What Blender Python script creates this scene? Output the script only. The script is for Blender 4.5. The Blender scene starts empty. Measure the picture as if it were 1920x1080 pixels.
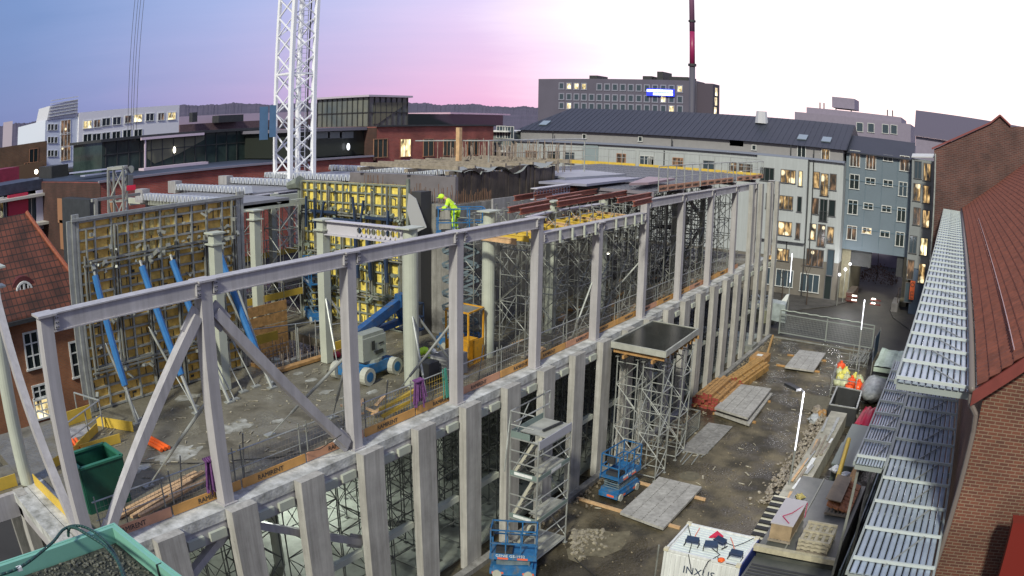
import bpy, math, random
from mathutils import Vector, Matrix
random.seed(7)
sc = bpy.context.scene
COL = sc.collection
# ------------------------------------------------------------ camera (wide webcam lens)
CAM = Vector((-10.117421, -15.090825, 9.328403))
CR = Vector((0.5474358, -0.8366808, 0.0167119))
CU = Vector((0.1619883, 0.1255382, 0.9787747))
CF = Vector((0.8210200, 0.5331092, -0.2042566))
cd = bpy.data.cameras.new('camera')
cam = bpy.data.objects.new('camera', cd); COL.objects.link(cam)
cd.type = 'PANO'; cd.panorama_type = 'FISHEYE_LENS_POLYNOMIAL'
cd.fisheye_fov = math.radians(150)
cd.sensor_width = 36; cd.sensor_height = 20.25; cd.sensor_fit = 'HORIZONTAL'
cd.fisheye_polynomial_k0 = 0
cd.fisheye_polynomial_k1 = -0.035166377
cd.fisheye_polynomial_k2 = -0.000103995587
cd.fisheye_polynomial_k3 = 1.00041265e-05
cd.fisheye_polynomial_k4 = -7.71606429e-07
cd.clip_start = 0.1; cd.clip_end = 5000
m = Matrix((CR, CU, -CF)).transposed().to_4x4(); m.translation = CAM
cam.matrix_world = m
sc.camera = cam
# ------------------------------------------------------------ world: dusk sky, glow low in the east
w = bpy.data.worlds.new('World'); sc.world = w; w.use_nodes = True
nt = w.node_tree; nt.nodes.clear()
def N(nt, t, **k):
    n = nt.nodes.new(t)
    for a, b in k.items(): setattr(n, a, b)
    return n
def ramp(nt, stops, interp='LINEAR'):
    r = N(nt, 'ShaderNodeValToRGB'); e = r.color_ramp; e.interpolation = interp
    e.elements[0].position = stops[0][0]; e.elements[0].color = (*stops[0][1], 1)
    e.elements[1].position = stops[-1][0]; e.elements[1].color = (*stops[-1][1], 1)
    for p, c in stops[1:-1]:
        x = e.elements.new(p); x.color = (*c, 1)
    return r
def mth(nt, op, a, b=None, c=None, clamp=False):
    n = N(nt, 'ShaderNodeMath', operation=op); n.use_clamp = clamp
    for i, v in enumerate((a, b, c)):
        if v is None: continue
        if isinstance(v, (int, float)): n.inputs[i].default_value = v
        else: nt.links.new(v, n.inputs[i])
    return n.outputs[0]
tc = N(nt, 'ShaderNodeTexCoord'); L = nt.links.new
gaz, gel = math.radians(2), math.radians(12)
G = (math.cos(gaz)*math.cos(gel), math.sin(gaz)*math.cos(gel), math.sin(gel))
vd = N(nt, 'ShaderNodeVectorMath', operation='DOT_PRODUCT'); L(tc.outputs['Generated'], vd.inputs[0]); vd.inputs[1].default_value = G
ang = mth(nt, 'DIVIDE', mth(nt, 'ARCCOSINE', vd.outputs['Value']), math.pi)
mp_ = N(nt, 'ShaderNodeMapping'); mp_.inputs['Scale'].default_value = (1.2, 1.2, 14); mp_.inputs['Rotation'].default_value = (.10, .05, 0); L(tc.outputs['Generated'], mp_.inputs[0])
cn = N(nt, 'ShaderNodeTexNoise'); cn.inputs['Scale'].default_value = 1.6; cn.inputs['Detail'].default_value = 6; cn.inputs['Roughness'].default_value = .6; L(mp_.outputs[0], cn.inputs['Vector'])
ang = mth(nt, 'ADD', ang, mth(nt, 'MULTIPLY', mth(nt, 'SUBTRACT', cn.outputs['Fac'], .5), .05))
sx = N(nt, 'ShaderNodeSeparateXYZ'); L(tc.outputs['Generated'], sx.inputs[0])
d = lambda a: a/180
base = ramp(nt, [(d(0), (1.12, 1.06, 1.12)), (d(24), (1.04, 1.0, 1.06)), (d(29), (.90, .80, .98)), (d(34), (.66, .60, .88)), (d(42), (.48, .51, .80)),
                 (d(52), (.32, .41, .71)), (d(68), (.175, .275, .54)), (d(85), (.15, .225, .45)), (d(110), (.34, .36, .42)), (d(180), (.50, .48, .46))])
L(ang, base.inputs[0])
pk = ramp(nt, [(d(0), (1.1, 1.04, 1.1)), (d(24), (1.04, .85, 1.0)), (d(34), (.80, .42, .66)), (d(48), (.46, .34, .60)), (d(62), (.24, .26, .52)), (d(80), (.12, .18, .38)), (d(180), (.25, .25, .3))])
L(ang, pk.inputs[0])
mx = N(nt, 'ShaderNodeMixRGB')
fz = mth(nt, 'POWER', mth(nt, 'SUBTRACT', 1.0, mth(nt, 'MULTIPLY', mth(nt, 'ABSOLUTE', sx.outputs['Z']), 5.0), clamp=True), 1.4)
L(fz, mx.inputs[0]); L(base.outputs[0], mx.inputs[1]); L(pk.outputs[0], mx.inputs[2])
bg = N(nt, 'ShaderNodeBackground'); bg.inputs[1].default_value = 1.0
# physical twilight sky, low strength, under the horizon glow
sky = N(nt, 'ShaderNodeTexSky', sky_type='NISHITA'); sky.sun_disc = False
sky.sun_elevation = math.radians(1); sky.sun_rotation = math.radians(90-2)
sb = N(nt, 'ShaderNodeBackground'); sb.inputs[1].default_value = 0.02
L(sky.outputs[0], sb.inputs[0]); L(mx.outputs[0], bg.inputs[0])
ad = N(nt, 'ShaderNodeAddShader'); L(bg.outputs[0], ad.inputs[0]); L(sb.outputs[0], ad.inputs[1])
wo = N(nt, 'ShaderNodeOutputWorld'); L(ad.outputs[0], wo.inputs[0])
# one broad key light: the site's floodlighting, from beyond the left edge
sl = bpy.data.lights.new('sun', 'SUN'); sl.energy = 3.3; sl.angle = math.radians(5); sl.color = (.97, .96, .80)
sun = bpy.data.objects.new('sun', sl); COL.objects.link(sun)
sun.rotation_euler = Vector((0.75, 0.20, -0.60)).to_track_quat('-Z', 'Y').to_euler()
sc.view_settings.view_transform = 'Standard'; sc.view_settings.look = 'None'
sc.view_settings.exposure = 0.15; sc.view_settings.gamma = 1
sc.render.engine = 'CYCLES'
sc.cycles.max_bounces = 5; sc.cycles.diffuse_bounces = 2; sc.cycles.glossy_bounces = 2; sc.cycles.transmission_bounces = 3; sc.cycles.transparent_max_bounces = 8
sc.cycles.use_denoising = True
# ------------------------------------------------------------ materials
MATS = {}
def mat(name, col, rough=.7, metal=0.0, var=.0, vs=2.0, col2=None, bump=0.0, bs=30.0, emit=None, es=1.0, alpha=1.0, det=5, thr=None, streak=0.0, dirt=None, wet=0.0):
    """Principled material with clouded colour variation (world position) and fine bump."""
    if name in MATS: return MATS[name]
    mm = bpy.data.materials.new(name); mm.use_nodes = True; n = mm.node_tree; b = n.nodes['Principled BSDF']
    b.inputs['Roughness'].default_value = rough; b.inputs['Metallic'].default_value = metal
    b.inputs['Base Color'].default_value = (*col, 1)
    ge = None
    if var or col2 or bump: ge = N(n, 'ShaderNodeNewGeometry')
    if var or col2:
        nz = N(n, 'ShaderNodeTexNoise'); nz.inputs['Scale'].default_value = vs; nz.inputs['Detail'].default_value = det; nz.inputs['Roughness'].default_value = .65
        n.links.new(ge.outputs['Position'], nz.inputs['Vector'])
        c1 = tuple(c*(1-var) for c in col); c2 = col2 or tuple(min(1, c*(1+var)) for c in col)
        lo, hi = thr or (.32, .68)
        r = ramp(n, [(lo, c1), (hi, c2)]); n.links.new(nz.outputs['Fac'], r.inputs[0]); out = r.outputs[0]
        if streak:                                   # run-off stains: noise drawn out along the vertical
            mp = N(n, 'ShaderNodeMapping'); mp.inputs['Scale'].default_value = (5, 5, .28); n.links.new(ge.outputs['Position'], mp.inputs[0])
            n3 = N(n, 'ShaderNodeTexNoise'); n3.inputs['Scale'].default_value = 1.0; n3.inputs['Detail'].default_value = 8; n3.inputs['Roughness'].default_value = .7; n.links.new(mp.outputs[0], n3.inputs['Vector'])
            r3 = ramp(n, [(.38, (1-streak, 1-streak*1.02, 1-streak*1.05)), (.62, (1.06, 1.06, 1.06))]); n.links.new(n3.outputs['Fac'], r3.inputs[0])
            m3 = N(n, 'ShaderNodeMixRGB', blend_type='MULTIPLY'); m3.inputs[0].default_value = 1; n.links.new(out, m3.inputs[1]); n.links.new(r3.outputs[0], m3.inputs[2]); out = m3.outputs[0]
        if dirt:                                     # splashes of mud or dust
            n4 = N(n, 'ShaderNodeTexNoise'); n4.inputs['Scale'].default_value = 3.2; n4.inputs['Detail'].default_value = 9; n4.inputs['Roughness'].default_value = .75; n.links.new(ge.outputs['Position'], n4.inputs['Vector'])
            r4 = ramp(n, [(.52, (0, 0, 0)), (.66, (.8, .8, .8))]); n.links.new(n4.outputs['Fac'], r4.inputs[0])
            m4 = N(n, 'ShaderNodeMixRGB'); n.links.new(r4.outputs[0], m4.inputs[0]); n.links.new(out, m4.inputs[1]); m4.inputs[2].default_value = (*dirt, 1); out = m4.outputs[0]
        if wet:
            n5 = N(n, 'ShaderNodeTexNoise'); n5.inputs['Scale'].default_value = .45; n5.inputs['Detail'].default_value = 7; n.links.new(ge.outputs['Position'], n5.inputs['Vector'])
            r5 = ramp(n, [(.46, (rough, rough, rough)), (.56, (.16, .16, .16))]); n.links.new(n5.outputs['Fac'], r5.inputs[0]); n.links.new(r5.outputs[0], b.inputs['Roughness'])
            r6 = ramp(n, [(.46, (1, 1, 1)), (.56, (wet, wet, wet))]); n.links.new(n5.outputs['Fac'], r6.inputs[0])
            m6 = N(n, 'ShaderNodeMixRGB', blend_type='MULTIPLY'); m6.inputs[0].default_value = 1; n.links.new(out, m6.inputs[1]); n.links.new(r6.outputs[0], m6.inputs[2]); out = m6.outputs[0]
        n.links.new(out, b.inputs['Base Color'])
    if bump:
        n2 = N(n, 'ShaderNodeTexNoise'); n2.inputs['Scale'].default_value = bs; n2.inputs['Detail'].default_value = 4
        n.links.new(ge.outputs['Position'], n2.inputs['Vector'])
        bp = N(n, 'ShaderNodeBump'); bp.inputs['Strength'].default_value = bump; bp.inputs['Distance'].default_value = .05
        n.links.new(n2.outputs['Fac'], bp.inputs['Height']); n.links.new(bp.outputs[0], b.inputs['Normal'])
    if emit:
        b.inputs['Emission Color'].default_value = (*emit, 1); b.inputs['Emission Strength'].default_value = es
    if alpha < 1:
        b.inputs['Alpha'].default_value = alpha
    MATS[name] = mm
    return mm
def brick(name, c1, c2, mortar, scale=1.0, ms=.012, bw=.25, rh=.077, rough=.85, off=.5):
    if name in MATS: return MATS[name]
    mm = bpy.data.materials.new(name); mm.use_nodes = True; n = mm.node_tree; b = n.nodes['Principled BSDF']
    b.inputs['Roughness'].default_value = rough
    ge = N(n, 'ShaderNodeNewGeometry'); s = N(n, 'ShaderNodeSeparateXYZ'); n.links.new(ge.outputs['Position'], s.inputs[0])
    cx = N(n, 'ShaderNodeCombineXYZ'); n.links.new(mth(n, 'ADD', s.outputs['X'], s.outputs['Y']), cx.inputs[0]); n.links.new(s.outputs['Z'], cx.inputs[1])
    t = N(n, 'ShaderNodeTexBrick'); n.links.new(cx.outputs[0], t.inputs['Vector'])
    t.inputs['Scale'].default_value = 1/scale; t.inputs['Mortar Size'].default_value = ms; t.inputs['Brick Width'].default_value = bw; t.inputs['Row Height'].default_value = rh
    t.inputs['Color1'].default_value = (*c1, 1); t.inputs['Color2'].default_value = (*c2, 1); t.inputs['Mortar'].default_value = (*mortar, 1)
    t.offset = off; t.inputs['Bias'].default_value = -.1
    nz = N(n, 'ShaderNodeTexNoise'); nz.inputs['Scale'].default_value = .6; nz.inputs['Detail'].default_value = 6; n.links.new(ge.outputs['Position'], nz.inputs['Vector'])
    r = ramp(n, [(.3, (.62, .62, .62)), (.7, (1.15, 1.12, 1.1))]); n.links.new(nz.outputs['Fac'], r.inputs[0])
    m2 = N(n, 'ShaderNodeMixRGB', blend_type='MULTIPLY'); m2.inputs[0].default_value = 1; n.links.new(t.outputs['Color'], m2.inputs[1]); n.links.new(r.outputs[0], m2.inputs[2])
    n.links.new(m2.outputs[0], b.inputs['Base Color'])
    bp = N(n, 'ShaderNodeBump'); bp.inputs['Strength'].default_value = .5; bp.inputs['Distance'].default_value = .02; bp.invert = True
    n.links.new(t.outputs['Fac'], bp.inputs['Height']); n.links.new(bp.outputs[0], b.inputs['Normal'])
    MATS[name] = mm; return mm
M = {}
M['steel'] = mat('grey painted steel', (.43, .41, .43), .5, var=.07, vs=1.5, bump=.05, streak=.16)
M['steel2'] = mat('pale painted steel', (.44, .46, .40), .5, var=.08, vs=1.5)
M['pier'] = mat('precast concrete', (.40, .385, .37), .85, var=.16, vs=1.1, bump=.15, det=8, streak=.28)
M['conc'] = mat('cast concrete', (.27, .26, .25), .85, var=.35, vs=.9, bump=.3, det=8, streak=.35)
M['concdark'] = mat('damp concrete', (.15, .14, .145), .8, var=.4, vs=.8, bump=.3, det=8)
M['conclt'] = mat('pale concrete panel', (.34, .33, .35), .8, var=.12, vs=1.2, bump=.1, streak=.2)
M['deck'] = mat('screed deck', (.155, .135, .095), .75, var=.4, vs=.45, col2=(.36, .33, .26), bump=.5, bs=8, det=10, thr=(.38, .72), wet=.7)
M['ledge'] = mat('dusty ledge concrete', (.36, .36, .34), .9, var=.4, vs=1.6, bump=.4, bs=12, det=8, col2=(.66, .66, .66), thr=(.34, .66))
M['yard'] = mat('muddy gravel yard', (.050, .042, .028), .75, col2=(.25, .205, .13), vs=.30, bump=.7, bs=9, det=14, thr=(.43, .70), wet=.55)
M['galv'] = mat('galvanised steel', (.36, .37, .36), .45, metal=.35, var=.2, vs=3)
M['galvd'] = mat('weathered scaffold steel', (.26, .265, .25), .5, metal=.3, var=.3, vs=2)
M['scafdark'] = mat('dull scaffold steel', (.12, .125, .12), .6, metal=.2, var=.4, vs=2)
M['blue'] = mat('blue machine paint', (.022, .13, .32), .45, var=.25, vs=3, dirt=(.16, .15, .12))
M['bluebeam'] = mat('blue prop paint', (.03, .15, .38), .45, var=.15, vs=3)
M['navy'] = mat('dark blue paint', (.02, .038, .085), .5, var=.2)
M['black'] = mat('black rubber', (.015, .015, .016), .7)
M['dark'] = mat('dark metal', (.035, .036, .04), .6, var=.2)
M['white'] = mat('white paint', (.72, .73, .74), .5, var=.04, streak=.18)
M['tyre'] = mat('pale non-marking tyre', (.42, .42, .37), .8, var=.15)
M['tan'] = mat('toe board tan paint', (.60, .31, .09), .6, var=.14, vs=2)
M['salmon'] = mat('faded orange board', (.56, .28, .17), .6, var=.14, vs=2)
M['yellow'] = mat('yellow formwork board', (.62, .42, .06), .55, var=.12, vs=2)
M['ply'] = mat('amber plywood', (.82, .47, .11), .55, var=.35, vs=4.0, det=8)
M['plyy'] = mat('bright yellow plywood', (.74, .58, .13), .5, var=.35, vs=4.0, det=8)
M['wood'] = mat('fresh sawn timber', (.56, .36, .20), .75, var=.2, vs=4)
M['woodo'] = mat('orange brown timber', (.38, .21, .08), .75, var=.35, vs=5)
M['woodg'] = mat('grey weathered timber', (.26, .22, .18), .8, var=.3, vs=5)
M['redsteel'] = mat('red oxide steel', (.24, .07, .045), .55, var=.3, vs=2.5)
M['orange'] = mat('orange plastic', (.85, .13, .02), .4)
M['hivis'] = mat('fluorescent yellow cloth', (.55, .85, .04), .7, var=.25, vs=9)
M['skin'] = mat('skin', (.45, .26, .18), .6)
M['green'] = mat('dark green paint', (.012, .085, .055), .5, var=.25, vs=2)
M['mint'] = mat('pale green sheet metal', (.19, .42, .34), .45, var=.06)
M['tarp'] = mat('pale tarpaulin', (.42, .50, .42), .5, var=.15, vs=2)
M['silver'] = mat('grey plastic sheet', (.36, .37, .38), .35, var=.3, vs=4, bump=.6, bs=4)
M['red'] = mat('crimson tarpaulin', (.55, .02, .06), .5, var=.2)
M['purple'] = mat('purple lifting straps', (.14, .05, .17), .8, var=.4, vs=12)
M['brace'] = mat('steel brace', (.30, .30, .33), .5, var=.05)
M['rust'] = mat('rusty rebar', (.15, .08, .05), .8, var=.4, vs=5)
M['rebarl'] = mat('dusty rebar', (.28, .22, .18), .8, var=.4, vs=5)
M['sheetd'] = mat('dark form sheet', (.06, .048, .042), .55, var=.5, vs=1.3, det=9)
M['glass'] = mat('dark glazing', (.02, .028, .03), .08)
M['glass2'] = mat('blue grey glazing', (.05, .07, .09), .1)
M['frame'] = mat('window frame white', (.55, .55, .55), .5)
M['framedk'] = mat('window frame dark', (.10, .10, .11), .5)
M['framewd'] = mat('window frame timber', (.33, .17, .10), .5)
def litmat(name, c1, c2, s, spot=.10, dens=1.0):
    """dim lit interior seen through glass: soft patches with vertical curtain folds and a few small lamps"""
    mm = bpy.data.materials.new(name); mm.use_nodes = True; n = mm.node_tree; b = n.nodes['Principled BSDF']
    b.inputs['Base Color'].default_value = (.03, .03, .03, 1); b.inputs['Roughness'].default_value = .15
    ge = N(n, 'ShaderNodeNewGeometry'); mp = N(n, 'ShaderNodeMapping'); mp.inputs['Scale'].default_value = (2.4, 2.4, .8); n.links.new(ge.outputs['Position'], mp.inputs[0])
    nz = N(n, 'ShaderNodeTexNoise'); nz.inputs['Scale'].default_value = 1.3; nz.inputs['Detail'].default_value = 4; n.links.new(mp.outputs[0], nz.inputs['Vector'])
    r = ramp(n, [(.36, (.012, .010, .010)), (.5, c1), (.68, c2)]); n.links.new(nz.outputs['Fac'], r.inputs[0])
    v = N(n, 'ShaderNodeTexVoronoi'); v.inputs['Scale'].default_value = dens; n.links.new(ge.outputs['Position'], v.inputs['Vector'])
    r2 = ramp(n, [(spot, (1.0, .86, .55)), (spot*1.5, (0, 0, 0))]); n.links.new(v.outputs['Distance'], r2.inputs[0])
    ad_ = N(n, 'ShaderNodeMixRGB', blend_type='ADD'); ad_.inputs[0].default_value = 1; n.links.new(r.outputs[0], ad_.inputs[1]); n.links.new(r2.outputs[0], ad_.inputs[2])
    n.links.new(ad_.outputs[0], b.inputs['Emission Color']); b.inputs['Emission Strength'].default_value = s
    MATS[name] = mm
    return mm
M['litw'] = litmat('warm lit room', (.20, .12, .045), (.95, .62, .26), 1.0, .24)
M['lito'] = litmat('dim amber lit room', (.06, .035, .02), (.30, .17, .09), 1.0, .14)
M['lity'] = litmat('bright lit room', (.75, .58, .26), (1.0, .90, .62), 1.2, .3)
M['bulb'] = mat('lamp glow', (.8, .8, .8), emit=(1.0, .93, .75), es=4)
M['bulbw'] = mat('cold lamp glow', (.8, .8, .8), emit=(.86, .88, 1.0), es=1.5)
M['neon'] = mat('blue white sign glow', (.8, .8, .8), emit=(.45, .55, 1.0), es=5)
M['neonb'] = mat('blue sign halo board', (.02, .03, .4), emit=(.03, .05, .9), es=.9)  # halo around the sign letters, put in as a glowing board
# ------------------------------------------------------------ mesh builder
SPLIT = {'post', 'downpipe', 'passage_wall', 'soffit_box', 'roof_plant', 'gallery', 'roof_pipe', 'end_post', 'spindle', 'fascia', 'beam_end', 'timber_joist', 'cross_bar', 'tie_rod', 'deck_beam', 'roof_joist',
         'corner_casting', 'warning_sticker', 'yellow_panel', 'tread', 'form_tie', 'label_plate', 'balcony_slab', 'bracket_plate', 'lit_bar', 'louvre', 'skylight', 'chimney', 'upper_window', 'side_beam', 'beam_angle', 'panel', 'lamp_head', 'reflective_band', 'white_mark', 'roof_unit', 'stair_stringer', 'edge_timber'}
class MB:
    def __init__(s): s.v = []; s.f = []; s.pc = []
    def pts(s, pts, faces):
        o = len(s.v); s.pc.append((o, len(s.f))); s.v += [tuple(p) for p in pts]; s.f += [tuple(i+o for i in f) for f in faces]; return s
    def box(s, x0, x1, y0, y1, z0, z1):
        return s.pts([(x0,y0,z0),(x1,y0,z0),(x1,y1,z0),(x0,y1,z0),(x0,y0,z1),(x1,y0,z1),(x1,y1,z1),(x0,y1,z1)],
                     [(0,3,2,1),(4,5,6,7),(0,1,5,4),(1,2,6,5),(2,3,7,6),(3,0,4,7)])
    def cb(s, c, d):
        return s.box(c[0]-d[0]/2, c[0]+d[0]/2, c[1]-d[1]/2, c[1]+d[1]/2, c[2]-d[2]/2, c[2]+d[2]/2)
    def frame(s, p, q, roll=0):
        p = Vector(p); q = Vector(q); d = (q-p).normalized()
        r = Vector((0,0,1)) if abs(d.z) < .9 else Vector((1,0,0))
        a = d.cross(r).normalized(); b = a.cross(d)
        if roll: a, b = a*math.cos(roll)+b*math.sin(roll), b*math.cos(roll)-a*math.sin(roll)
        return p, q, a, b
    def bar(s, p, q, w, h=None, roll=0):
        """rectangular bar p-q: w across (horizontal), h high"""
        h = h or w; p, q, a, b = s.frame(p, q, roll); a = a*w/2; b = b*h/2
        return s.pts([p-a-b, p+a-b, p+a+b, p-a+b, q-a-b, q+a-b, q+a+b, q-a+b], [(0,3,2,1),(4,5,6,7),(0,1,5,4),(1,2,6,5),(2,3,7,6),(3,0,4,7)])
    def tube(s, p, q, r, n=6, r2=None):
        p, q, a, b = s.frame(p, q); r2 = r if r2 is None else r2; P = []
        for c, rr in ((p, r), (q, r2)):
            for k in range(n):
                t = 2*math.pi*k/n; P.append(c+a*(rr*math.cos(t))+b*(rr*math.sin(t)))
        F = [tuple(range(n-1, -1, -1)), tuple(range(n, 2*n))] + [(k, (k+1) % n, n+(k+1) % n, n+k) for k in range(n)]
        return s.pts(P, F)
    def path(s, ps, r, n=5):
        k0 = len(s.pc)
        for a, b in zip(ps[:-1], ps[1:]): s.tube(a, b, r, n)
        del s.pc[k0+1:]
        return s
    def hbeam(s, p, q, w, h, t=.02, tf=.03):
        P, Q, a, b = s.frame(p, q)
        for z in (-1, 1):
            o = b*(h/2-tf/2)*z; s.bar(P+o, Q+o, w, tf)
        s.bar(P, Q, t, h-2*tf); del s.pc[-2:]; return s
    def quad(s, a, b, c, d): return s.pts([a, b, c, d], [(0,1,2,3)])
    def prism(s, poly, d):
        """closed polygon of 3-D points extruded by vector d"""
        n = len(poly); d = Vector(d); P = [Vector(p) for p in poly]; P += [p+d for p in P]
        return s.pts(P, [tuple(range(n)), tuple(range(2*n-1, n-1, -1))] + [(k+n, (k+1) % n+n, (k+1) % n, k) for k in range(n)])
    def blob(s, c, r, n=8, m=5, jit=0.0, rnd=random):
        P = []; F = []
        P.append((c[0], c[1], c[2]-r[2]))
        for i in range(1, m):
            t = math.pi*i/m
            for k in range(n):
                u = 2*math.pi*k/n; j = 1+rnd.uniform(-jit, jit)
                P.append((c[0]+r[0]*math.sin(t)*math.cos(u)*j, c[1]+r[1]*math.sin(t)*math.sin(u)*j, c[2]-r[2]*math.cos(t)*j))
        P.append((c[0], c[1], c[2]+r[2]))
        for k in range(n):
            F.append((0, 1+(k+1) % n, 1+k)); e = 1+(m-2)*n; F.append((e+k, e+(k+1) % n, len(P)-1))
        for i in range(m-2):
            for k in range(n):
                a = 1+i*n; F.append((a+k, a+(k+1) % n, a+n+(k+1) % n, a+n+k))
        return s.pts(P, F)
    def grid(s, fn, nu, nv):
        P = [fn(i/nu, j/nv) for j in range(nv+1) for i in range(nu+1)]
        return s.pts(P, [(j*(nu+1)+i, j*(nu+1)+i+1, (j+1)*(nu+1)+i+1, (j+1)*(nu+1)+i) for j in range(nv) for i in range(nu)])
    def build(s, name, m_, parent=None, smooth=False, local=False, label=None, cat=None, group=None, kind=None):
        if name in SPLIT and parent is not None and 1 < len(s.pc) <= 60:
            o = None
            for k, (v0, f0) in enumerate(s.pc):
                v1, f1 = s.pc[k+1] if k+1 < len(s.pc) else (len(s.v), len(s.f))
                q = MB(); q.v = s.v[v0:v1]; q.f = [tuple(i-v0 for i in f) for f in s.f[f0:f1]]
                o = q.build(name, m_, parent, smooth, local, label)
            return o
        me = bpy.data.meshes.new(name)
        v = s.v; off = None
        if parent is None and not local and kind is None:
            xs = [p[0] for p in v]; ys = [p[1] for p in v]; zs = [p[2] for p in v]
            off = ((min(xs)+max(xs))/2, (min(ys)+max(ys))/2, min(zs))
            v = [(p[0]-off[0], p[1]-off[1], p[2]-off[2]) for p in v]
        me.from_pydata([tuple(p) for p in v], [], s.f)
        if smooth: me.polygons.foreach_set('use_smooth', [True]*len(me.polygons))
        me.materials.append(m_ if not isinstance(m_, str) else M[m_])
        me.update()
        o = bpy.data.objects.new(name, me); COL.objects.link(o)
        if off: o.location = off
        if parent is not None:
            o.parent = parent; wl = WL.get(parent.name)
            if wl is not None and not local: o.matrix_parent_inverse = Matrix.Translation(wl).inverted()
            if wl is not None: WL[o.name] = None
        tag(o, label, cat, group, kind)
        return o
WL = {}
def tag(o, label=None, cat=None, group=None, kind=None):
    if label: o['label'] = label
    if cat: o['category'] = cat
    if group: o['group'] = group
    if kind: o['kind'] = kind
    elif cat: o['kind'] = 'thing'
def thing(name, label, cat, loc=(0,0,0), group=None, world=True):
    o = bpy.data.objects.new(name, None); COL.objects.link(o); o.location = loc
    o.empty_display_size = .2
    tag(o, label, cat, group)
    if world: WL[o.name] = Vector(loc)
    return o
def sub(o, parent):
    """make o (a mesh built in world coordinates) a child of another mesh part"""
    o.parent = parent; return o
def kids(o): return [c for c in ALLK.get(o.name, [])]
def copy_tree(o, loc=None, rz=None, label=None, parent=None, scale=None):
    c = o.copy(); COL.objects.link(c)
    if parent: c.parent = parent
    if loc is not None: c.location = loc
    if rz is not None: c.rotation_euler = (0, 0, rz)
    if label: c['label'] = label
    for ch in [x for x in COPYKIDS(o)]: copy_tree(ch, parent=c)
    return c
def COPYKIDS(o): return [x for x in o.children]
TXT = {}
def text(body, size, loc, rot, m_, parent, name='lettering', ext=.004, ax='LEFT'):
    key = (body, size, ax, m_)
    if key not in TXT:
        cu = bpy.data.curves.new(name, 'FONT'); cu.body = body; cu.size = size; cu.extrude = ext; cu.align_x = ax; cu.resolution_u = 2
        tmp = bpy.data.objects.new('tmp', cu); COL.objects.link(tmp)
        dg = bpy.context.evaluated_depsgraph_get(); me = bpy.data.meshes.new_from_object(tmp.evaluated_get(dg)); me.name = name
        me.materials.clear(); me.materials.append(M[m_]); bpy.data.objects.remove(tmp); TXT[key] = me
    o = bpy.data.objects.new(name, TXT[key]); COL.objects.link(o); o.location = loc; o.rotation_euler = rot
    if parent is not None:
        o.parent = parent; wl = WL.get(parent.name)
        if wl is not None: o.matrix_parent_inverse = Matrix.Translation(wl).inverted()
    return o
ORD = ['nearest', 'second', 'third', 'fourth', 'fifth', 'sixth', 'seventh', 'eighth', 'ninth', 'tenth', 'eleventh', 'twelfth', 'thirteenth', 'fourteenth', 'fifteenth', 'sixteenth', 'seventeenth', 'eighteenth', 'nineteenth', 'twentieth', 'twenty-first', 'twenty-second']
PI = math.pi
GZ = -6.44            # yard level; the upper deck is z = 0
# ============================================================ measuring helper: the point of a world plane that the survey photograph shows at (px, py)
def ray(px, py):
    x = (px-960)/1506.0887; y = (540-py)/1506.0887; r = math.hypot(x, y)+1e-12; t = r+.0936699*r**3+.2621094*r**5
    return CF*math.cos(t)+(CR*x+CU*y)*(math.sin(t)/r)
def AT(px, py, X=None, Y=None, Z=None, D=None):
    d_ = ray(px, py)
    if X is not None: t = (X-CAM.x)/d_.x
    elif Y is not None: t = (Y-CAM.y)/d_.y
    elif Z is not None: t = (Z-CAM.z)/d_.z
    else: t = D/math.hypot(d_.x, d_.y)
    return CAM+d_*t
# ============================================================ SETTING
MB().box(-400, 2200, -900, 2200, GZ-.6, GZ-.03).build('ground', mat('dark city ground', (.05, .048, .05), .9, var=.4, vs=.05), kind='structure')
# site yard sheet and the street beyond the fence
MB().quad((-14, -16.2, GZ), (50.6, -16.2, GZ), (50.6, 1.2, GZ), (-14, 1.2, GZ)).build('yard', M['yard'], kind='structure')
street = mat('worn wet asphalt', (.030, .028, .028), .55, col2=(.065, .058, .052), vs=.5, bump=.35, bs=14, det=9, thr=(.35, .75))
MB().quad((50.6, -30, GZ-.004), (140, -30, GZ-.004), (140, 6, GZ-.004), (50.6, 6, GZ-.004)).build('road', street, kind='structure')
pav = mat('grey pavement', (.055, .05, .047), .8, var=.35, vs=1.2, bump=.2)
def kerbed(poly, name):
    mb = MB(); mb.prism([(x, y, GZ) for x, y in poly], (0, 0, .11)); return mb.build(name, pav, kind='structure')
# pavement in front of the white block, rounded at the passage mouth
P_ = [(54, 6), (54, 3.5), (58, 1.2), (62, -1.2), (64.5, -3.0), (67.3, -4.1), (76, -4.6), (76, 6)]
kerbed(P_[::-1], 'pavement')
P_ = [(56, -13.2), (60, -11.6), (63.5, -9.7), (67, -9.0), (76, -9.0), (76, -16), (56, -16)]
kerbed(P_[::-1], 'pavement')
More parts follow.
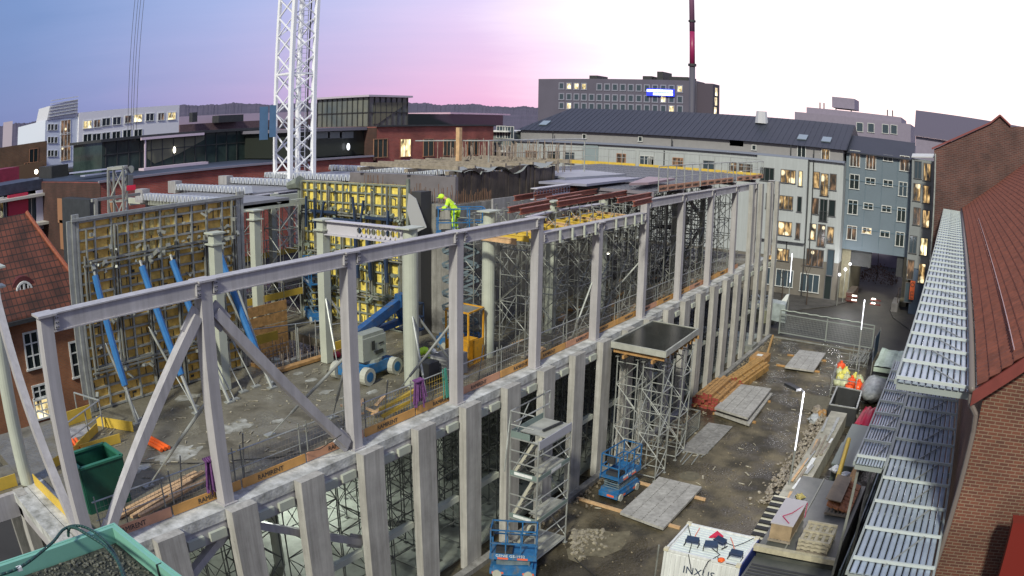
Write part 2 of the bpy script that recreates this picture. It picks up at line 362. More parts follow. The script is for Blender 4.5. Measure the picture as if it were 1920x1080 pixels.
# wooded ridge far off: one long hill with an uneven tree line
def hills():
    rnd = random.Random(3); mb = MB(); n = 900
    pts = [(-120, 285, 50), (0, 237, 62), (85, 224, 60), (200, 212, 58), (340, 199, 57), (420, 194, 55), (480, 195, 53), (620, 193, 50), (700, 193, 47), (800, 194, 45), (900, 197, 43), (1010, 202, 41), (1200, 205, 38), (1500, 245, 36), (1900, 310, 30)]
    tops = []
    for k in range(n+1):
        px = -120+2020*k/n
        for a, b in zip(pts[:-1], pts[1:]):
            if a[0] <= px <= b[0]: py = a[1]+(b[1]-a[1])*(px-a[0])/(b[0]-a[0]); break
        p = AT(px, py, D=1500); p.z += rnd.uniform(-.9, 1.1)+1.3*math.sin(k*.13)+.8*math.sin(k*.31); tops.append(p)
    P = []
    for p in tops:
        q = (Vector((p.x, p.y, 0))-Vector((CAM.x, CAM.y, 0))).normalized()
        P += [(p.x-q.x*700, p.y-q.y*700, GZ-1), (p.x-q.x*330, p.y-q.y*330, 18+rnd.uniform(-.6, .6)), (p.x-q.x*60, p.y-q.y*60, p.z*.85+rnd.uniform(-.8, .8)), tuple(p), (p.x+q.x*300, p.y+q.y*300, GZ-1)]
    F = []
    for k in range(n):
        for j in range(4): F.append((k*5+j, k*5+j+1, (k+1)*5+j+1, (k+1)*5+j))
    mb.pts(P, F)
    hm = mat('bare winter woodland on the ridge', (.050, .044, .075), .95, col2=(.085, .068, .11), vs=.02, bump=.4, bs=.3, det=10)
    mb.build('hills', hm, kind='structure')
hills()
# ============================================================ WINDOWS
def win(parent, ax, pl, c, z, w, h, pane='glass', fr='frame', mull=1, trans=0, name='window', off=.0, t=.07):
    """framed window lying on a wall: ax 'X' = wall facing -x at x=pl (c along y); 'Y' = wall facing -y at y=pl (c along x)"""
    f = MB(); g = MB()
    def B(mb, a0, a1, z0, z1, d0, d1):
        if ax == 'X': mb.box(pl-d1-off, pl-d0-off, a0, a1, z0, z1)
        else: mb.box(a0, a1, pl-d1-off, pl-d0-off, z0, z1)
    a0, a1, z0, z1 = c-w/2, c+w/2, z-h/2, z+h/2
    B(f, a0, a0+t, z0, z1, .002, .07); B(f, a1-t, a1, z0, z1, .002, .07); B(f, a0+t, a1-t, z1-t, z1, .002, .07); B(f, a0-.05, a1+.05, z0-t, z0, .002, .11)
    for k in range(mull):
        x = a0+(k+1)*w/(mull+1); B(f, x-t*.45, x+t*.45, z0, z1-t, .002, .06)
    for k in range(trans):
        zz = z1-(k+1)*h/(trans+1); B(f, a0+t, a1-t, zz-t*.35, zz+t*.35, .003, .05)
    B(g, a0+t*.6, a1-t*.6, z0, z1-t*.6, .001, .02)
    o = f.build(name, fr if not isinstance(fr, str) else M[fr], parent)
    p = g.build('pane', M[pane], None, local=True); p.parent = o; p.matrix_parent_inverse = o.matrix_parent_inverse
    if o.matrix_parent_inverse != Matrix.Identity(4): p.matrix_parent_inverse = Matrix.Identity(4)
    return o
def winpx(parent, ax, pl, px, py, w, h, **k):
    p = AT(px, py, **{ax: pl}); return win(parent, ax, pl, p.y if ax == 'X' else p.x, p.z, w, h, **k)
# ------------------------------------------------------------ white apartment block facing the site
wb = thing('apartment_block', 'long white apartment block with dark blue metal roof behind the construction site', 'building', (67.4, 16, GZ))
wh = mat('white render', (.37, .39, .41), .85, var=.05, vs=.4, streak=.06)
MB().box(67.4, 76, -2.9, 35, -2.6, 7.3).build('wall', wh, wb)
MB().box(67.42, 76, -2.88, 34.9, GZ, -2.61).build('plinth', mat('beige ground storey render', (.15, .135, .12), .85, var=.1, vs=.5), wb)
MB().box(68.0, 76, -2.7, 34.8, 7.32, 8.6).build('attic_wall', mat('grey attic cladding', (.24, .23, .24), .7, var=.06), wb)
MB().box(67.1, 68.0, -3.0, 35.1, 7.3, 7.5).build('cornice', mat('blue grey flashing', (.20, .22, .30), .5), wb)
roofm = mat('dark blue standing seam roof', (.026, .029, .042), .5, var=.12, vs=.3)
mb = MB()
A_, B_, Cc, D_ = (67.6, -3.1, 8.6), (67.6, 35.2, 8.6), (74, 31.5, 11.35), (74, -3.1, 11.35)
mb.quad(A_, B_, Cc, D_); mb.pts([B_, (80.4, 35.2, 8.6), Cc], [(0, 1, 2)]); mb.quad((80.4, 35.2, 8.6), (80.4, -3.1, 8.6), D_, Cc); mb.pts([A_, D_, (80.4, -3.1, 8.6)], [(0, 1, 2)])
for k in range(60):
    y = -3+k*.64; t = 1 if y < 31.5 else max(.05, (35.2-y)/3.7)
    mb.bar((67.6, y, 8.61), (67.6+6.4*t, y, 8.61+2.75*t), .03, .03)
rf = mb.build('roof', roofm, wb)
for px, py in ((1020, 233), (1504, 264), (1549, 268)):
    p = AT(px, py, X=69.2); s = MB(); s.prism([(68.9, p.y-.5, 9.2), (68.9, p.y+.5, 9.2), (70, p.y+.5, 9.68), (70, p.y-.5, 9.68)], (-.04, 0, .08)).build('skylight', mat('skylight glass', (.20, .25, .30), .1), wb)
MB().tube((72.5, 7.4, 10.6), (72.5, 7.4, 11.9), .75, 10, .6).build('roof_vent', mat('pale vent cowl', (.5, .5, .55), .5), wb)
MB().box(68.0, 69.6, 8.1, 9.6, 8.0, 8.6).build('dormer_recess', 'dark', wb)
dp = M['dark']
m_ = MB()
for px, py in ((1037, 255), (1260, 265), (1483, 283), (1526, 290)): p = AT(px, py, X=67.35); m_.tube((67.3, p.y, p.z-.8 if py < 280 else -3), (67.3, p.y, p.z+.6), .06)
for px, py in ((1019, 280), (1245, 300)): p = AT(px, py, X=67.3); m_.tube((67.3, p.y, p.z-2.5), (67.3, p.y, p.z+1), .06)
p = AT(1516, 330, X=67.3); m_.tube((67.3, p.y, GZ), (67.3, p.y, 7.2), .07)
m_.build('downpipe', dp, wb)
# windows: (px, py, w, h, pane, frame, mullions)
for px, py, w_, h_, pa, fr, mu in [
    (997, 293, 1.5, 1.3, 'lito', 'framewd', 2), (1038, 294, 1.6, 1.2, 'glass', 'framedk', 2), (1068, 296, 1.2, 1.25, 'glass2', 'framedk', 1),
    (1165, 299, 1.1, 1.3, 'lito', 'framewd', 1), (1213, 304, 1.7, 1.4, 'glass2', 'frame', 2), (1221, 306, .8, 1.2, 'glass', 'frame', 1), (1271, 308, 1.2, 1.4, 'lito', 'framewd', 1), (1329, 313, 1.2, 1.3, 'glass2', 'framedk', 1),
    (1375, 316, .9, 1.3, 'lito', 'framedk', 1), (1398, 319, 1.5, 1.3, 'lito', 'framedk', 2), (1441, 326, 1.5, 1.3, 'glass', 'framedk', 2), (1480, 330, 1.6, 1.3, 'litw', 'framedk', 2), (1503, 334, .45, 1.5, 'lity', 'framedk', 0),
    (1531, 337, .75, 1.6, 'litw', 'framedk', 0), (1546, 346, .85, 2.2, 'litw', 'framedk', 1), (1562, 341, .75, 1.6, 'lito', 'framedk', 0),
    (1447, 376, 1.0, 1.5, 'glass2', 'framedk', 1), (1476, 379, 1.5, 1.35, 'litw', 'framedk', 2), (1501, 382, .5, 1.5, 'glass', 'framedk', 0),
    (1529, 386, .75, 1.6, 'lito', 'framedk', 0), (1544, 394, .85, 2.2, 'glass', 'framedk', 1), (1560, 390, .75, 1.6, 'glass', 'framedk', 0),
    (1445, 424, .5, 1.5, 'lity', 'framedk', 0), (1474, 427, 1.5, 1.35, 'litw', 'framedk', 1), (1498, 432, .5, 1.6, 'lito', 'framedk', 0),
    (1524, 434, .75, 1.6, 'litw', 'framedk', 0), (1540, 441, .85, 2.2, 'lito', 'framedk', 1), (1557, 440, .75, 1.6, 'litw', 'framedk', 0),
    (1444, 472, .6, 1.5, 'litw', 'framedk', 0), (1468, 477, 1.4, 1.2, 'litw', 'framedk', 1), (1528, 483, 1.9, 1.7, 'lito', 'framedk', 2), (1557, 492, .8, 2.6, 'glass2', 'framedk', 0),
    (1444, 517, 1.0, 1.7, 'glass2', 'frame', 1), (1471, 521, 1.9, 1.7, 'glass2', 'frame', 2), (1518, 530, 2.1, 1.8, 'glass2', 'frame', 2), (1552, 538, .8, 2.4, 'glass', 'framedk', 0)]:
    winpx(wb, 'X', 67.4, px, py, w_, h_, pane=pa, fr=fr, mull=mu, name='window')
for px, py, pa in ((1503, 283, 'glass'), (1548, 290, 'litw')): winpx(wb, 'X', 67.98, px, py, .95, 1.15, pane=pa, fr='frame', mull=1)
for px, py in ((1096, 255), (1201, 260), (1414, 276)): winpx(wb, 'X', 67.98, px, py, .5, .5, pane='glass', fr='frame', mull=0)
for px, py in ((1546, 357), (1544, 405), (1540, 452)):       # french balconies
    p = AT(px, py, X=67.1); r = MB()
    for k in range(9): r.cb((67.15, p.y-.48+k*.12, p.z), (.02, .02, .9))
    r.bar((67.15, p.y-.5, p.z+.45), (67.15, p.y+.5, p.z+.45), .04); r.bar((67.15, p.y-.5, p.z-.45), (67.15, p.y+.5, p.z-.45), .04)
    r.build('balcony_rail', 'dark', wb)
b_ = MB(); y0 = AT(1437, 440, X=67.4).y; y1 = AT(1510, 440, X=67.4).y
b_.box(66.9, 67.38, y1, y0+1.2, -1.0, 7.28).build('bay', wh, wb)
for o in [c for c in list(bpy.data.objects) if c.parent == wb and c.name.startswith('window')]:
    xs = [v.co for v in o.data.vertices][0]
    if y1 < xs.y < y0+1.2 and -1.0 < xs.z < 7.2 and xs.x < 67.5:
        for v in o.data.vertices: v.co.x -= .5
        for c in bpy.data.objects:
            if c.parent == o:
                for v in c.data.vertices: v.co.x -= .5
# stair panel on the left part
MB().box(67.3, 67.39, AT(1122, 290, X=67.4).y, AT(1094, 290, X=67.4).y, 3.6, 7.2).build('stair_glazing', mat('pale stair glazing', (.25, .30, .33), .2), wb)
# ------------------------------------------------------------ blue grey block bridging the street
bb = thing('apartment_block', 'blue grey apartment block bridging over the street passage', 'building', (69, -6.5, GZ))
bl = mat('blue grey panels', (.13, .165, .205), .75, var=.05, vs=.5)
MB().box(69, 79, -10.3, -2.92, -1.3, 8.35).build('wall', bl, bb)
mb = MB()
for y in (-3.3, -5.1, -6.9, -8.6, -10.2): mb.cb((68.98, y, 3.5), (.05, .04, 9.6))
for z in (.9, 3.3, 5.7): mb.cb((68.97, -6.6, z), (.06, 7.3, .10))
mb.build('panel_joint', mat('panel joint shade', (.11, .16, .21), .7), bb)
MB().prism([(68.6, -10.4, 8.36), (68.6, -2.85, 8.36), (72.5, -2.85, 10.1), (72.5, -10.4, 10.1)], (0, 0, .12)).build('roof', roofm, bb)
mb = MB(); mb.box(69.2, 79, -3.9, -2.95, GZ, -1.32); mb.box(69.2, 79, -10.6, -9.9, GZ, -1.32); mb.build('passage_wall', mat('passage plaster', (.20, .18, .13), .9, var=.2), bb)
mb = MB(); p1 = AT(1610, 467, X=69.4)
mb.box(69.3, 69.6, -6.2, -3.9, -2.9, -1.32); mb.box(69.3, 69.6, -9.9, -9.1, -3.4, -1.32); mb.build('soffit_box', 'dark', bb)
for px, py, w_, h_, pa, mu in [(1603, 297, 1.15, 1.6, 'lito', 2), (1633, 302, 1.15, 1.6, 'lito', 2), (1665, 296, 1.1, .6, 'glass', 1), (1696, 306, 1.1, 1.5, 'lito', 1),
    (1602, 340, 1.1, 1.45, 'glass', 1), (1632, 339, 1.1, .6, 'glass', 1), (1665, 343, 1.1, .6, 'glass', 1), (1693, 354, 1.0, 1.4, 'glass2', 1),
    (1599, 388, 1.1, 1.4, 'glass', 1), (1628, 386, 1.1, .6, 'glass', 1), (1662, 391, 1.1, .6, 'glass', 1), (1690, 402, 1.0, 1.4, 'glass', 1),
    (1597, 436, 1.1, 1.4, 'lito', 1), (1625, 432, 1.1, .6, 'litw', 1), (1659, 438, 1.1, .6, 'glass', 1), (1687, 448, 1.0, 1.4, 'glass', 1)]:
    winpx(bb, 'X', 69, px, py, w_, h_, pane=pa, fr='frame', mull=mu)
# ------------------------------------------------------------ pale block right of the passage
pb = thing('apartment_block', 'narrow pale apartment block with lit balconies right of the passage', 'building', (67, -12, GZ))
MB().box(67.2, 79, -16.4, -10.35, -2.0, 8.6).build('wall', mat('pale grey render', (.22, .235, .25), .8, var=.06), pb)
MB().box(66.2, 78, -16.4, -11.1, GZ, -2.02).build('plinth', mat('dark blue panels', (.07, .10, .16), .6, var=.1), pb)
MB().prism([(66.9, -16.5, 9.4), (66.9, -10.3, 8.7), (68.5, -10.3, 9.0), (68.5, -16.5, 9.7)], (0, 0, .1)).build('awning_roof', mat('white metal edge', (.5, .5, .52), .5), pb)
for px, py, pa in ((1721, 318, 'glass2'), (1738, 322, 'litw'), (1719, 360, 'litw'), (1737, 364, 'litw'), (1719, 405, 'lito'), (1736, 410, 'litw'), (1712, 458, 'glass2'), (1732, 462, 'lity')):
    winpx(pb, 'X', 67.2, px, py, .85, 1.7, pane=pa, fr='framedk', mull=1)
for px, py, pa in ((1707, 505, 'lito'), (1728, 512, 'litw'), (1703, 548, 'glass2')): winpx(pb, 'X', 66.2, px, py, .8, 1.9, pane=pa, fr='framedk', mull=0)
sg = MB(); p = AT(1710, 545, X=65.9); sg.box(65.8, 65.95, p.y-.26, p.y+.26, p.z-.85, p.z+.95)
so = sg.build('shop_sign', mat('orange red sign face', (.42, .08, .03), .5, emit=(1.0, .18, .03), es=.08), None, label='vertical orange shop sign on the dark blue wall by the passage', cat='sign')
r_ = MB(); 
for k in range(14):
    a = 2*PI*k/14; a2 = 2*PI*(k+1)/14; r_.bar((65.78, p.y+.2*math.cos(a), p.z+.6+.2*math.sin(a)), (65.78, p.y+.2*math.cos(a2), p.z+.6+.2*math.sin(a2)), .05)
for z in (-.7, -.4, -.1): r_.cb((65.78, p.y, p.z+z), (.03, .30, .06))
r_.cb((65.775, p.y+.13, p.z-.4), (.03, .05, .62)); o = r_.build('lettering', 'dark', None, local=True); o.parent = so; o.matrix_parent_inverse = Matrix.Translation(so.location).inverted()
# ------------------------------------------------------------ hospital block with chimney
hp = thing('hospital_block', 'large grey hospital block with rows of small windows on the skyline', 'building', (140, 55, GZ))
MB().box(140, 145, 39.6, 76.4, GZ, 19.4).build('wall', mat('grey brown facade', (.105, .095, .135), .85, var=.08, vs=.2), hp)
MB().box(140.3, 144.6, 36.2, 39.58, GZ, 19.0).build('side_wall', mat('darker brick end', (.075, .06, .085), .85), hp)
mb = MB()
for a, b in ((1105, 1120), (1205, 1222), (1232, 1243), (1255, 1290)):
    p = AT(a, 148, X=141); q = AT(b, 148, X=141); mb.box(141, 146, q.y, p.y, 19.41, 20.2 if a != 1232 else 21.2)
mb.build('roof_plant', 'dark', hp)
k_ = MB(); lo_ = MB(); lt_ = MB()
for row, (ya, yb) in enumerate(((160, 166), (180, 186), (197, 204))):
    for i in range(17):
        px = 1053+i*13.9+(i*i)*.06; py = ya+(yb-ya)*i/16
        if px > 1283: continue
        if row == 0 and (i in (4, 16)): continue
        lit = (row == 0 and i in (1, 2, 3, 15)) or (row == 1 and i == 13) or (row == 2 and i in (1, 14))
        p = AT(px, py, X=140)
        win(hp, 'X', 140, p.y, p.z, 1.35, 1.35, pane='lity' if lit else 'glass2', fr=mat('pale reveal', (.23, .23, .30), .6), mull=0, t=.22)
for px, py in ((1343, 172), (1342, 190), (1341, 208)):
    p = AT(px, py, Y=36.2); win(hp, 'Y', 36.2, min(p.x, 143.4), p.z, 1.8, 1.7, pane='lity', fr='framedk', mull=0)
p = AT(1238, 173, X=139.4); q = AT(1212, 171, X=139.4); r2 = AT(1264, 172, X=139.4)
sgn = thing('rooftop_sign', 'glowing blue and white sign along the hospital facade', 'sign', (139.4, p.y, p.z))
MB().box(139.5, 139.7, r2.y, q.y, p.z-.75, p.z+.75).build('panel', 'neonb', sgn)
rr = MB(); rnd = random.Random(5)
for zz, f0, f1 in ((.28, .02, .98), (-.38, .25, .98)):
    y = q.y+(r2.y-q.y)*f0; ye = q.y+(r2.y-q.y)*f1
    while y > ye+.3:
        w_ = rnd.uniform(.18, .30); rr.box(139.4, 139.48, y-w_, y, p.z+zz-.2, p.z+zz+.24); y -= w_+.07
rr.build('lit_letters', 'neon', sgn)
ch = thing('chimney', 'tall round chimney with red top above the hospital block', 'chimney', (139, 41.2, GZ))
cx = AT(1298, 140, X=139); sky_h = AT(1299, 10, X=139)
sh_ = MB(); sh_.tube((139, cx.y, GZ), (139, cx.y, 22.2), .66, 20, .6).build('shaft', mat('grey chimney concrete', (.085, .08, .11), .7), ch, smooth=True)
MB().tube((139, cx.y, 22.2), (139, cx.y, 29.5), .56, 20, .55).build('upper_shaft', mat('red chimney steel', (.28, .02, .09), .4), ch, smooth=True)  # red section between the grey and mauve ones
MB().tube((139, cx.y, 29.5), (139, cx.y, 45), .55, 20, .53).build('top_shaft', mat('mauve steel', (.20, .09, .16), .4), ch, smooth=True)
mb = MB(); mb.tube((139, cx.y, 22.3), (139, cx.y, 22.8), .85, 16); mb.tube((139, cx.y, 31.5), (139, cx.y, 31.9), .75, 16); mb.build('gallery', 'dark', ch)
# ------------------------------------------------------------ purple grey block, gabled roof, brick gable on the right skyline
pg = thing('tower_block', 'pale grey tower block with rooftop plant box against the white sky', 'building', (95, 0, GZ))
grp = mat('purple grey render', (.23, .20, .27), .85, var=.06)
MB().box(95, 108, -8.4, 8.7, GZ, 12.9).build('wall', grp, pg)
MB().box(96, 107, -6.9, 7.2, 12.92, 13.7).build('attic', grp, pg)
MB().box(98, 103, .4, 3.8, 14.1, 15.6).build('plant_box', grp, pg)
mb = MB()
for y in (5.6, 5.0, -4.6, -5.4, .9, 3.2): mb.tube((98, y, 13.7), (98, y, 14.6 if abs(y) > 4 else 14.1), .09)
mb.build('roof_pipe', 'dark', pg)
for px in (1612, 1633, 1660, 1676): winpx(pg, 'X', 95, px, 238+(px-1612)*.07, 1.0, 1.2, pane='glass2', fr='frame', mull=0)
rb = thing('tall_house', 'tall house with plain purple grey roof behind the brick gable', 'building', (80, -15, GZ))
MB().box(80, 92, -24, -10, GZ, 11.1).build('wall', grp, rb)
MB().prism([(79.6, -26, 11.1), (79.6, -9.8, 11.1), (84, -9.8, 14.2), (84, -26, 14.4)], (.1, 0, .12)).build('roof', mat('grey purple roof sheet', (.10, .085, .12), .6), rb)
gb = thing('brick_warehouse', 'dark brick gable building rising beyond the red tile roof', 'building', (62.5, -18, GZ))
bgm = brick('dark red brown brick', (.085, .035, .032), (.13, .05, .04), (.14, .10, .095), scale=2.2)
mb = MB(); mb.prism([(62.5, -12.95, GZ), (62.5, -12.95, 9.8), (62.5, -19.2, 13.0), (62.5, -20.35, 13.9), (62.5, -21.6, 13.1), (62.5, -23.5, 13.4), (62.5, -30, 12), (62.5, -30, GZ)], (16, 0, 0)); mb.build('wall', bgm, gb)
mb = MB(); mb.bar((62.4, -12.7, 9.8), (62.4, -19.2, 13.1), .3, .16); mb.bar((62.4, -19.2, 13.1), (62.4, -20.35, 14.0), .3, .16); mb.bar((62.4, -20.35, 14.0), (62.4, -21.6, 13.2), .3, .16); mb.build('verge', mat('red verge tiles', (.20, .05, .05), .6), gb)
MB().tube((62.3, -13.1, -4), (62.3, -13.1, 9.4), .09).build('downpipe', 'galv', gb)
# ------------------------------------------------------------ white office with curved top, left skyline
wo_ = thing('office_building', 'white office building with curved louvred roof end on the left skyline', 'building', (40, 86, GZ))
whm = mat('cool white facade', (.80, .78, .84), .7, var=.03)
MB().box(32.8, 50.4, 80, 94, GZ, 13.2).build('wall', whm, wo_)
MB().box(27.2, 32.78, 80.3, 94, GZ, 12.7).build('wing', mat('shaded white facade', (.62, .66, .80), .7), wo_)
mb = MB()
a = AT(88, 225, Y=80.2); b = AT(146, 213, Y=80.2); c_ = AT(94, 194, Y=80.2); d2 = AT(146, 186, Y=80.2)
mb.prism([(a.x, 80.2, 12.72), (b.x, 80.2, 12.72), (d2.x, 80.2, d2.z), (c_.x, 80.2, c_.z-.3)], (0, 5, 0)); mb.build('louvred_roof', mat('louvre metal', (.55, .55, .62), .4), wo_)
mb = MB()
for k in range(6):
    z = 13.1+k*.42; mb.bar((a.x+.2+.06*k, 80.1, z), (b.x-.1, 80.1, z+.2), .12, .10)
mb.build('louvre', 'white', wo_)
for px, py, l in [(164, 233, 2), (182, 231, 1), (199, 228, 0), (219, 226, 0), (240, 223, 1), (259, 221, 2), (281, 219, 0), (302, 218, 1), (322, 217, 2), (164, 258, 0), (181, 257, 0), (199, 255, 0), (218, 253, 0), (238, 250, 0), (259, 249, 0), (164, 285, 0), (181, 284, 0)]:
    winpx(wo_, 'Y', 80, px, py, 1.5 if l != 1 else 1.2, 1.05, pane=('glass', 'lito', 'lity')[l], fr='white', mull=1, t=.1)
for py in (238, 262, 287):
    for px in (92, 98, 105): winpx(wo_, 'Y', 80.3, px, py, .5, .8, pane='glass', fr='white', mull=0, t=.06)
    winpx(wo_, 'Y', 80.3, 123, py, 1.7, 1.9, pane='lito', fr='white', mull=2)
# far left bits
t_ = thing('apartment_tower', 'small pale apartment tower at the far left edge below the ridge', 'building', (30, 130, GZ))
p = AT(5, 262, D=150); q = AT(22, 262, D=150); mb = MB(); mb.bar((p.x, p.y, 4.0), (q.x, q.y, 4.0), 6, 22).build('wall', mat('pinkish white plaster', (.6, .5, .55), .7), t_)  # even pinkish white wall colour
p = AT(9, 262, D=146.7); q = AT(16, 262, D=146.7); mb = MB()
for z in (9.2, 7.2, 5.2): mb.bar((p.x, p.y, z), (q.x, q.y, z), .3, 1.1)
mb.build('window', 'lito', t_)
ob = thing('brick_hall', 'ochre brick hall low on the far left', 'building', (18, 90, GZ))
p = AT(0, 277, Y=72); q = AT(88, 272, Y=72)
MB().box(p.x-8, q.x, 72, 84, GZ, p.z).build('wall', brick('ochre brick', (.16, .085, .045), (.20, .10, .05), (.15, .11, .08), scale=2), ob)
winpx(ob, 'Y', 72, 63, 291, 1.4, 1.6, pane='glass', fr='framewd', mull=1); winpx(ob, 'Y', 72, 51, 316, 1.0, 1.4, pane='glass', fr='framewd', mull=1)
MB().box(q.x-9, q.x-1, 71.0, 71.9, GZ, AT(70, 305, Y=71).z).build('porch', mat('brown cladding', (.15, .09, .05), .7), ob)
mb = MB(); p0 = AT(0, 318, Y=60); q0 = AT(36, 314, Y=60)
mb.box(p0.x-3, q0.x, 60, 66, GZ, p0.z); mb.build('red_shed', mat('dark red cladding', (.22, .02, .05), .6, var=.2), None, label='dark crimson clad shed at the far left edge', cat='shed')
lp = AT(68, 322, Y=59); lo = MB().blob(lp, (.25, .25, .25)).build('wall_lamp', 'bulb', None, label='small lit lamp on the dark roof at far left', cat='lamp')
# ------------------------------------------------------------ long brick school with flat roofs behind the deck
bs_ = thing('brick_school', 'long dark brick school building with flat roof behind the left deck', 'building', (24, 45, GZ))
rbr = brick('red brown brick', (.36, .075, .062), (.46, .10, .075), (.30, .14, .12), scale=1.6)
dbr = brick('shaded brown brick', (.060, .028, .024), (.085, .036, .030), (.07, .045, .04), scale=1.6)  # darker copy for the end walls, their shade put into the colour
MB().box(15.05, 44.5, 36, 60, GZ, 6.2).build('wall', rbr, bs_)
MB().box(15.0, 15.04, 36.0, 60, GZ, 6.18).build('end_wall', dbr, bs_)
MB().box(14.8, 44.4, 35.8, 36.0, 6.2, 6.36).build('parapet_cap', mat('purple grey capping', (.27, .24, .30), .5), bs_)
MB().box(15.2, 44.4, 36.2, 59.9, 6.21, 6.3).build('roof', mat('dark blue felt roof', (.035, .045, .075), .6, var=.3, vs=.4), bs_)
mb = MB()
for px, py, w_, h_ in ((170, 410, 1, 3), (113, 395, 1.2, 2), (117, 440, 1, 2.4), (207, 395, .8, 2)): p = AT(px, py, X=14.95); mb.box(14.9, 14.99, p.y-w_/2, p.y+w_/2, p.z-h_/2, p.z+h_/2)
mb.build('window', 'framewd', bs_)
p = AT(135, 420, X=14.3); MB().box(14.0, 14.9, p.y-4.5, p.y+1.5, GZ, p.z+2.0).build('stair_tower', mat('dark grey corrugated cladding', (.04, .045, .055), .6, var=.2), bs_)
mb = MB(); mb.box(20, 30, 46, 58, 6.31, 6.9); mb.box(17, 19, 52, 56, 6.31, 7.4); mb.build('roof_unit', 'dark', bs_)
mb = MB(); mb.bar(AT(155, 330, Z=6.6), AT(230, 320, Z=6.6), 1.0, .1); mb.bar(AT(130, 325, Z=6.9), AT(210, 316, Z=6.9), .8, .1); mb.build('skylight', mat('pale skylight strip', (.38, .40, .55), .3), bs_)
# glazed foyer
gl = thing('glass_pavilion', 'dark glass pavilion with pale diagonal screen on the school roof', 'building', (30, 48, 6.3))
MB().box(19.6, 39, 45, 52, 6.31, 9.05).build('glazing', mat('smoky glazing', (.018, .03, .032), .12, col2=(.05, .075, .07), vs=.4), gl)
MB().box(19.3, 39.3, 44.6, 52.4, 9.06, 9.3).build('roof', 'dark', gl)
mb = MB(); a = AT(265, 259, Y=44.4); b = AT(383, 248, Y=44.4); mb.bar((a.x, 44.45, 9.0), (b.x, 44.45, 9.0), .2, .22)
a2 = AT(265, 322, Y=43.5); b2 = AT(385, 313, Y=43.5); mb.bar((a2.x, 43.5, 6.4), (b2.x, 43.5, 6.4), 1.0, .22); mb.bar((a.x+.5, 44.5, 6.4), (a.x+.5, 44.5, 9.0), .14)
mb.build('fascia', mat('pinkish white metal', (.62, .50, .60), .4), gl)
mb = MB()
for k in range(16): x = 20+k*1.25; mb.box(x-.04, x+.04, 44.93, 45, 6.32, 9.04)
mb.box(19.7, 38.9, 44.93, 44.99, 7.9, 7.98); mb.build('mullions', 'dark', gl)
P = [AT(*p, Y=44.96) for p in ((276, 262), (384, 255), (383, 262), (336, 288), (290, 307), (277, 297))]
MB().prism(P, (0, .02, 0)).build('screen', mat('ochre pleated screen', (.14, .14, .10), .8), gl)
P = AT(327, 281, Y=44.9); MB().blob(P, (.14, .14, .3)).build('pendant_lamp', 'bulb', gl)
# dark long upper glazed part
dg = thing('glass_hall', 'long black glazed hall with lit doorways left of the crane', 'building', (42, 56, 6.3))
MB().box(36, 62, 57, 64, GZ, AT(450, 247, Y=57).z).build('glazing', mat('black glazing', (.012, .016, .016), .12), dg)
z = AT(450, 247, Y=57).z; MB().box(35.6, 62.3, 56.6, 64.3, z+.01, z+.35).build('roof', mat('dark grey fascia', (.07, .075, .09), .6), dg)
for px, w_, pa in ((398, 3.6, 'lito'), (445, 3.6, 'lito'), (470, 2, 'glass')): winpx(dg, 'Y', 57, px, 277, w_, 2.4, pane=pa, fr='dark', mull=2)
for px, py in ((456, 266), (425, 293)): P = AT(px, py, Y=56.8); MB().blob(P, (.22, .22, .22)).build('lamp', 'bulb', dg)
# roof strips over there
pk_ = thing('hospital_wing', 'low wing with pale pink roof strips behind the glass hall', 'building', (60, 85, GZ))
a = AT(338, 215, Y=90); b = AT(500, 208, Y=90); MB().box(a.x, b.x+14, 90, 100, GZ, AT(420, 229, Y=90).z).build('wall', mat('brown slatted wall', (.13, .08, .09), .8, var=.3, vs=3), pk_)
MB().box(a.x, b.x+14, 92, 99, AT(420, 229, Y=90).z+.01, AT(420, 214, Y=90).z).build('roof', mat('pale pink roof', (.50, .40, .50), .5), pk_)  # plain pale pink roof colour
mb = MB(); p = AT(363, 222, Y=89); mb.box(p.x-.5, p.x+.5, 88.6, 89.6, AT(363, 229, Y=89).z, AT(363, 211, Y=89).z); p = AT(427, 222, Y=89); mb.box(p.x-2.6, p.x+2.6, 88, 89.9, AT(427, 229, Y=89).z, AT(427, 216, Y=89).z); mb.build('chimney', 'dark', pk_)
# red brick house with windows
rbh = thing('brick_office', 'red brick office with timber windows left of the white apartments', 'building', (54, 42, GZ))
MB().box(45.02, 64.2, 36, 52, GZ, 9.0).build('wall', rbr, rbh)
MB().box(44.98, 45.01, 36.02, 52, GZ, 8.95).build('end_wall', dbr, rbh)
MB().box(44.8, 64.4, 35.8, 36.01, 9.0, 9.15).build('parapet_cap', 'dark', rbh)
for px, w_, lit, mu in ((713, 2.0, 0, 2), (760, 1.6, 2, 1), (803, 1.7, 0, 1), (845, 2.6, 0, 3), (886, 1.9, 0, 2)):
    py = 277 - (px-713)*.010
    p = AT(px, py, Y=36); win(rbh, 'Y', 36, p.x, p.z, w_, 1.75, pane='lity' if lit else 'glass', fr='framewd', mull=mu, trans=0)
MB().box(47.5, 53.4, 39.5, 47, 9.05, 12.0).build('penthouse', mat('penthouse glazing', (.08, .10, .12), .15, col2=(.18, .18, .15), vs=.3), rbh)
mb = MB()
for k in range(11): y = 39.5+k*.75; mb.box(47.4, 47.5, y-.04, y+.04, 9.1, 12)
for k in range(8): x = 47.5+k*.84; mb.box(x-.04, x+.04, 39.4, 39.5, 9.1, 12)
mb.box(47.4, 47.5, 39.5, 47, 10.4, 10.5); mb.box(47.5, 53.4, 39.4, 39.5, 10.4, 10.5); mb.build('mullions', 'dark', rbh)
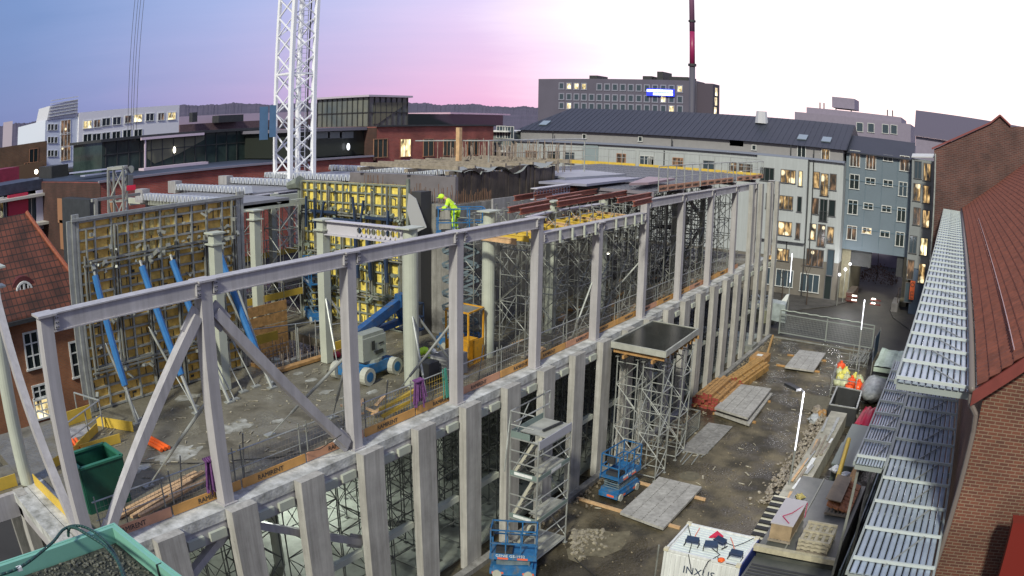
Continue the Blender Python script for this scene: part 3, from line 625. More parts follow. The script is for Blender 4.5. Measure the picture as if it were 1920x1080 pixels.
mb = MB(); mb.box(47.1, 53.8, 39.1, 47.3, 12.02, 12.22); mb.build('penthouse_roof', mat('pale roof edge', (.45, .40, .48), .5), rbh)
P = [AT(*p, Y=39.42) for p in ((702, 192), (765, 192), (708, 232), (700, 232))]; MB().prism(P, (0, .03, 0)).build('screen', mat('ochre pleated screen', (.14, .14, .10), .8), rbh)
mb = MB(); mb.box(56, 78, 44, 50, 9.05, 10.4); mb.build('roof_pavilion', 'glass', rbh)
mb = MB(); mb.box(66, 79, 43.5, 50.5, 10.42, 10.62); mb.build('pavilion_roof', mat('pink roof metal', (.6, .4, .52), .4), rbh)  # plain pink roof edge
# shop front between school and red brick house
sf = thing('entrance_block', 'dark glazed entrance block right behind the crane', 'building', (44, 40, GZ))
MB().box(36, 44.9, 37.6, 46, 6.4, 8.7).build('glazing', mat('dim entrance glazing', (.03, .034, .030), .25), sf)
mb = MB(); mb.box(35.5, 44.92, 37.2, 46.2, 8.72, 9.0); mb.build('roof', mat('purple grey fascia', (.16, .15, .19), .6), sf)
mb = MB()
for px in (605, 628, 650): p = AT(px, 253, Y=37.5); mb.box(p.x-.9, p.x+.9, 37.5, 37.58, p.z-.3, p.z+.3)
mb.build('upper_window', mat('pale upper glazing', (.18, .19, .19), .3), sf)
P = AT(653, 275, Y=37.3); MB().blob(P, (.2, .12, .34)).build('lamp', 'bulbw', sf)
gg = thing('grey_house', 'grey green panelled house with balcony left of the white apartments', 'building', (66, 38, GZ))
MB().box(66.5, 76, 35.2, 40, GZ, 8.3).build('wall', mat('grey green panels', (.20, .23, .23), .7, var=.06), gg)
for px, py in ((940, 247), (955, 248), (940, 283), (955, 284)): winpx(gg, 'X', 66.5, px, py, 1.3, 1.4, pane='glass2', fr='frame', mull=2)
mb = MB(); mb.box(65.9, 66.48, 35.3, 39.9, 6.0, 6.2); mb.box(65.9, 76, 35.1, 40.2, 8.32, 8.5); mb.build('balcony_slab', 'white', gg)
# ------------------------------------------------------------ tile roofed brick villa at the left edge
tv = thing('brick_villa', 'brick villa with hipped red tile roof and arched dormer at the left edge', 'house', (3, 28, GZ))
vb = brick('orange brown brick', (.36, .125, .06), (.44, .165, .075), (.28, .18, .12), scale=1.1)
VY = 25; EZ = AT(100, 590, Y=VY).z
MB().box(-7, 8.3, VY, 34, GZ, EZ).build('wall', vb, tv)
def tilemat(name, c1, c2):
    mm = bpy.data.materials.new(name); mm.use_nodes = True; n = mm.node_tree; b = n.nodes['Principled BSDF']; b.inputs['Roughness'].default_value = .8
    ge = N(n, 'ShaderNodeNewGeometry'); s = N(n, 'ShaderNodeSeparateXYZ'); n.links.new(ge.outputs['Position'], s.inputs[0])
    cx = N(n, 'ShaderNodeCombineXYZ'); n.links.new(s.outputs['X'], cx.inputs[0]); n.links.new(s.outputs['Z'], cx.inputs[1])
    t = N(n, 'ShaderNodeTexBrick'); n.links.new(cx.outputs[0], t.inputs['Vector']); t.inputs['Scale'].default_value = 1; t.inputs['Brick Width'].default_value = .36; t.inputs['Row Height'].default_value = .34
    t.inputs['Mortar Size'].default_value = .035; t.inputs['Mortar Smooth'].default_value = .3
    t.inputs['Color1'].default_value = (*c1, 1); t.inputs['Color2'].default_value = (*c2, 1); t.inputs['Mortar'].default_value = (.035, .018, .014, 1); t.offset = 0
    nz = N(n, 'ShaderNodeTexNoise'); nz.inputs['Scale'].default_value = .7; nz.inputs['Detail'].default_value = 7; n.links.new(ge.outputs['Position'], nz.inputs['Vector'])
    r = ramp(n, [(.35, (.45, .5, .5)), (.6, (1.1, 1.05, 1))]); n.links.new(nz.outputs['Fac'], r.inputs[0])
    m2 = N(n, 'ShaderNodeMixRGB', blend_type='MULTIPLY'); m2.inputs[0].default_value = 1; n.links.new(t.outputs['Color'], m2.inputs[1]); n.links.new(r.outputs[0], m2.inputs[2]); n.links.new(m2.outputs[0], b.inputs['Base Color'])
    return mm
tl = tilemat('red clay tiles', (.155, .048, .030), (.11, .036, .025))
EA = AT(-40, 618, Y=VY-.5); EB = AT(160, 572, Y=VY-.5)
RB = AT(50, 404, Y=29.8)
mb = MB(); mb.prism([Vector((-8, VY-.5, EB.z)), Vector((EB.x+.6, VY-.5, EB.z)), RB, Vector((-8, 29.8, RB.z))], (0, .05, .15))
mb.prism([Vector((EB.x+.6, VY-.5, EB.z)), Vector((EB.x+.6, 34.5, EB.z)), RB], (0, .05, .15)); mb.build('roof', tl, tv)
h_ = MB(); h_.tube(RB+Vector((0, 0, .2)), Vector((EB.x+.6, VY-.5, EB.z+.2)), .14, 8); h_.build('hip_tiles', mat('orange ridge tiles', (.26, .07, .035), .7, var=.3, vs=6), tv)
MB().box(-8, EB.x+.6, VY-.62, VY-.48, EB.z-.2, EB.z+.02).build('gutter', 'dark', tv)
# dormer
DY = 26.0; dc = AT(45, 552, Y=DY)
mb = MB(); n = 10; R_ = .92
arc = [Vector((dc.x+R_*math.cos(PI*k/n), DY, dc.z+.1+R_*math.sin(PI*k/n)*1.0)) for k in range(n+1)]
arc = [Vector((dc.x+R_, DY, dc.z-1.2))]+arc+[Vector((dc.x-R_, DY, dc.z-1.2))]
mb.prism(arc, (0, 3.2, 0)); dm = mb.build('dormer', mat('dark red dormer cheek', (.10, .022, .025), .6), tv)
mb = MB(); arc2 = [Vector((dc.x+(.6*math.cos(PI*k/n)), DY-.08, dc.z+.1+.6*math.sin(PI*k/n))) for k in range(n+1)]+[Vector((dc.x-.6, DY-.08, dc.z-.8)), Vector((dc.x+.6, DY-.08, dc.z-.8))]
mb.prism(arc2, (0, .05, 0)); g_ = mb.build('dormer_pane', 'glass', tv)
mb = MB()
for k in range(n): mb.bar(arc2[k]+Vector((0, -.05, 0)), arc2[k+1]+Vector((0, -.05, 0)), .12)
mb.bar(arc2[0], arc2[-1], .12); mb.bar(arc2[n], arc2[n+1], .12); mb.bar(arc2[-1], arc2[n+1], .12)
for x in (0, -.3, .3): mb.bar((dc.x+x, DY-.13, dc.z-.8), (dc.x+x, DY-.13, dc.z+.6), .09 if x else .14)
for z in (-.6, -.15, .3): mb.bar((dc.x-.55, DY-.13, dc.z+z), (dc.x+.55, DY-.13, dc.z+z), .07)
mb.build('dormer_window', 'white', tv)
for px, py, w_, h_, pa, tr in ((60, 655, 1.15, 2.05, 'glass', 2), (146, 671, 1.15, 2.05, 'glass', 2), (74, 733, 1.1, .8, 'glass', 1), (78, 763, 1.15, 1.2, 'lity', 2)):
    if w_ > .1: winpx(tv, 'Y', VY, px, py, w_, h_, pane=pa, fr='white', mull=1, trans=tr, t=.11)
# balcony house above the tile roof
bh = thing('modern_house', 'modern house with white slab edges and crimson panel above the tile roof', 'house', (6, 50, GZ))
MB().box(-6, 12.6, 50, 58, GZ, 5.0).build('wall', mat('dark timber wall', (.05, .05, .06), .7, var=.2), bh)
a = AT(0, 379, Y=49); b = AT(107, 363, Y=49)
mb = MB(); mb.prism([Vector((-6, 49, a.z)), Vector((b.x, 49, b.z)), Vector((b.x-1.0, 58, b.z+.3)), Vector((-6, 58, a.z+.3))], (0, 0, .22))
mb.build('roof_edge', mat('pale slab edge', (.50, .47, .44), .7), bh)
a3 = AT(0, 368, Y=50); MB().box(-6, b.x-1.2, 50, 57.5, a3.z, a3.z+.9).build('roof', mat('dark slate roof', (.04, .045, .07), .5, var=.3), bh)
p = AT(35, 398, Y=49.6); MB().box(p.x-1.2, p.x+1.1, 49.5, 49.9, p.z-2.1, p.z+1.6).build('panel', mat('crimson panel', (.45, .03, .07), .5), bh)
for px, w_, pa in ((59, 1.9, 'glass2'), (11, 1.8, 'glass2'), (0, .9, 'litw')): winpx(bh, 'Y', 50, px, 396, w_, 2.4, pane=pa, fr='frame', mull=1)
p = AT(80, 392, Y=49.7); MB().box(p.x-.75, p.x+.75, 49.6, 49.75, p.z-1.7, p.z+1.7).build('white_panel', mat('lilac white panel', (.5, .48, .62), .6), bh)
b4 = AT(108, 414, Y=48.2); MB().box(b4.x-4.0, b4.x, 48.0, 50, b4.z-.1, b4.z+.12).build('balcony_slab', mat('pale slab edge', (.50, .47, .44), .7), bh)
# ============================================================ THE UNFINISHED BUILDING
ub = thing('unfinished_building', 'large unfinished concrete and grey steel building frame filling the construction site', 'building', (20, 8, GZ))
MB().box(-4.3, 50, .4, 9.8, GZ, GZ+.06).build('ground_slab', mat('pale ground slab', (.30, .32, .28), .7, var=.3, vs=.7, bump=.2), ub)
MB().box(-4.2, 49.5, 9.5, 9.75, GZ+.07, -.4).build('rear_wall', M['conc'], ub)
mb = MB()
for x0, x1, y0, y1 in ((-4.3, 49, .45, 7.69), (-4.3, 8.4, 7.7, 9.7), (13, 49, 7.7, 24), (8.41, 12.99, 12, 24)): mb.box(x0, x1, y0, y1, -.38, 0)
mb.box(-13, -4.31, 5.1, 7.0, -.38, 0)
mb.build('deck', M['deck'], ub)
mb = MB(); mb.box(-4.28, 48.9, .02, .72, -.3, .004); mb.box(-4.95, -4.32, .3, 5.0, -.3, .006); mb.box(-4.3, -3.6, .75, 5.4, -.02, .005)
mb.build('dusty_ledge', M['ledge'], ub)
mb = MB(); mb.box(-4.3, 49, .05, .4, -.82, -.31); mb.box(-4.9, -4.6, .4, 5.0, -.7, -.31); mb.box(-13, -4.9, 4.9, 5.2, -.75, -.01)
eb = mb.build('edge_beam', M['steel'], ub)
mb = MB()
for i in range(-1, 21):
    x = i*2.5
    for dx in (-.38, 1.35): mb.box(x+dx-.28, x+dx+.28, -.06, .045, -.72, -.47)
mb.build('bracket_plate', M['steel2'], ub)
pier0 = None
for i in range(-1, 21):
    x = i*2.5; zt_ = .02 if i < 17 else 5.84; w_ = .88 if i < 17 else .5
    b = MB(); b.box(x, x+w_, -.30, .0, GZ, zt_)
    b.cb((x-.003, -.15, -.9), (.01, .06, .06)); b.cb((x-.003, -.15, -3.2), (.01, .06, .06))
    b.build('pier', M['pier'], ub)
MB().box(-4.9, -4.5, 4.55, 5.1, GZ, .02).build('pier', M['pier'], ub)
MB().box(-4.45, -4.05, 4.65, 5.15, GZ, -.02).build('pier', M['pier'], ub)
for i in range(-2, 21, 2):                      # front row of steel columns
    x = i*2.5+.30 if i > -2 else -4.3
    h = 5.2 if i == 8 else 5.83
    if i == 8: h = 5.2
    b = MB(); b.box(x-.17, x+.17, .16, .5, .005, h-.03)
    b.box(x-.26, x+.26, .08, .58, h-.03, h+.02); b.box(x-.24, x+.24, .1, .56, .006, .04)
    b.build('column', M['steel'], ub)
cols = [(-4.3, 0), (.3, 0), (5.3, 0), (10.3, 0), (15.3, 0), (25.3, 1), (30.3, 0), (35.3, 0), (40.3, 0), (45.3, 0), (50.3, 0)]
def beam(x0, x1, z, br=0):
    b = MB(); b.box(x0+.18, x1-.18, .19, .47, z-.36, z-.02); b.box(x0+.175, x1-.175, .15, .51, z-.019, z+.012); b.box(x0+.175, x1-.175, .14, .52, z-.39, z-.361)
    b.box(x0+.2, x0+.32, .12, .19, z-.33, z-.05); b.box(x1-.32, x1-.2, .12, .19, z-.33, z-.05)
    o = b.build('beam', M['steel'], ub)
    bo = MB()
    for xe in (x0+.26, x1-.26):
        for zz in (.09, .19, .29):
            for dx in (-.03, .03): bo.box(xe+dx-.012, xe+dx+.012, .10, .12, z-zz-.012, z-zz+.012)
    bo.build('bolts', M['dark'], o)
    return o
for (x0, _), (x1, _) in zip(cols[:4], cols[1:5]): beam(x0, x1, 5.83)
beam(15.3, 20.3, 5.22); beam(20.3, 25.3, 5.22)
for (x0, _), (x1, _) in zip(cols[5:9], cols[6:10]): beam(x0, x1, 5.83)
mb = MB()
for x in (16.6, 17.6, 18.6, 19.6, 21.6, 22.6, 23.6, 24.4): mb.box(x, x+.08, .06, .14, 4.82, 5.22); mb.box(x, x+.25, .05, .13, 4.74, 4.81)
mb.build('beam_angle', M['steel2'], ub)
# steel sway braces
def brace(p, q, w=.26):
    b = MB(); b.bar(p, q, w, w); d_ = (Vector(q)-Vector(p)).normalized()
    for e, s in ((Vector(p), 1), (Vector(q), -1)): b.bar(e+d_*s*-.15, e+d_*s*.5, .06, w+.22)
    return b.build('sway_brace', M['steel'], ub)
brace((.05, .33, 5.0), (-3.75, .33, .25)); brace((.6, .33, 5.0), (4.95, .33, .25))
brace((.1, .25, -.75), (-4.4, .25, -3.3), .22); brace((.75, .25, -.75), (5.1, .25, -3.15), .22)
brace((-4.4, .45, .25), (-4.32, 5.0, 6.1), .24); brace((-4.5, .6, -.7), (-4.5, 4.2, -5.0), .2)
for x in range(0, 19):
    a = x*2.5+.9; 
    b = MB(); b.bar((a, .12, -3.46), (a+1.58, .12, -3.46), .2, .22); b.build('tie_bar', M['steel2'], ub)
# inner columns
def rcol(x, y, h, r=.28, z0=0):
    b = MB(); b.tube((x, y, z0), (x, y, h-.6), r, 18); b.tube((x, y, h-.6), (x, y, h-.04), r*.92, 18); b.cb((x, y, h-.02), (.85, .6, .05)); b.cb((x, y, h-.55), (.8, .5, .05)); b.build('round_column', M['steel2'], ub)
def scol(x, y, h, w=.36, z0=0):
    b = MB(); b.cb((x, y, (z0+h)/2), (w, w, h-z0-.05)); b.cb((x, y, h-.03), (w+.24, w+.2, .06)); b.cb((x, y, h-.42), (w+.22, w+.18, .05)); b.build('square_column', M['steel2'], ub)
rcol(10.83, 2.74, 5.72); rcol(15.5, 2.66, 5.9, .26); rcol(20.3, 2.6, 5.95, .26); rcol(25.3, 2.6, 5.9, .26); rcol(-4.2, 5.31, 6.3, .25)
scol(10.8, 7.15, 5.72); scol(5.9, 7.65, 5.75); scol(11.3, 12.1, 5.75); scol(14.0, 16.9, 5.8); scol(16.4, 17.05, 5.8, .3); scol(20.2, 17.6, 5.8, .3); scol(30.3, 2.6, 5.9, .3); scol(35.3, 2.6, 5.9, .3); scol(40.3, 2.6, 5.9, .3)
for x in range(0, 46, 5):
    for y in (5.2, 10.2): 
        b = MB(); b.tube((x+.6, y, GZ+.06), (x+.6, y, -.4), .22, 10); b.build('basement_column', M['steel2'], ub)
# beams with round service holes
def holebeam(p, q, h=.52, n=8, f0=.0, f1=1.0, r=.14, name='hole_beam'):
    """plate girder p-q (top centre line), round holes n between fractions f0..f1"""
    p = Vector(p); q = Vector(q); L_ = (q-p).length; u = (q-p)/L_; s = Vector((-u.y, u.x, 0)); b = MB()
    b.bar(p, q, .34, .04); b.bar(p-Vector((0, 0, h)), q-Vector((0, 0, h)), .34, .04)
    def web(a, c):
        b.bar(p+u*a-Vector((0, 0, h/2)), p+u*c-Vector((0, 0, h/2)), .03, h-.05)
    if f0 > 0: web(0, f0*L_)
    if f1 < 1: web(f1*L_, L_)
    cw = (f1-f0)*L_/n; K = 12
    for k in range(n):
        c = p+u*((f0*L_)+cw*(k+.5))-Vector((0, 0, h/2)); out = []; inn = []
        for j in range(K):
            t = 2*PI*(j+.5)/K; ct, st = math.cos(t), math.sin(t); inn.append((ct*r, st*r))
            m_ = 1/max(abs(ct)/(cw/2), abs(st)/(h/2-.03)); out.append((ct*m_, st*m_))
        for sd in (-.015, .015):
            P = [c+s*sd+u*a+Vector((0, 0, z)) for a, z in out+inn]
            b.pts(P, [(j, (j+1) % K, K+(j+1) % K, K+j) for j in range(K)])
    return b.build(name, mat('white grey girder', (.50, .48, .54), .5, var=.05), ub)
holebeam((10.82, 6.95, 5.66), (10.82, 3.05, 5.66), n=9, f0=.42, f1=.97, r=.12)
holebeam((14.1, 16.9, 5.82), (16.3, 17.05, 5.82), n=6, f0=.05, f1=.98, r=.13)
holebeam((16.7, 17.1, 5.82), (20.0, 17.6, 5.82), n=10, f0=.02, f1=.98, r=.13)
holebeam((17.5, 2.1, 5.5), (20.0, 2.5, 5.5), n=6, r=.15); holebeam((20.6, 2.5, 5.5), (25.0, 2.5, 5.5), n=13, r=.15)
p = AT(1001, 356, Z=6.35); q = AT(1068, 347, Z=6.35); holebeam((p.x, p.y, 6.4), (q.x, q.y, 6.4), h=.5, n=12, r=.14)
# ------------------------------------------------------------ roof decking: trapezoid steel sheet
galvsheet = mat('profiled galvanised sheet', (.30, .31, .36), .5, metal=.2, var=.12, vs=1)
galvend = mat('bright galvanised profile', (.52, .54, .60), .45, var=.12, vs=2)
def trap(mb, x0, x1, y0, y1, z, pitch=.25, h=.11, sl=0.0):
    n = max(1, int((y1-y0)/pitch)); P = []
    for k in range(n):
        y = y0+k*pitch
        for dy, dz in ((0, 0), (.08, 0), (.11, h), (.22, h)): P.append((y+dy, z+dz+sl*(y-y0)))
    P.append((y0+n*pitch, z+sl*(y1-y0)))
    V = [(x0, a, c) for a, c in P]+[(x1, a, c) for a, c in P]; m_ = len(P)
    V += [(x0, a, c-.015) for a, c in P]+[(x1, a, c-.015) for a, c in P]
    F = [(k, k+1, m_+k+1, m_+k) for k in range(m_-1)]+[(2*m_+k+1, 2*m_+k, 3*m_+k, 3*m_+k+1) for k in range(m_-1)]
    mb.pts(V, F)
mb = MB()
for x in range(0, 9): trap(mb, 26.6+x*2.4, 28.94+x*2.4, .6+.0*x, 14.5, 6.02+.012*x, .3)
mb.build('roof_sheeting', mat('dull profiled roof sheet', (.17, .175, .20), .5, var=.15, vs=1), ub)
mb = MB()
for x in (26.5, 31, 36, 41, 46): mb.hbeam((x, .5, 5.92), (x, 14.6, 5.92), .25, .2)
mb.bar((26.5, .4, 6.0), (26.5, 14.5, 6.0), .06, .28)
mb.build('roof_joist', mat('dull purple steel', (.20, .18, .21), .5), ub)
# stacked raised sheets and slabs on the roof
for nm, (a, b_, c, d_), zz, mm in (('roof_panel', ((1003, 322), (1092, 318), (1175, 326), (1060, 333)), 6.55, galvsheet), ('roof_panel', ((1010, 340), (1110, 331), (1205, 333), (1100, 345)), 6.42, mat('pale lilac panel', (.26, .26, .34), .5)),
                          ('roof_panel', ((1180, 343), (1215, 331), (1266, 334), (1216, 342)), 6.5, mat('pinkish concrete', (.33, .24, .27), .7))):
    P = [AT(*t, Z=zz) for t in (a, b_, c, d_)]; MB().prism([Vector((p.x, p.y, zz-.12)) for p in P], (0, 0, .12)).build(nm, mm, ub)
# rear decks left of the crane with their white sheet ends
for x0, x1, y0, y1, z in ((11.0, 14.9, 13.9, 22.5, 5.9), (15.1, 18.9, 17.2, 24.5, 5.95), (19.1, 22.8, 18.0, 25, 6.0), (23, 30, 16.5, 25.5, 6.02), (30.2, 38, 16, 27, 6.05)):
    mb = MB(); mb.box(x0+.1, x1, y0, y1, z-.3, z-.02); mb.build('rear_deck', mat('lilac grey deck top', (.22, .22, .25), .7, var=.2, vs=.6), ub)
    mb = MB(); pt = .36; n = int((y1-y0)/pt)
    for row in ((x0, x1) if x0 > 20 else (x0,)):
        for k in range(n):
            y = y0+k*pt; x_ = row-.4; h_ = .33
            mb.prism([(x_, y+dy, z+dz) for dy, dz in ((0, 0), (.07, h_), (.19, h_), (.26, 0), (.20, 0), (.145, h_-.08), (.115, h_-.08), (.06, 0))], (.5, 0, 0))
    mb.build('deck_sheeting', galvend, ub)
mb = MB()
for y in (14, 16.5, 19, 21.5, 24): mb.bar((11.2, y, 5.6), (26, y, 5.6), .2, .3)
mb.bar((11.1, 13.9, 5.75), (11.1, 24, 5.75), .2, .3); mb.build('deck_beam', M['steel2'], ub)
MB().box(11.6, 11.9, 17.3, 22.8, 2.5, 5.55).build('upper_wall', M['conc'], ub)
mb = MB()
for px, py in ((328, 347), (423, 337), (267, 363)): p = AT(px, py, Z=6.2); mb.cb((p.x, p.y, 6.1), (.5, .9, .7))
mb.build('beam_end', M['conclt'], ub)
# far stair core behind column row (dark steel stairs)
mb = MB()
for k, (z0, z1) in enumerate(((0.2, 2.9), (2.9, 5.6))):
    x0, x1 = (38.5, 43.5) if k % 2 == 0 else (43.5, 38.5)
    for y in (3.6, 4.8): mb.bar((x0, y, z0), (x1, y, z1), .08, .3)
    for t in range(10): f_ = t/10; mb.cb((x0+(x1-x0)*f_, 4.2, z0+(z1-z0)*f_), (.3, 1.2, .04))
mb.box(37.5, 39, 3.5, 5, 2.85, 2.95); mb.build('steel_stair', M['dark'], ub)
# ------------------------------------------------------------ concrete core
cw = thing('concrete_core', 'grey stained concrete stair core with starter bars rising behind the worker', 'building core', (25, 8.5, 0))
MB().box(17, 32.5, 5.6, 12, 0.005, 5.78).build('wall', M['conc'], cw)
mb = MB()
for k in range(6): mb.box(19.9+k*2.12, 21.98+k*2.12, 5.5, 5.598, 4.3, 5.85)
mb.build('precast_panel', M['conclt'], cw)
MB().box(17.7, 17.9, 6.0, 12.5, 5.8, 6.95).build('upper_form', mat('smooth grey form face', (.16, .145, .16), .5, var=.2, vs=1), cw)
mb = MB(); rnd = random.Random(11)
for k in range(42):
    x = 17.9+k*.2; mb.box(x, x+.19, 5.98+rnd.uniform(0, .04), 6.1, 5.79, 7.15+.12*math.sin(k*.3)+rnd.uniform(-.03, .03))
mb.build('sheet_form', M['sheetd'], cw)
mb = MB(); mb.grid(lambda u, v: (18+u*8.4, 5.9+v*.9+.06*math.sin(u*40), 7.22+.16*math.sin(u*21)*(1-v)+.1*math.sin(u*9)-.25*(1-v)*(1 if .02 < u < .2 else .3)), 60, 4); mb.build('membrane', mat('grey roofing membrane', (.24, .25, .25), .6), cw)
mb = MB(); rnd = random.Random(2)
for k in range(34):
    y = 5.75+k*.16; h = rnd.uniform(.5, .85) if k < 26 else 1.1; mb.tube((17.15+rnd.uniform(0, .12), y, 5.7), (17.15+rnd.uniform(-.05, .15), y, 5.8+h), .018, 4)
for k in range(22): x = 17.3+k*.13; mb.tube((x, 5.72, 5.7), (x+rnd.uniform(-.02, .02), 5.72, 6.2+rnd.uniform(-.1, .25)), .018, 4)
mb.build('starter_bars', M['rust'], cw)
mb = MB()
for k in range(95):
    x = 23.5+rnd.uniform(0, 8.6); y = rnd.uniform(7.5, 12); h = rnd.uniform(.9, 1.45); mb.tube((x, y, 6.1), (x+rnd.uniform(-.06, .06), y, 7.0+h), .026, 4)
for z in (7.3, 7.8): mb.tube((23.4, 7.5, z), (32.4, 7.5, z), .02, 4)
mb.build('rebar_cage', M['rebarl'], cw)
mb = MB(); mb.tube((22.5, 7.6, 8.45), (32.2, 7.4, 8.5), .04, 5); mb.tube((22.5, 7.6, 6.0), (22.5, 7.6, 8.45), .04, 5); mb.tube((27, 7.5, 6.0), (27, 7.5, 8.48), .04, 5); mb.tube((32.2, 7.4, 6.0), (32.2, 7.4, 8.5), .04, 5); mb.tube((22.5, 7.6, 8.45), (21.5, 11.5, 8.4), .035, 5); mb.build('guard_rail', 'galv', cw)
mb = MB()
for k in range(9): mb.bar((18.2+k*1.25, 6.2, 7.3), (18.0+k*1.25, 12, 7.35), .14, .18)
mb.bar((17.6, 6.4, 7.1), (28, 6.9, 7.2), .2, .16); mb.bar((17.4, 8.6, 7.15), (27, 9.4, 7.2), .2, .16); mb.bar((17.4, 11.6, 7.15), (27, 12, 7.2), .2, .16); mb.build('form_tie', M['woodg'], cw)
MB().bar((21.9, 9, 7.2), (21.9, 9, 9.1), .22, .22).build('timber_post', 'wood', cw)
# narrow dark column between form and core
MB().box(16.25, 16.95, 6.75, 7.3, .01, 6.35).build('column_form', mat('dark form column', (.05, .05, .055), .6), cw)
# ------------------------------------------------------------ wall formwork
def formwork(name, label, ax, pl, a0, a1, h, cellw, cellh, plym, steelm, seed, back=.2):
    """wall form: plywood face cells behind a steel grid. ax 'X': faces -x at x=pl spanning y; 'Y': faces -y spanning x"""
    rnd = random.Random(seed)
    base = (pl, (a0+a1)/2, 0) if ax == 'X' else ((a0+a1)/2, pl, 0)
    t = thing(name, label, 'formwork', base)
    def P(a, d, z): return (pl-d, a, z) if ax == 'X' else (a, pl-d, z)
    def bx(mb, a0, a1, d0, d1, z0, z1):
        if ax == 'X': mb.box(pl-d1, pl-d0, a0, a1, z0, z1)
        else: mb.box(a0, a1, pl-d1, pl-d0, z0, z1)
    m1 = MB(); bx(m1, a0, a1, -.04, 0, .01, h); m1.build('plywood', plym, t)
    # dark gaps and ribs
    nz = int(h/cellh); na = int((a1-a0)/cellw)
    g = MB(); 
    for k in range(nz+1):
        z = min(h-.04, .06+k*h/nz); bx(g, a0-.02, a1+.02, .0, .10, z-.034, z+.034)
    for k in range(na+1):
        a = a0+k*(a1-a0)/na; bx(g, a-.034, a+.034, .005, .12, .02, h-.005)
    g.build('frame_grid', steelm, t)
    s = MB()
    for i in range(nz):
        for j in range(na*3):
            if rnd.random() < .62: continue
            a = a0+(j+.5)*(a1-a0)/(na*3); z = .06+(i+.5)*h/nz; bx(s, a-.012, a+.012, .0, .03, z-h/nz*.45, z+h/nz*.45*rnd.uniform(.2, 1))
    for k in range(60):
        a = rnd.uniform(a0, a1-.5); z = rnd.uniform(.2, h-.3); bx(s, a, a+rnd.uniform(.06, .3), .002, .025, z, z+rnd.uniform(.03, .1))
    s.build('form_ribs', M['dark'], t)
    w_ = MB()
    for k in range(na//2+1):
        a = a0+.25+k*(a1-a0-.5)/(na//2); 
        for da in (-.06, .06): bx(w_, a+da-.022, a+da+.022, .125, .24, rnd.choice((.1, 1.2)), h-rnd.choice((.05, .3, 1.2)))
    for z in (h*.22, h*.5, h*.78):
        for dz in (-.06, .06): bx(w_, a0+rnd.uniform(0, .5), a1-rnd.uniform(0, 1.2), .245, .33, z+dz-.03, z+dz+.03)
    w_.build('walers', M['galvd'], t)
    c = MB()
    for k in range(int((a1-a0)*h*2.0)):
        a = rnd.uniform(a0, a1); z = rnd.choice((h*.22, h*.5, h*.78, rnd.uniform(.2, h-.1), rnd.uniform(.2, h))) + rnd.uniform(-.25, .25); z = max(.1, min(h-.05, z))
        s_ = rnd.uniform(.05, .14)
        c.bar(P(a, .30, z), P(a+rnd.uniform(-.16, .16), .36+rnd.uniform(0, .2), z+rnd.uniform(-.16, .16)), s_, s_)
    c.build('clamps', M['galvd'] if ax == 'Y' else mat('greenish clamps', (.20, .23, .19), .6, var=.5, vs=5), t)
    return t, P
sg_ = mat('green grey form steel', (.19, .21, .18), .6, var=.3, vs=2)
fb, P = formwork('wall_formwork', 'amber plywood wall formwork on the left braced by long blue props', 'Y', 9.3, .8, 8.1, 6.66, .68, .37, M['ply'], M['galv'], 4)
mb = MB(); 
for a in (.62, .78, 8.2, 8.38): mb.bar((a, 9.25, .02), (a, 9.25, 6.9), .1, .14)
mb.bar((.5, 9.15, 6.72), (8.4, 9.15, 6.72), .1, .1); mb.bar((.5, 9.3, .5), (.5, 9.3, 6.7), .08, .3); mb.build('end_post', M['galv'], fb)
mb = MB()
for k in range(16):
    a = 2.2+k*.36
    if k < 9: mb.prism([(a, 9.29, 5.75), (a+.22, 9.29, 5.75), (a+.22, 9.29, 6.5), (a, 9.29, 6.5)], (0, -.02, 0)); mb.prism([(a, 9.29, 4.95), (a+.22, 9.29, 4.95), (a+.22, 9.29, 5.6), (a, 9.29, 5.6)], (0, -.02, 0))
mb.build('yellow_boards', mat('pale yellow boards', (.55, .42, .14), .6, var=.5, vs=9), fb)
fy, P = formwork('wall_formwork', 'tall bright yellow wall formwork with dense steel grid at mid site', 'X', 16.2, 7.4, 14.4, 6.6, .50, .5, M['plyy'], sg_, 9)
mb = MB(); mb.bar((16.1, 7.35, .02), (16.1, 7.35, 6.9), .14, .12); mb.bar((16.1, 14.5, .02), (16.1, 14.5, 6.7), .14, .12); mb.tube((16.1, 14.4, 6.5), (16.1, 15.3, 6.3), .35, 8, .2); mb.build('end_post', sg_, fy)
mb = MB(); rnd = random.Random(3)
for y in (13.6, 13.0, 12.3, 10.4, 9.7, 8.2): mb.bar((15.75, y, 6.0-rnd.uniform(0, .5)), (15.6, y-rnd.uniform(-.3, .5), 4.4), .09, .09)
for y, z in ((8.0, 5.1), (10.0, 4.9), (11.5, 5.2)): mb.bar((15.8, y, z), (15.8, y+1.8, z), .12, .12)
for y in (8.4, 9.4, 10.2): mb.bar((15.7, y, 4.3), (15.7, y-.15, 2.3), .14, .12)
mb.build('spindle', M['navy'], fy)
MB().prism([(15.9, 7.15, 6.3), (15.9, 6.75, 6.1), (15.9, 6.15, 4.9), (15.9, 6.9, 4.55), (15.9, 7.25, 5.6)], (.03, 0, 0)).build('hanging_sheet', mat('hanging grey sheet', (.36, .36, .38), .6), None, label='torn pale grey sheet hanging beside the yellow formwork', cat='sheet')
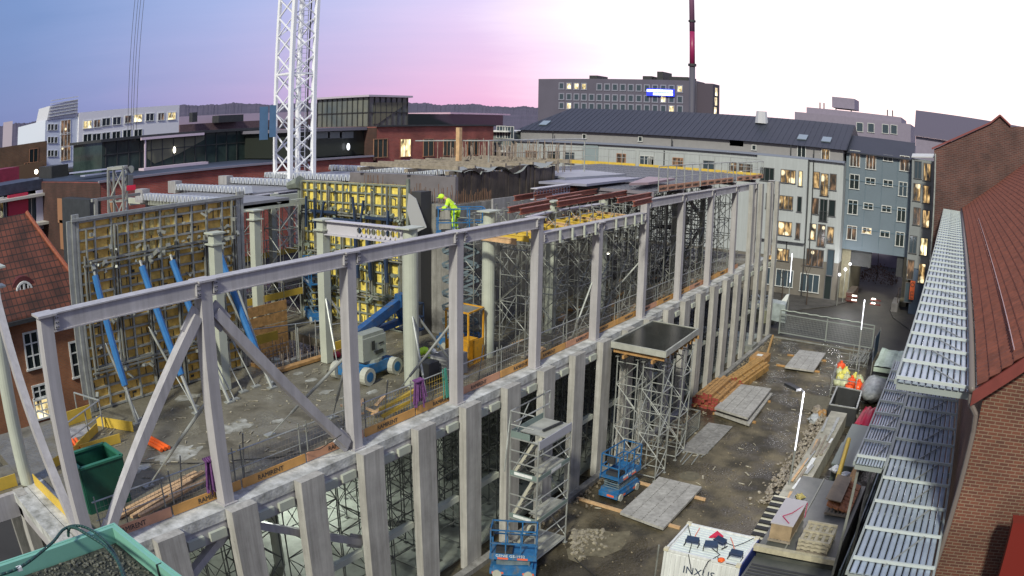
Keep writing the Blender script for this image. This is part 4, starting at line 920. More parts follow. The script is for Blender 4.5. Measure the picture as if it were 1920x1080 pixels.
# ------------------------------------------------------------ long raking props
def prop(p, q, label, group, up=.75, m1='bluebeam', r=.13, name='push_pull_prop'):
    p = Vector(p); q = Vector(q); t = thing(name, label, 'prop', tuple(p), group)
    k = p+(q-p)*(1-up); b = MB(); b.tube(k, q-(q-p)*.04, r, 8); b.build('tube', m1, t)
    b = MB(); b.tube(p, k, r*.5, 6); b.tube(q-(q-p)*.04, q, r*.4, 6); b.build('spindle', 'galv', t)
    b = MB(); b.cb((p.x, p.y, p.z+.03), (.35, .22, .05)); b.build('foot_plate', 'galv', t)
tops = ((1.25, 8.9, 5.0), (3.3, 8.9, 5.0), (4.67, 8.9, 5.0), (6.86, 8.9, 5.0)); feet = ((1.44, 7.03, 0), (3.65, 6.36, 0), (5.14, 6.38, 0), (7.22, 6.43, 0))
for k, (a, b_) in enumerate(zip(feet, tops)):
    prop(a, b_, 'long blue raking prop against the amber formwork, %s from the left' % ('first', 'second', 'third', 'fourth')[k], 'blue raking props')
rnd = random.Random(8)
for k, (x, y, x2, z2, mm) in enumerate(((1.7, 7.3, 1.5, 2.4, 'galvd'), (3.9, 6.9, 3.5, 2.6, 'galvd'), (5.45, 6.46, 5.3, 3.2, 'galv'), (6.2, 6.9, 5.9, 3.0, 'wood'), (6.9, 7.0, 6.3, 3.6, 'galv'), (7.6, 6.9, 7.2, 3.4, 'galvd'), (8.0, 7.5, 7.8, 3.3, 'galv'))):
    prop((x, y, 0), (x2, 8.95, z2), 'short raking prop low against the amber formwork', 'short raking props', up=.6, m1=mm, r=.05)
for k, ((x, y), (dx, dy)) in enumerate((((10.8, 7.15), (-.9, -1.6)), ((10.8, 7.15), (1.6, -.9)), ((10.83, 2.74), (-1.4, -1.9)), ((10.83, 2.74), (1.8, -1.0)), ((5.3, .4), (-1.1, 2.6)), ((5.3, .4), (1.3, 2.2)), ((10.3, .4), (-1.1, 1.9)), ((20.3, .4), (-1.2, .5)), ((25.3, .4), (-1.4, 2)), ((.3, .4), (1.2, 2.0)), ((.3, .4), (-1.2, 2.2)))):
    lab = ('raking prop steadying the %s grey column' % ('square', 'square', 'round', 'round', '', '', '', '', '', '', '')[k]) if k < 4 else 'thin raking prop steadying a front row steel column'
    prop((x+dx, y+dy, 0), (x, y, 2.9), lab + (', foot nearer the camera' if k in (0, 2) else ', foot farther right' if k < 4 else ''), 'column props', up=.7, m1='galv', r=.045)
# ============================================================ SHORING TOWERS
def make_tower(w, d, h, label, group, matn='galvd', lev=None, r=.026):
    t = thing('shoring_tower', label, 'scaffold tower', (0, 0, 0), group, world=False)
    f = MB(); n = lev or max(3, int(h/1.0)); cs = [(-w/2, -d/2), (w/2, -d/2), (w/2, d/2), (-w/2, d/2)]
    for x, y in cs: f.tube((x, y, .12), (x, y, h-.15), r*1.1, 4)
    for k in range(n+1):
        z = .2+k*(h-.45)/n
        for a, b in ((0, 3), (1, 2)): f.tube((*cs[a], z), (*cs[b], z), r*.9, 4)
        if k % 2 == 0:
            for a, b in ((0, 1), (3, 2)): f.tube((*cs[a], z), (*cs[b], z), r*.8, 4)
    f.build('frame', M[matn], t, local=True)
    b_ = MB()
    for k in range(n):
        z0 = .2+k*(h-.45)/n; z1 = .2+(k+1)*(h-.45)/n
        for a, b in ((0, 1), (3, 2)):
            if (k+a) % 2: a, b = b, a
            b_.tube((*cs[a], z0), (*cs[b], z1), r*.75, 4)
        a, b = (0, 3) if k % 2 else (3, 0); b_.tube((*cs[a], z0), (*cs[b], z1), r*.7, 4)
        a, b = (2, 1) if k % 2 else (1, 2); b_.tube((*cs[a], z0), (*cs[b], z1), r*.7, 4)
    b_.build('cross_brace', M[matn], t, local=True)
    j = MB()
    for x, y in cs:
        j.cb((x, y, .01), (.15, .15, .02)); j.tube((x, y, 0), (x, y, .2), r*.6, 4); j.tube((x, y, h-.2), (x, y, h), r*.6, 4); j.cb((x, y, h), (.16, .16, .015))
    j.build('screw_jack', M[matn], t, local=True)
    return t
gl_ = 'identical shoring towers under the upper deck'; gu_ = 'identical shoring towers under the roof decking'
tl0 = make_tower(1.25, 1.25, 6.0, 'dark steel shoring tower standing in the lower storey under the deck', gl_, 'scafdark', 5)
first = True
for i in range(0, 19):
    for y in (1.5, 3.4, 6.6):
        if y > 6 and i > 9: continue
        if i in (1, 2) and y > 3: continue
        x = i*2.5+1.75 + (.3 if y > 3 else 0)
        if first: tl0.location = (x, y, GZ+.07); first = False
        else: copy_tree(tl0, (x, y, GZ+.07), rz=(0 if (i+int(y)) % 2 else PI/2))
tu0 = make_tower(1.2, 1.2, 5.72, 'grey steel shoring tower in the upper storey under the roof beams', gu_, 'galvd', 5)
first = True; rnd = random.Random(4)
spots = [(16.4+2.15*i, y) for i in range(13) for y in (1.7, 4.2)]+[(34.5+2.4*i, y) for i in range(5) for y in (6.8, 9.2, 11.6)]
for (x, y) in spots:
    if abs((x-.3) % 5-0) < .2 and y < 2: x += .4
    dz = 0 if y > 3 or x > 25 or x < 15 else 0
    if first: tu0.location = (x, y, 0); first = False
    else: copy_tree(tu0, (x, y, 0), rz=rnd.choice((0, PI/2)), scale=None)
for (x, y) in ((12.6, 14.6), (14.6, 14.2), (12.4, 16.6), (14.6, 19.0), (18.6, 15.4)):
    copy_tree(tu0, (x, y, 0), label='grey steel shoring tower under the rear deck beside the crane mast')['group'] = 'identical towers under the rear deck'
# roof beams on the towers
rnd = random.Random(6)
def rb_(p, q, mm, lab, cat, grp, w=.14, h=.24, wood=False):
    b = MB()
    if wood: b.bar(p, q, .08, .04); b.bar(Vector(p)-Vector((0, 0, .18)), Vector(q)-Vector((0, 0, .18)), .08, .04); b.bar(Vector(p)-Vector((0, 0, .09)), Vector(q)-Vector((0, 0, .09)), .03, .14)
    else: b.hbeam(p, q, w, h, .02, .035)
    return b.build('roof_beam' if not wood else 'timber_beam', mm, None, label=lab, cat=cat, group=grp)
for k, (a, b) in enumerate((((954, 394), (1030, 379)), ((976, 397), (1031, 387)), ((1046, 377), (1090, 369)), ((1003, 371), (1082, 357)), ((1025, 374), (1118, 358)), ((1046, 383), (1148, 366)), ((1158, 376), (1224, 364)), ((1188, 382), (1222, 374)), ((1128, 369), (1196, 357)), ((965, 372), (1080, 354)))):
    p = AT(*a, Z=6.0); q = AT(*b, Z=6.0)
    rb_(p, q, M['redsteel'], 'red oxide steel beam lying on the shoring towers, %s of ten' % (ORD[k] if k else 'first'), 'steel beam', 'red beams on the shoring towers')
for k in range(13):
    x = 14.2+k*.85
    rb_((x, .55, 5.1), (x-.15, 2.9, 5.18), M['yellow'] if k % 3 else M['wood'], 'yellow timber girder resting on the shoring heads beside the front beam', 'timber beam', 'yellow timber girders', wood=True)
# ============================================================ CANOPY SLAB on towers over the yard
cp = thing('entrance_canopy', 'flat dark wet concrete canopy slab on scaffold towers over the yard', 'canopy', (23, -1.5, -.4))
P = [Vector((20.75, -.32, -.36)), Vector((20.6, -3.0, -.36)), Vector((25.2, -2.82, -.36)), Vector((25.4, -.32, -.36))]
MB().prism(P, (0, 0, .26)).build('slab', mat('wet dark concrete', (.028, .030, .026), .22, var=.35, vs=.8, bump=.08), cp)
mb = MB()
for a, b in ((0, 1), (1, 2), (2, 3), (3, 0)): mb.bar(P[a]+Vector((0, 0, .15)), P[b]+Vector((0, 0, .15)), .08, .28)
mb.build('edge_form', mat('grey canopy edge', (.36, .36, .33), .7, var=.2, vs=2), cp)
mb = MB()
for k in range(9): mb.bar((20.8+k*.55, -2.9, -.50), (20.9+k*.55, -.4, -.50), .07, .16)
mb.bar((20.6, -1, -.66), (25.4, -1, -.66), .1, .16); mb.bar((20.6, -2.4, -.66), (25.4, -2.4, -.66), .1, .16); mb.build('timber_joist', M['woodo'], cp)
tc0 = make_tower(1.15, 1.0, 5.62, 'x', 'scaffold towers under the canopy slab', 'galv', 5, .03)
for k, ((x, y), lab) in enumerate((((21.55, -2.35), 'galvanised tower under the near corner of the canopy, closest to the camera'), ((21.7, -1.0), 'galvanised tower under the canopy beside the concrete pier, near end'),
                        ((24.3, -2.25), 'galvanised tower under the far outer corner of the canopy'), ((24.4, -.95), 'galvanised tower under the far inner corner of the canopy'))):
    if k == 0: tc0.location = (x, y, GZ); tc0['label'] = lab
    else: copy_tree(tc0, (x, y, GZ), label=lab)
# ============================================================ STAIR TOWER
st = thing('stair_tower', 'aluminium scaffold stair tower standing against the concrete piers', 'stair tower', (12.8, -1.6, GZ))
X0, X1, Y0, Y1 = 11.65, 13.9, -2.15, -1.0
mb = MB()
for x, y, zt in ((X0, Y0, -1.3), (X0, Y1, -.4), (X1, Y0, -1.3), (X1, Y1, -.3)): mb.tube((x, y, GZ), (x, y, zt), .035, 6); mb.cb((x, y, GZ+.02), (.16, .16, .03))
LV = (-6.2, -4.62, -2.87, -1.40)
for z in LV+(-.4,):
    mb.tube((X0, Y1, z), (X1, Y1, z), .03, 5)
    if z > -1: continue
    mb.tube((X0, Y0, z), (X1, Y0, z), .03, 5); mb.tube((X0, Y0, z), (X0, Y1, z), .03, 5); mb.tube((X1, Y0, z), (X1, Y1, z), .03, 5)
mb.build('frame', 'galv', st)
mb = MB()
for z in LV[:-1]:
    for dz in (.55, 1.0): mb.tube((X0, Y0, z+dz), (X1, Y0, z+dz), .024, 5); mb.tube((X0, Y0, z+dz), (X0, Y1, z+dz), .024, 5)
    mb.tube((X0, Y1, z), (X1, Y1, z+1.4), .02, 4); mb.tube((X1, Y0, z+.1), (X1, Y1, z+1.3), .02, 4)
for dz in (.5, 1.0): mb.tube((X0+.3, Y1, -1.4+dz), (X1+.4, Y1, -1.4+dz), .03, 5); mb.tube((X0, Y1, -1.4+dz), (X0, Y0+.2, -1.4+dz), .026, 5)
mb.tube((X0, Y1, -.4), (X0-.35, Y1, -2.6), .03, 5); mb.tube((X1+.4, Y1, -.4), (X1+.4, Y1, -1.1), .03, 5); mb.tube((X0+.3, Y1, -1.4), (X0+1.2, Y1, -.4), .022, 4)
mb.build('guard_rail', 'galv', st)
for z in LV:
    MB().box(X0+(.62 if z > -6 else 0), X1, Y0+.02, Y1-(.45 if -6 < z < -2 else 0), z, z+.04).build('platform', mat('pale plywood deck', (.34, .34, .31), .6, var=.2, vs=2), st)
mb = MB()
for z in LV[1:3]: mb.box(X0-.03, X0-.005, Y0, Y1, z+.03, z+.22); mb.box(X0, X1, Y0-.03, Y0-.005, z+.03, z+.18)
mb.box(X0, X1, Y0-.02, Y0, -1.36, -1.1) if False else mb.box(X0+.02, X1, Y1+.0, Y1+.03, -1.36, -1.15); mb.box(X0-.02, X0, Y0+.35, Y1, -1.36, -1.12)
mb.build('toe_board', mat('grey green toe board', (.17, .22, .21), .5), st)
MB().box(X0-.02, X1, Y0-.05, Y0-.02, -1.62, -1.3).build('side_beam', mat('pale lilac beam', (.40, .40, .46), .5), st)
mb = MB()
for z, zt in zip(LV[:-1], LV[1:]):
    n = 7
    for x in (X0+.08, X0+.55): mb.bar((x, Y1-.08, z), (x, Y0+.22, zt), .03, .1)
    for k in range(n): f_ = (k+.5)/n; mb.cb((X0+.315, (Y1-.08)*(1-f_)+(Y0+.22)*f_, z*(1-f_)+zt*f_), (.44, .15, .03))
mb.build('stair_flight', mat('dusty aluminium treads', (.45, .43, .36), .5), st)
mb = MB()
for z in (-4.62, -2.87): mb.box(X0-.036, X0-.031, Y0+.2, Y1-.2, z+.08, z+.19)
mb.box(X0+.9, X0+1.6, Y0-.037, Y0-.031, -2.83, -2.7); mb.build('label_plate', 'white', st)
MB().bar((12.6, -1.75, -1.28), (13.7, -1.9, -1.28), .07, .07).build('steel_bar', 'dark', None, label='dark bar lying on the top platform of the stair tower', cat='bar')
# ============================================================ SCISSOR LIFTS
def make_lift(hp, label, world=False, L_=1.95, W_=.95):
    t = thing('scissor_lift', label, 'scissor lift', (0, 0, 0), 'blue scissor lifts', world=False)
    b = MB(); b.box(-L_/2, L_/2, -W_/2, W_/2, .14, .38); b.box(-L_/2+.12, L_/2-.12, -W_/2+.02, W_/2-.02, .381, .52); b.box(-.5, .5, -W_/2-.03, W_/2+.03, .12, .34); b.build('chassis', 'blue', t, local=True)
    for x in (-1, 1):
        for y in (-1, 1):
            w_ = MB(); w_.tube((x*(L_/2-.27), y*(W_/2-.08), .17), (x*(L_/2-.27), y*(W_/2+.06), .17), .17, 12); w_.build('wheel', 'tyre', t, local=True)
    s = MB(); n = 4 if hp < 2.2 else int(hp/.62); z0 = .53; dz = (hp-z0-.08)/n
    for k in range(n):
        for y in (-W_/2+.12, W_/2-.12):
            s.bar((-L_/2+.25, y, z0+dz*k), (L_/2-.25, y, z0+dz*(k+1)), .05, .075); s.bar((L_/2-.25, y+.06*(1 if y < 0 else -1), z0+dz*k), (-L_/2+.25, y+.06*(1 if y < 0 else -1), z0+dz*(k+1)), .05, .075)
        for x in (-L_/2+.25, L_/2-.25): s.tube((x, -W_/2+.1, z0+dz*k), (x, W_/2-.1, z0+dz*k), .025, 5)
    s.build('scissor_stack', mat('grey blue scissor arms', (.13, .17, .20), .5, var=.3, vs=4), t, local=True)
    p = MB(); p.box(-L_/2, L_/2, -W_/2, W_/2, hp, hp+.06); p.box(-L_/2-.01, L_/2+.01, -W_/2-.012, -W_/2, hp-.12, hp+.14); p.box(-L_/2-.01, L_/2+.01, W_/2, W_/2+.012, hp-.12, hp+.14); p.build('platform', 'blue', t, local=True)
    g = MB()
    xs = [-L_/2+.03+k*(L_-.06)/3 for k in range(4)]
    for x in xs:
        for y in (-W_/2+.03, W_/2-.03): g.bar((x, y, hp), (x, y, hp+1.1), .045)
    for z in (.55, 1.1):
        for y in (-W_/2+.03, W_/2-.03): g.bar((xs[0], y, hp+z), (xs[-1], y, hp+z), .045)
        for x in (xs[0], xs[-1]): g.bar((x, -W_/2+.03, hp+z), (x, W_/2-.03, hp+z), .045)
    g.build('guard_rail', 'blue', t, local=True)
    c = MB(); c.box(-L_/2-.04, -L_/2+.12, -.2, .15, hp+.75, hp+1.05); c.box(-L_/2+.2, -L_/2+.8, -.35, .3, hp+.07, hp+.2); c.build('control_box', 'dark', t, local=True)
    s = MB(); s.box(-L_/2-.002, -L_/2+.0, -.3, .05, .2, .3)
    for x in (-.75, .35): s.box(x, x+.42, -W_/2-.036, -W_/2-.031, .18, .27)
    for x in (-.55, .15): s.box(x, x+.38, -W_/2-.016, -W_/2-.013, hp-.1, hp-.02)
    s.build('warning_sticker', mat('red orange sticker', (.75, .14, .06), .5), t, local=True)
    for y, rz in ((-W_/2-.014, 0), (W_/2+.014, PI)):
        o = text('GENIE GS-1932', .16, (-.62 if rz == 0 else .62, y, hp+.0), (PI/2, 0, rz), 'white', None, 'lettering'); o.parent = t
    return t
l1 = make_lift(1.05, 'blue scissor lift parked on the yard between the slab panel and the piers'); l1.location = (19.1, -1.95, GZ); l1.rotation_euler = (0, 0, math.radians(-5))
l2 = make_lift(.92, 'blue scissor lift at the foot of the stair tower', L_=1.66, W_=.82); l2.location = (10.85, -1.75, GZ); l2.rotation_euler = (0, 0, math.radians(-62))
l3 = make_lift(1.9, 'blue scissor lift deep inside the building near the crane mast'); l3.location = (15.4, 12.6, 0); l3.rotation_euler = (0, 0, math.radians(60))
l4 = make_lift(4.75, 'raised blue scissor lift carrying a worker at the concrete core'); l4.location = (15.9, 4.35, 0); l4.rotation_euler = (0, 0, math.radians(-48))
# ============================================================ BOOM LIFT
bm = thing('boom_lift', 'blue and grey boom lift with folded arm on the muddy upper deck', 'boom lift', (0, 0, 0), world=False)
mb = MB(); mb.box(-1.0, 1.0, -.55, .55, .22, .62); mb.box(-.6, .6, -.62, .62, .3, .66); mb.build('chassis', 'blue', bm, local=True)
for x in (-.82, .82):
    for y in (-.72, .72):
        w_ = MB(); w_.tube((x, y-.13, .33), (x, y+.13, .33), .33, 16); o = w_.build('wheel', M['tyre'], bm, local=True)
        r_ = MB(); s_ = -1 if y < 0 else 1; r_.tube((x, y+.11*s_, .33), (x, y+.14*s_, .33), .19, 12); rr = r_.build('rim', 'blue', None, local=True); rr.parent = o
mb = MB(); mb.tube((0, 0, .62), (0, 0, .78), .62, 18); mb.prism([(-.75, -.5, .79), (.55, -.55, .79), (.75, -.3, .79), (.75, .3, .79), (.55, .55, .79), (-.75, .5, .79)], (0, 0, .85))
mb.prism([(-.68, -.44, 1.641), (.5, -.48, 1.641), (.66, .26, 1.641), (-.68, .44, 1.641)], (0, 0, .14)); mb.build('turret', mat('pale grey cowling', (.30, .32, .29), .5, var=.12, vs=3), bm, local=True)
mb = MB(); mb.box(-.3, -.12, -.562, -.555, 1.15, 1.5); mb.box(.1, .4, -.562, -.555, 1.3, 1.36); mb.box(-.1, .35, -.562, -.555, .95, 1.1); mb.build('cover_vents', 'dark', bm, local=True)
mb = MB(); mb.bar((-.5, .15, 1.6), (2.2, .15, 2.35), .28, .36); mb.bar((2.2, .15, 2.3), (.6, .15, 1.75), .24, .26); mb.bar((.6, .4, 1.45), (2.9, .4, 1.5), .22, .24); mb.bar((2.3, .3, 2.3), (2.9, .3, 1.5), .24, .3); mb.tube((.5, .15, 1.5), (1.9, .15, 2.15), .06, 6); mb.cb((2.45, .15, 2.45), (.4, .34, .5)); mb.build('boom', mat('deep blue boom paint', (.018, .085, .24), .45, var=.3, vs=3, dirt=(.12, .12, .11)), bm, local=True)
mb = MB(); mb.box(2.7, 3.4, -.3, .7, 1.1, 1.16)
for x in (2.72, 3.38):
    for y in (-.28, .68): mb.bar((x, y, 1.1), (x, y, 2.2), .04)
for z in (1.65, 2.2): mb.bar((2.72, -.28, z), (3.38, -.28, z), .04); mb.bar((2.72, .68, z), (3.38, .68, z), .04); mb.bar((3.38, -.28, z), (3.38, .68, z), .04)
mb.build('basket', 'navy', bm, local=True)
bm.location = (10.55, 4.75, 0); bm.rotation_euler = (0, 0, math.radians(4))
# ============================================================ WORKERS
def skinned(name, verts, edges, rad, m_, parent, sub_=1, root=0):
    me = bpy.data.meshes.new(name); me.from_pydata([tuple(v) for v in verts], edges, []); me.materials.append(M[m_] if isinstance(m_, str) else m_)
    o = bpy.data.objects.new(name, me); COL.objects.link(o); md = o.modifiers.new('skin', 'SKIN')
    sv = me.skin_vertices[0].data
    for k, r in enumerate(rad): sv[k].radius = (r, r) if isinstance(r, (int, float)) else r; sv[k].use_root = (k == root)
    md.use_smooth_shade = True; s = o.modifiers.new('sub', 'SUBSURF'); s.levels = sub_; s.render_levels = sub_
    o.parent = parent; return o
def person(label, loc, rz, J, helmet='hivis'):
    """J: joints in a local frame, x forward; keys pelvis chest neck head, and for s in L,R: sh el wr hip kn an toe"""
    t = thing('person', label, 'person', (0, 0, 0), world=False)
    V = {k: Vector(v) for k, v in J.items()}
    keys = ['pelvis', 'waist', 'chest', 'neck', 'head', 'crown']; R_ = {'pelvis': .15, 'waist': .13, 'chest': .15, 'neck': .06, 'head': .095, 'crown': .07}
    for s in 'LR': keys += [s+k for k in ('sh', 'el', 'wr', 'ha', 'hip', 'kn', 'an', 'toe')]
    for s in 'LR': R_.update({s+'sh': .075, s+'el': .05, s+'wr': .033, s+'ha': .035, s+'hip': .095, s+'kn': .065, s+'an': .045, s+'toe': .035})
    V['waist'] = (V['pelvis']+V['chest'])/2; hd = (V['head']-V['neck']).normalized(); V['crown'] = V['head']+hd*.08
    for s in 'LR': d_ = (V[s+'wr']-V[s+'el']).normalized(); V[s+'ha'] = V[s+'wr']+d_*.07
    idx = {k: i for i, k in enumerate(keys)}
    E_ = [('pelvis', 'waist'), ('waist', 'chest'), ('chest', 'neck'), ('neck', 'head'), ('head', 'crown')]
    for s in 'LR': E_ += [('chest', s+'sh'), (s+'sh', s+'el'), (s+'el', s+'wr'), (s+'wr', s+'ha'), ('pelvis', s+'hip'), (s+'hip', s+'kn'), (s+'kn', s+'an'), (s+'an', s+'toe')]
    vs = [V[k] for k in keys]; rad = [R_[k] for k in keys]; ed = [(idx[a], idx[b]) for a, b in E_]
    for s in 'LR':                                   # fingers and thumb
        d_ = (V[s+'wr']-V[s+'el']).normalized(); sd = d_.cross(Vector((0, 0, 1))).normalized() if abs(d_.z) < .95 else Vector((0, 1, 0)); dn = d_.cross(sd)
        for k, (o_, l_) in enumerate(((-.03, .07), (-.01, .085), (.01, .08), (.03, .06), (.045, .045))):
            b = len(vs); vs.append(V[s+'ha']+sd*o_+d_*(.02 if k < 4 else -.02)); vs.append(vs[b]+d_*l_*.6+dn*.01); vs.append(vs[b]+d_*l_*.85+dn*.03); rad += [.012, .010, .009]
            ed += [(idx[s+'ha'], b), (b, b+1), (b+1, b+2)]
    skinned('body', vs, ed, rad, 'skin', t)
    def part(name, ks, es, m_, g):
        skinned(name, [V[k] for k in ks], [(ks.index(a), ks.index(b)) for a, b in es], [R_[k]+g for k in ks], m_, t)
    part('jacket', ['waist', 'chest', 'Lsh', 'Lel', 'Lwr', 'Rsh', 'Rel', 'Rwr', 'pelvis', 'neck'], [('pelvis', 'waist'), ('waist', 'chest'), ('chest', 'neck'), ('chest', 'Lsh'), ('Lsh', 'Lel'), ('Lel', 'Lwr'), ('chest', 'Rsh'), ('Rsh', 'Rel'), ('Rel', 'Rwr')], 'hivis', .022)
    part('trousers', ['pelvis', 'Lhip', 'Lkn', 'Lan', 'Rhip', 'Rkn', 'Ran'], [('pelvis', 'Lhip'), ('Lhip', 'Lkn'), ('Lkn', 'Lan'), ('pelvis', 'Rhip'), ('Rhip', 'Rkn'), ('Rkn', 'Ran')], 'hivis', .025)
    b = MB()
    for s in 'LR':
        a = V[s+'kn']*.45+V[s+'an']*.55; c = V[s+'kn']*.3+V[s+'an']*.7; b.tube(a, c, .088, 8)
        a = V[s+'sh']*.4+V[s+'el']*.6; c = V[s+'sh']*.25+V[s+'el']*.75; b.tube(a, c, .082, 8)
    b.tube(V['waist'], V['waist']*.75+V['chest']*.25, .168, 12); b.build('reflective_band', mat('silver band', (.5, .52, .5), .4), t, local=True)
    for s in 'LR': b = MB(); b.bar(V[s+'an']+Vector((-.06, 0, -.02)), V[s+'toe']+Vector((.03, 0, 0)), .1, .1); b.build('boot', 'black', t, local=True)
    b = MB(); c = V['head']+hd*.06; b.blob(c, (.135, .125, .115), 12, 8); b.bar(c+Vector((.05, 0, -.03)), c+Vector((.2, 0, -.05)), .16, .015); b.build('helmet', helmet, t, smooth=True, local=True)
    b = MB(); f_ = hd.cross(Vector((0, 1, 0))).normalized(); f_ = -f_ if f_.x < 0 and abs(hd.z) > .5 else f_
    b.blob(V['head']+f_*.1-hd*.03, (.016, .014, .02), 6, 4); b.build('nose', 'skin', t, local=True)
    b = MB(); b.blob(V['head']+f_*.088+Vector((0, .035, 0)), (.014, .014, .012), 6, 4); b.blob(V['head']+f_*.088+Vector((0, -.035, 0)), (.014, .014, .012), 6, 4); b.bar(V['head']+f_*.09-hd*.075+Vector((0, -.025, 0)), V['head']+f_*.09-hd*.075+Vector((0, .025, 0)), .01, .01); b.build('eyes_and_mouth', 'dark', t, local=True)
    t.location = loc; t.rotation_euler = (0, 0, rz); return t
JA = dict(pelvis=(0, 0, .93), chest=(.26, 0, 1.30), neck=(.40, 0, 1.43), head=(.53, 0, 1.48), Lsh=(.28, .2, 1.33), Lel=(.38, .26, 1.05), Lwr=(.56, .16, .95), Rsh=(.28, -.2, 1.33), Rel=(.42, -.27, 1.06), Rwr=(.60, -.14, 1.0),
          Lhip=(0, .1, .88), Lkn=(.08, .12, .48), Lan=(0, .13, .09), Ltoe=(.16, .14, .05), Rhip=(0, -.1, .88), Rkn=(.03, -.12, .48), Ran=(-.1, -.13, .09), Rtoe=(.07, -.14, .05))
person('worker in bright yellow hi-vis leaning over the rail of the raised blue lift', (15.75, 4.5, 4.81), math.radians(120), JA)
JB = dict(pelvis=(0, 0, .82), chest=(.36, 0, .98), neck=(.52, 0, .98), head=(.63, 0, .93), Lsh=(.38, .2, .98), Lel=(.45, .26, .70), Lwr=(.62, .16, .58), Rsh=(.38, -.2, .98), Rel=(.48, -.27, .72), Rwr=(.66, -.12, .62),
          Lhip=(0, .1, .78), Lkn=(.14, .12, .42), Lan=(-.02, .13, .09), Ltoe=(.14, .14, .05), Rhip=(0, -.1, .78), Rkn=(.05, -.12, .42), Ran=(-.22, -.13, .09), Rtoe=(-.06, -.14, .05))
person('worker in yellow hi-vis jacket bending over the grey crate on the deck', (11.75, 3.35, 0), math.radians(-40), JB, 'white')
# crate and clutter
cr = thing('steel_crate', 'grey open topped steel crate beside the bending worker', 'crate', (12.5, 2.5, 0), world=True)
mb = MB(); mb.box(11.95, 13.15, 1.95, 2.0, .1, .85); mb.box(11.95, 13.15, 2.8, 2.85, .1, .85); mb.box(11.95, 12.0, 2.0, 2.8, .1, .85); mb.box(13.1, 13.15, 2.0, 2.8, .1, .85); mb.box(11.95, 13.15, 1.95, 2.85, .06, .1)
mb.build('body', mat('grey crate steel', (.23, .23, .25), .5, var=.2, vs=4), cr)
mb = MB()
for k in range(5): mb.box(11.94, 11.948, 2.0, 2.8, .18+k*.14, .23+k*.14)
mb.build('side_ribs', mat('pale crate ribs', (.42, .42, .42), .5), cr)
mb = MB(); mb.box(11.15, 11.75, 2.2, 3.0, .01, .8).build('equipment_box', M['dark'], None, label='black equipment box between the round column and the grey crate', cat='box')
# yellow hoist cage
cg = thing('hoist_cage', 'orange yellow material cage standing behind the front beam', 'cage', (14.4, 3.0, 0))
yo = mat('orange yellow paint', (.62, .30, .02), .45, var=.2, dirt=(.2, .14, .06))
mb = MB()
for x, y in ((13.75, 2.35), (14.95, 2.5), (13.85, 3.5), (15.0, 3.6)): mb.bar((x, y, 0), (x, y, 2.15), .06)
for z in (.03, 2.15): mb.bar((13.75, 2.35, z), (14.95, 2.5, z), .06); mb.bar((13.85, 3.5, z), (15.0, 3.6, z), .06); mb.bar((13.75, 2.35, z), (13.85, 3.5, z), .06); mb.bar((14.95, 2.5, z), (15.0, 3.6, z), .06)
mb.build('frame', yo, cg)
mb = MB(); mb.box(14.25, 14.9, 2.46, 2.5, .05, .95); mb.box(13.85, 14.9, 3.4, 3.5, .05, .95); mb.box(14.3, 14.9, 2.7, 3.2, .05, .9); mb.build('panel', yo, cg)
MB().box(13.8, 14.95, 2.42, 3.58, 2.11, 2.14).build('roof_panel', 'galvd', cg)
# ============================================================ EDGE BARRIERS with tan toe boards
bgp = 'tan edge barriers along the front of the deck'
xs = [-3.75+2.45*k for k in range(19)]
for k, x in enumerate(xs):
    L_ = 2.38
    t = thing('edge_barrier', 'mesh edge barrier with tan toe board, %s along the deck edge from the camera' % ORD[k], 'barrier', (x, .66, 0), bgp)
    b = MB(); b.box(x, x+L_, .60, .63, .03, .30); b.build('toe_board', 'tan' if k % 3 else 'salmon', t)
    b = MB()
    for dx in (.1, L_-.12): b.tube((x+dx, .66, 0), (x+dx, .66, 1.25), .022, 5)
    b.build('post', 'galvd', t)
    b = MB(); b.tube((x, .66, 1.12), (x+L_, .66, 1.12), .022, 5); b.tube((x, .66, .62), (x+L_, .66, .62), .012, 4); b.build('top_rail', 'galv', t)
    b = MB()
    for j in range(17): b.tube((x+.1+j*.135, .66, .3), (x+.1+j*.135, .66, 1.1), .0045, 3)
    for j in range(4): b.tube((x+.1, .66, .42+j*.17), (x+L_-.1, .66, .42+j*.17), .0045, 3)
    b.build('mesh_panel', 'woodg' if k not in (4, 5) else 'yellow', t)
    text('RAMIRENT', .20, (x+.55+(k % 2)*.3, .594, .095), (PI/2, 0, 0), 'dark', t)
rs = random.Random(9)
for k in range(14):
    x = xs[k]+rs.uniform(.3, 2); t = MB().tube((x, .95, 0), (x+rs.uniform(-.1, .1), .74, 1.5), .022, 5)
    t.build('barrier_post', 'galvd', None, label='loose leaning steel post behind the front edge barriers', cat='post', group='leaning posts behind the barriers')
# yellow boards around the stair opening on the left and boards of the left wing
def board(p, q, lab, m_='yellow', h=.3):
    b = MB(); p = Vector(p); q = Vector(q); b.bar(p+Vector((0, 0, h/2)), q+Vector((0, 0, h/2)), .035, h); return b.build('toe_board', m_, None, label=lab, cat='board', group='yellow toe boards at the left opening')
board((-3.1, 5.6, .01), (-1.55, 6.2, .01), 'yellow toe board left of the stair opening, nearest the corner column'); board((-1.5, 6.1, .01), (.1, 6.0, .01), 'yellow toe board lying alone in front of the stair opening')
board((-1.6, 6.25, .01), (-.1, 7.4, .01), 'yellow toe board along the near side of the stair opening'); board((.15, 7.9, .01), (.95, 6.5, .01), 'yellow toe board at the right end of the stair opening', h=.34)
board((-12, 4.95+.3, .01), (-4.6, 5.2+.1, .01), 'long yellow toe board on the left deck wing', h=.38); board((-4.0, 5.0, .01), (-3.95, 1.2, .01), 'yellow toe board behind the dusty left ledge', h=.34)
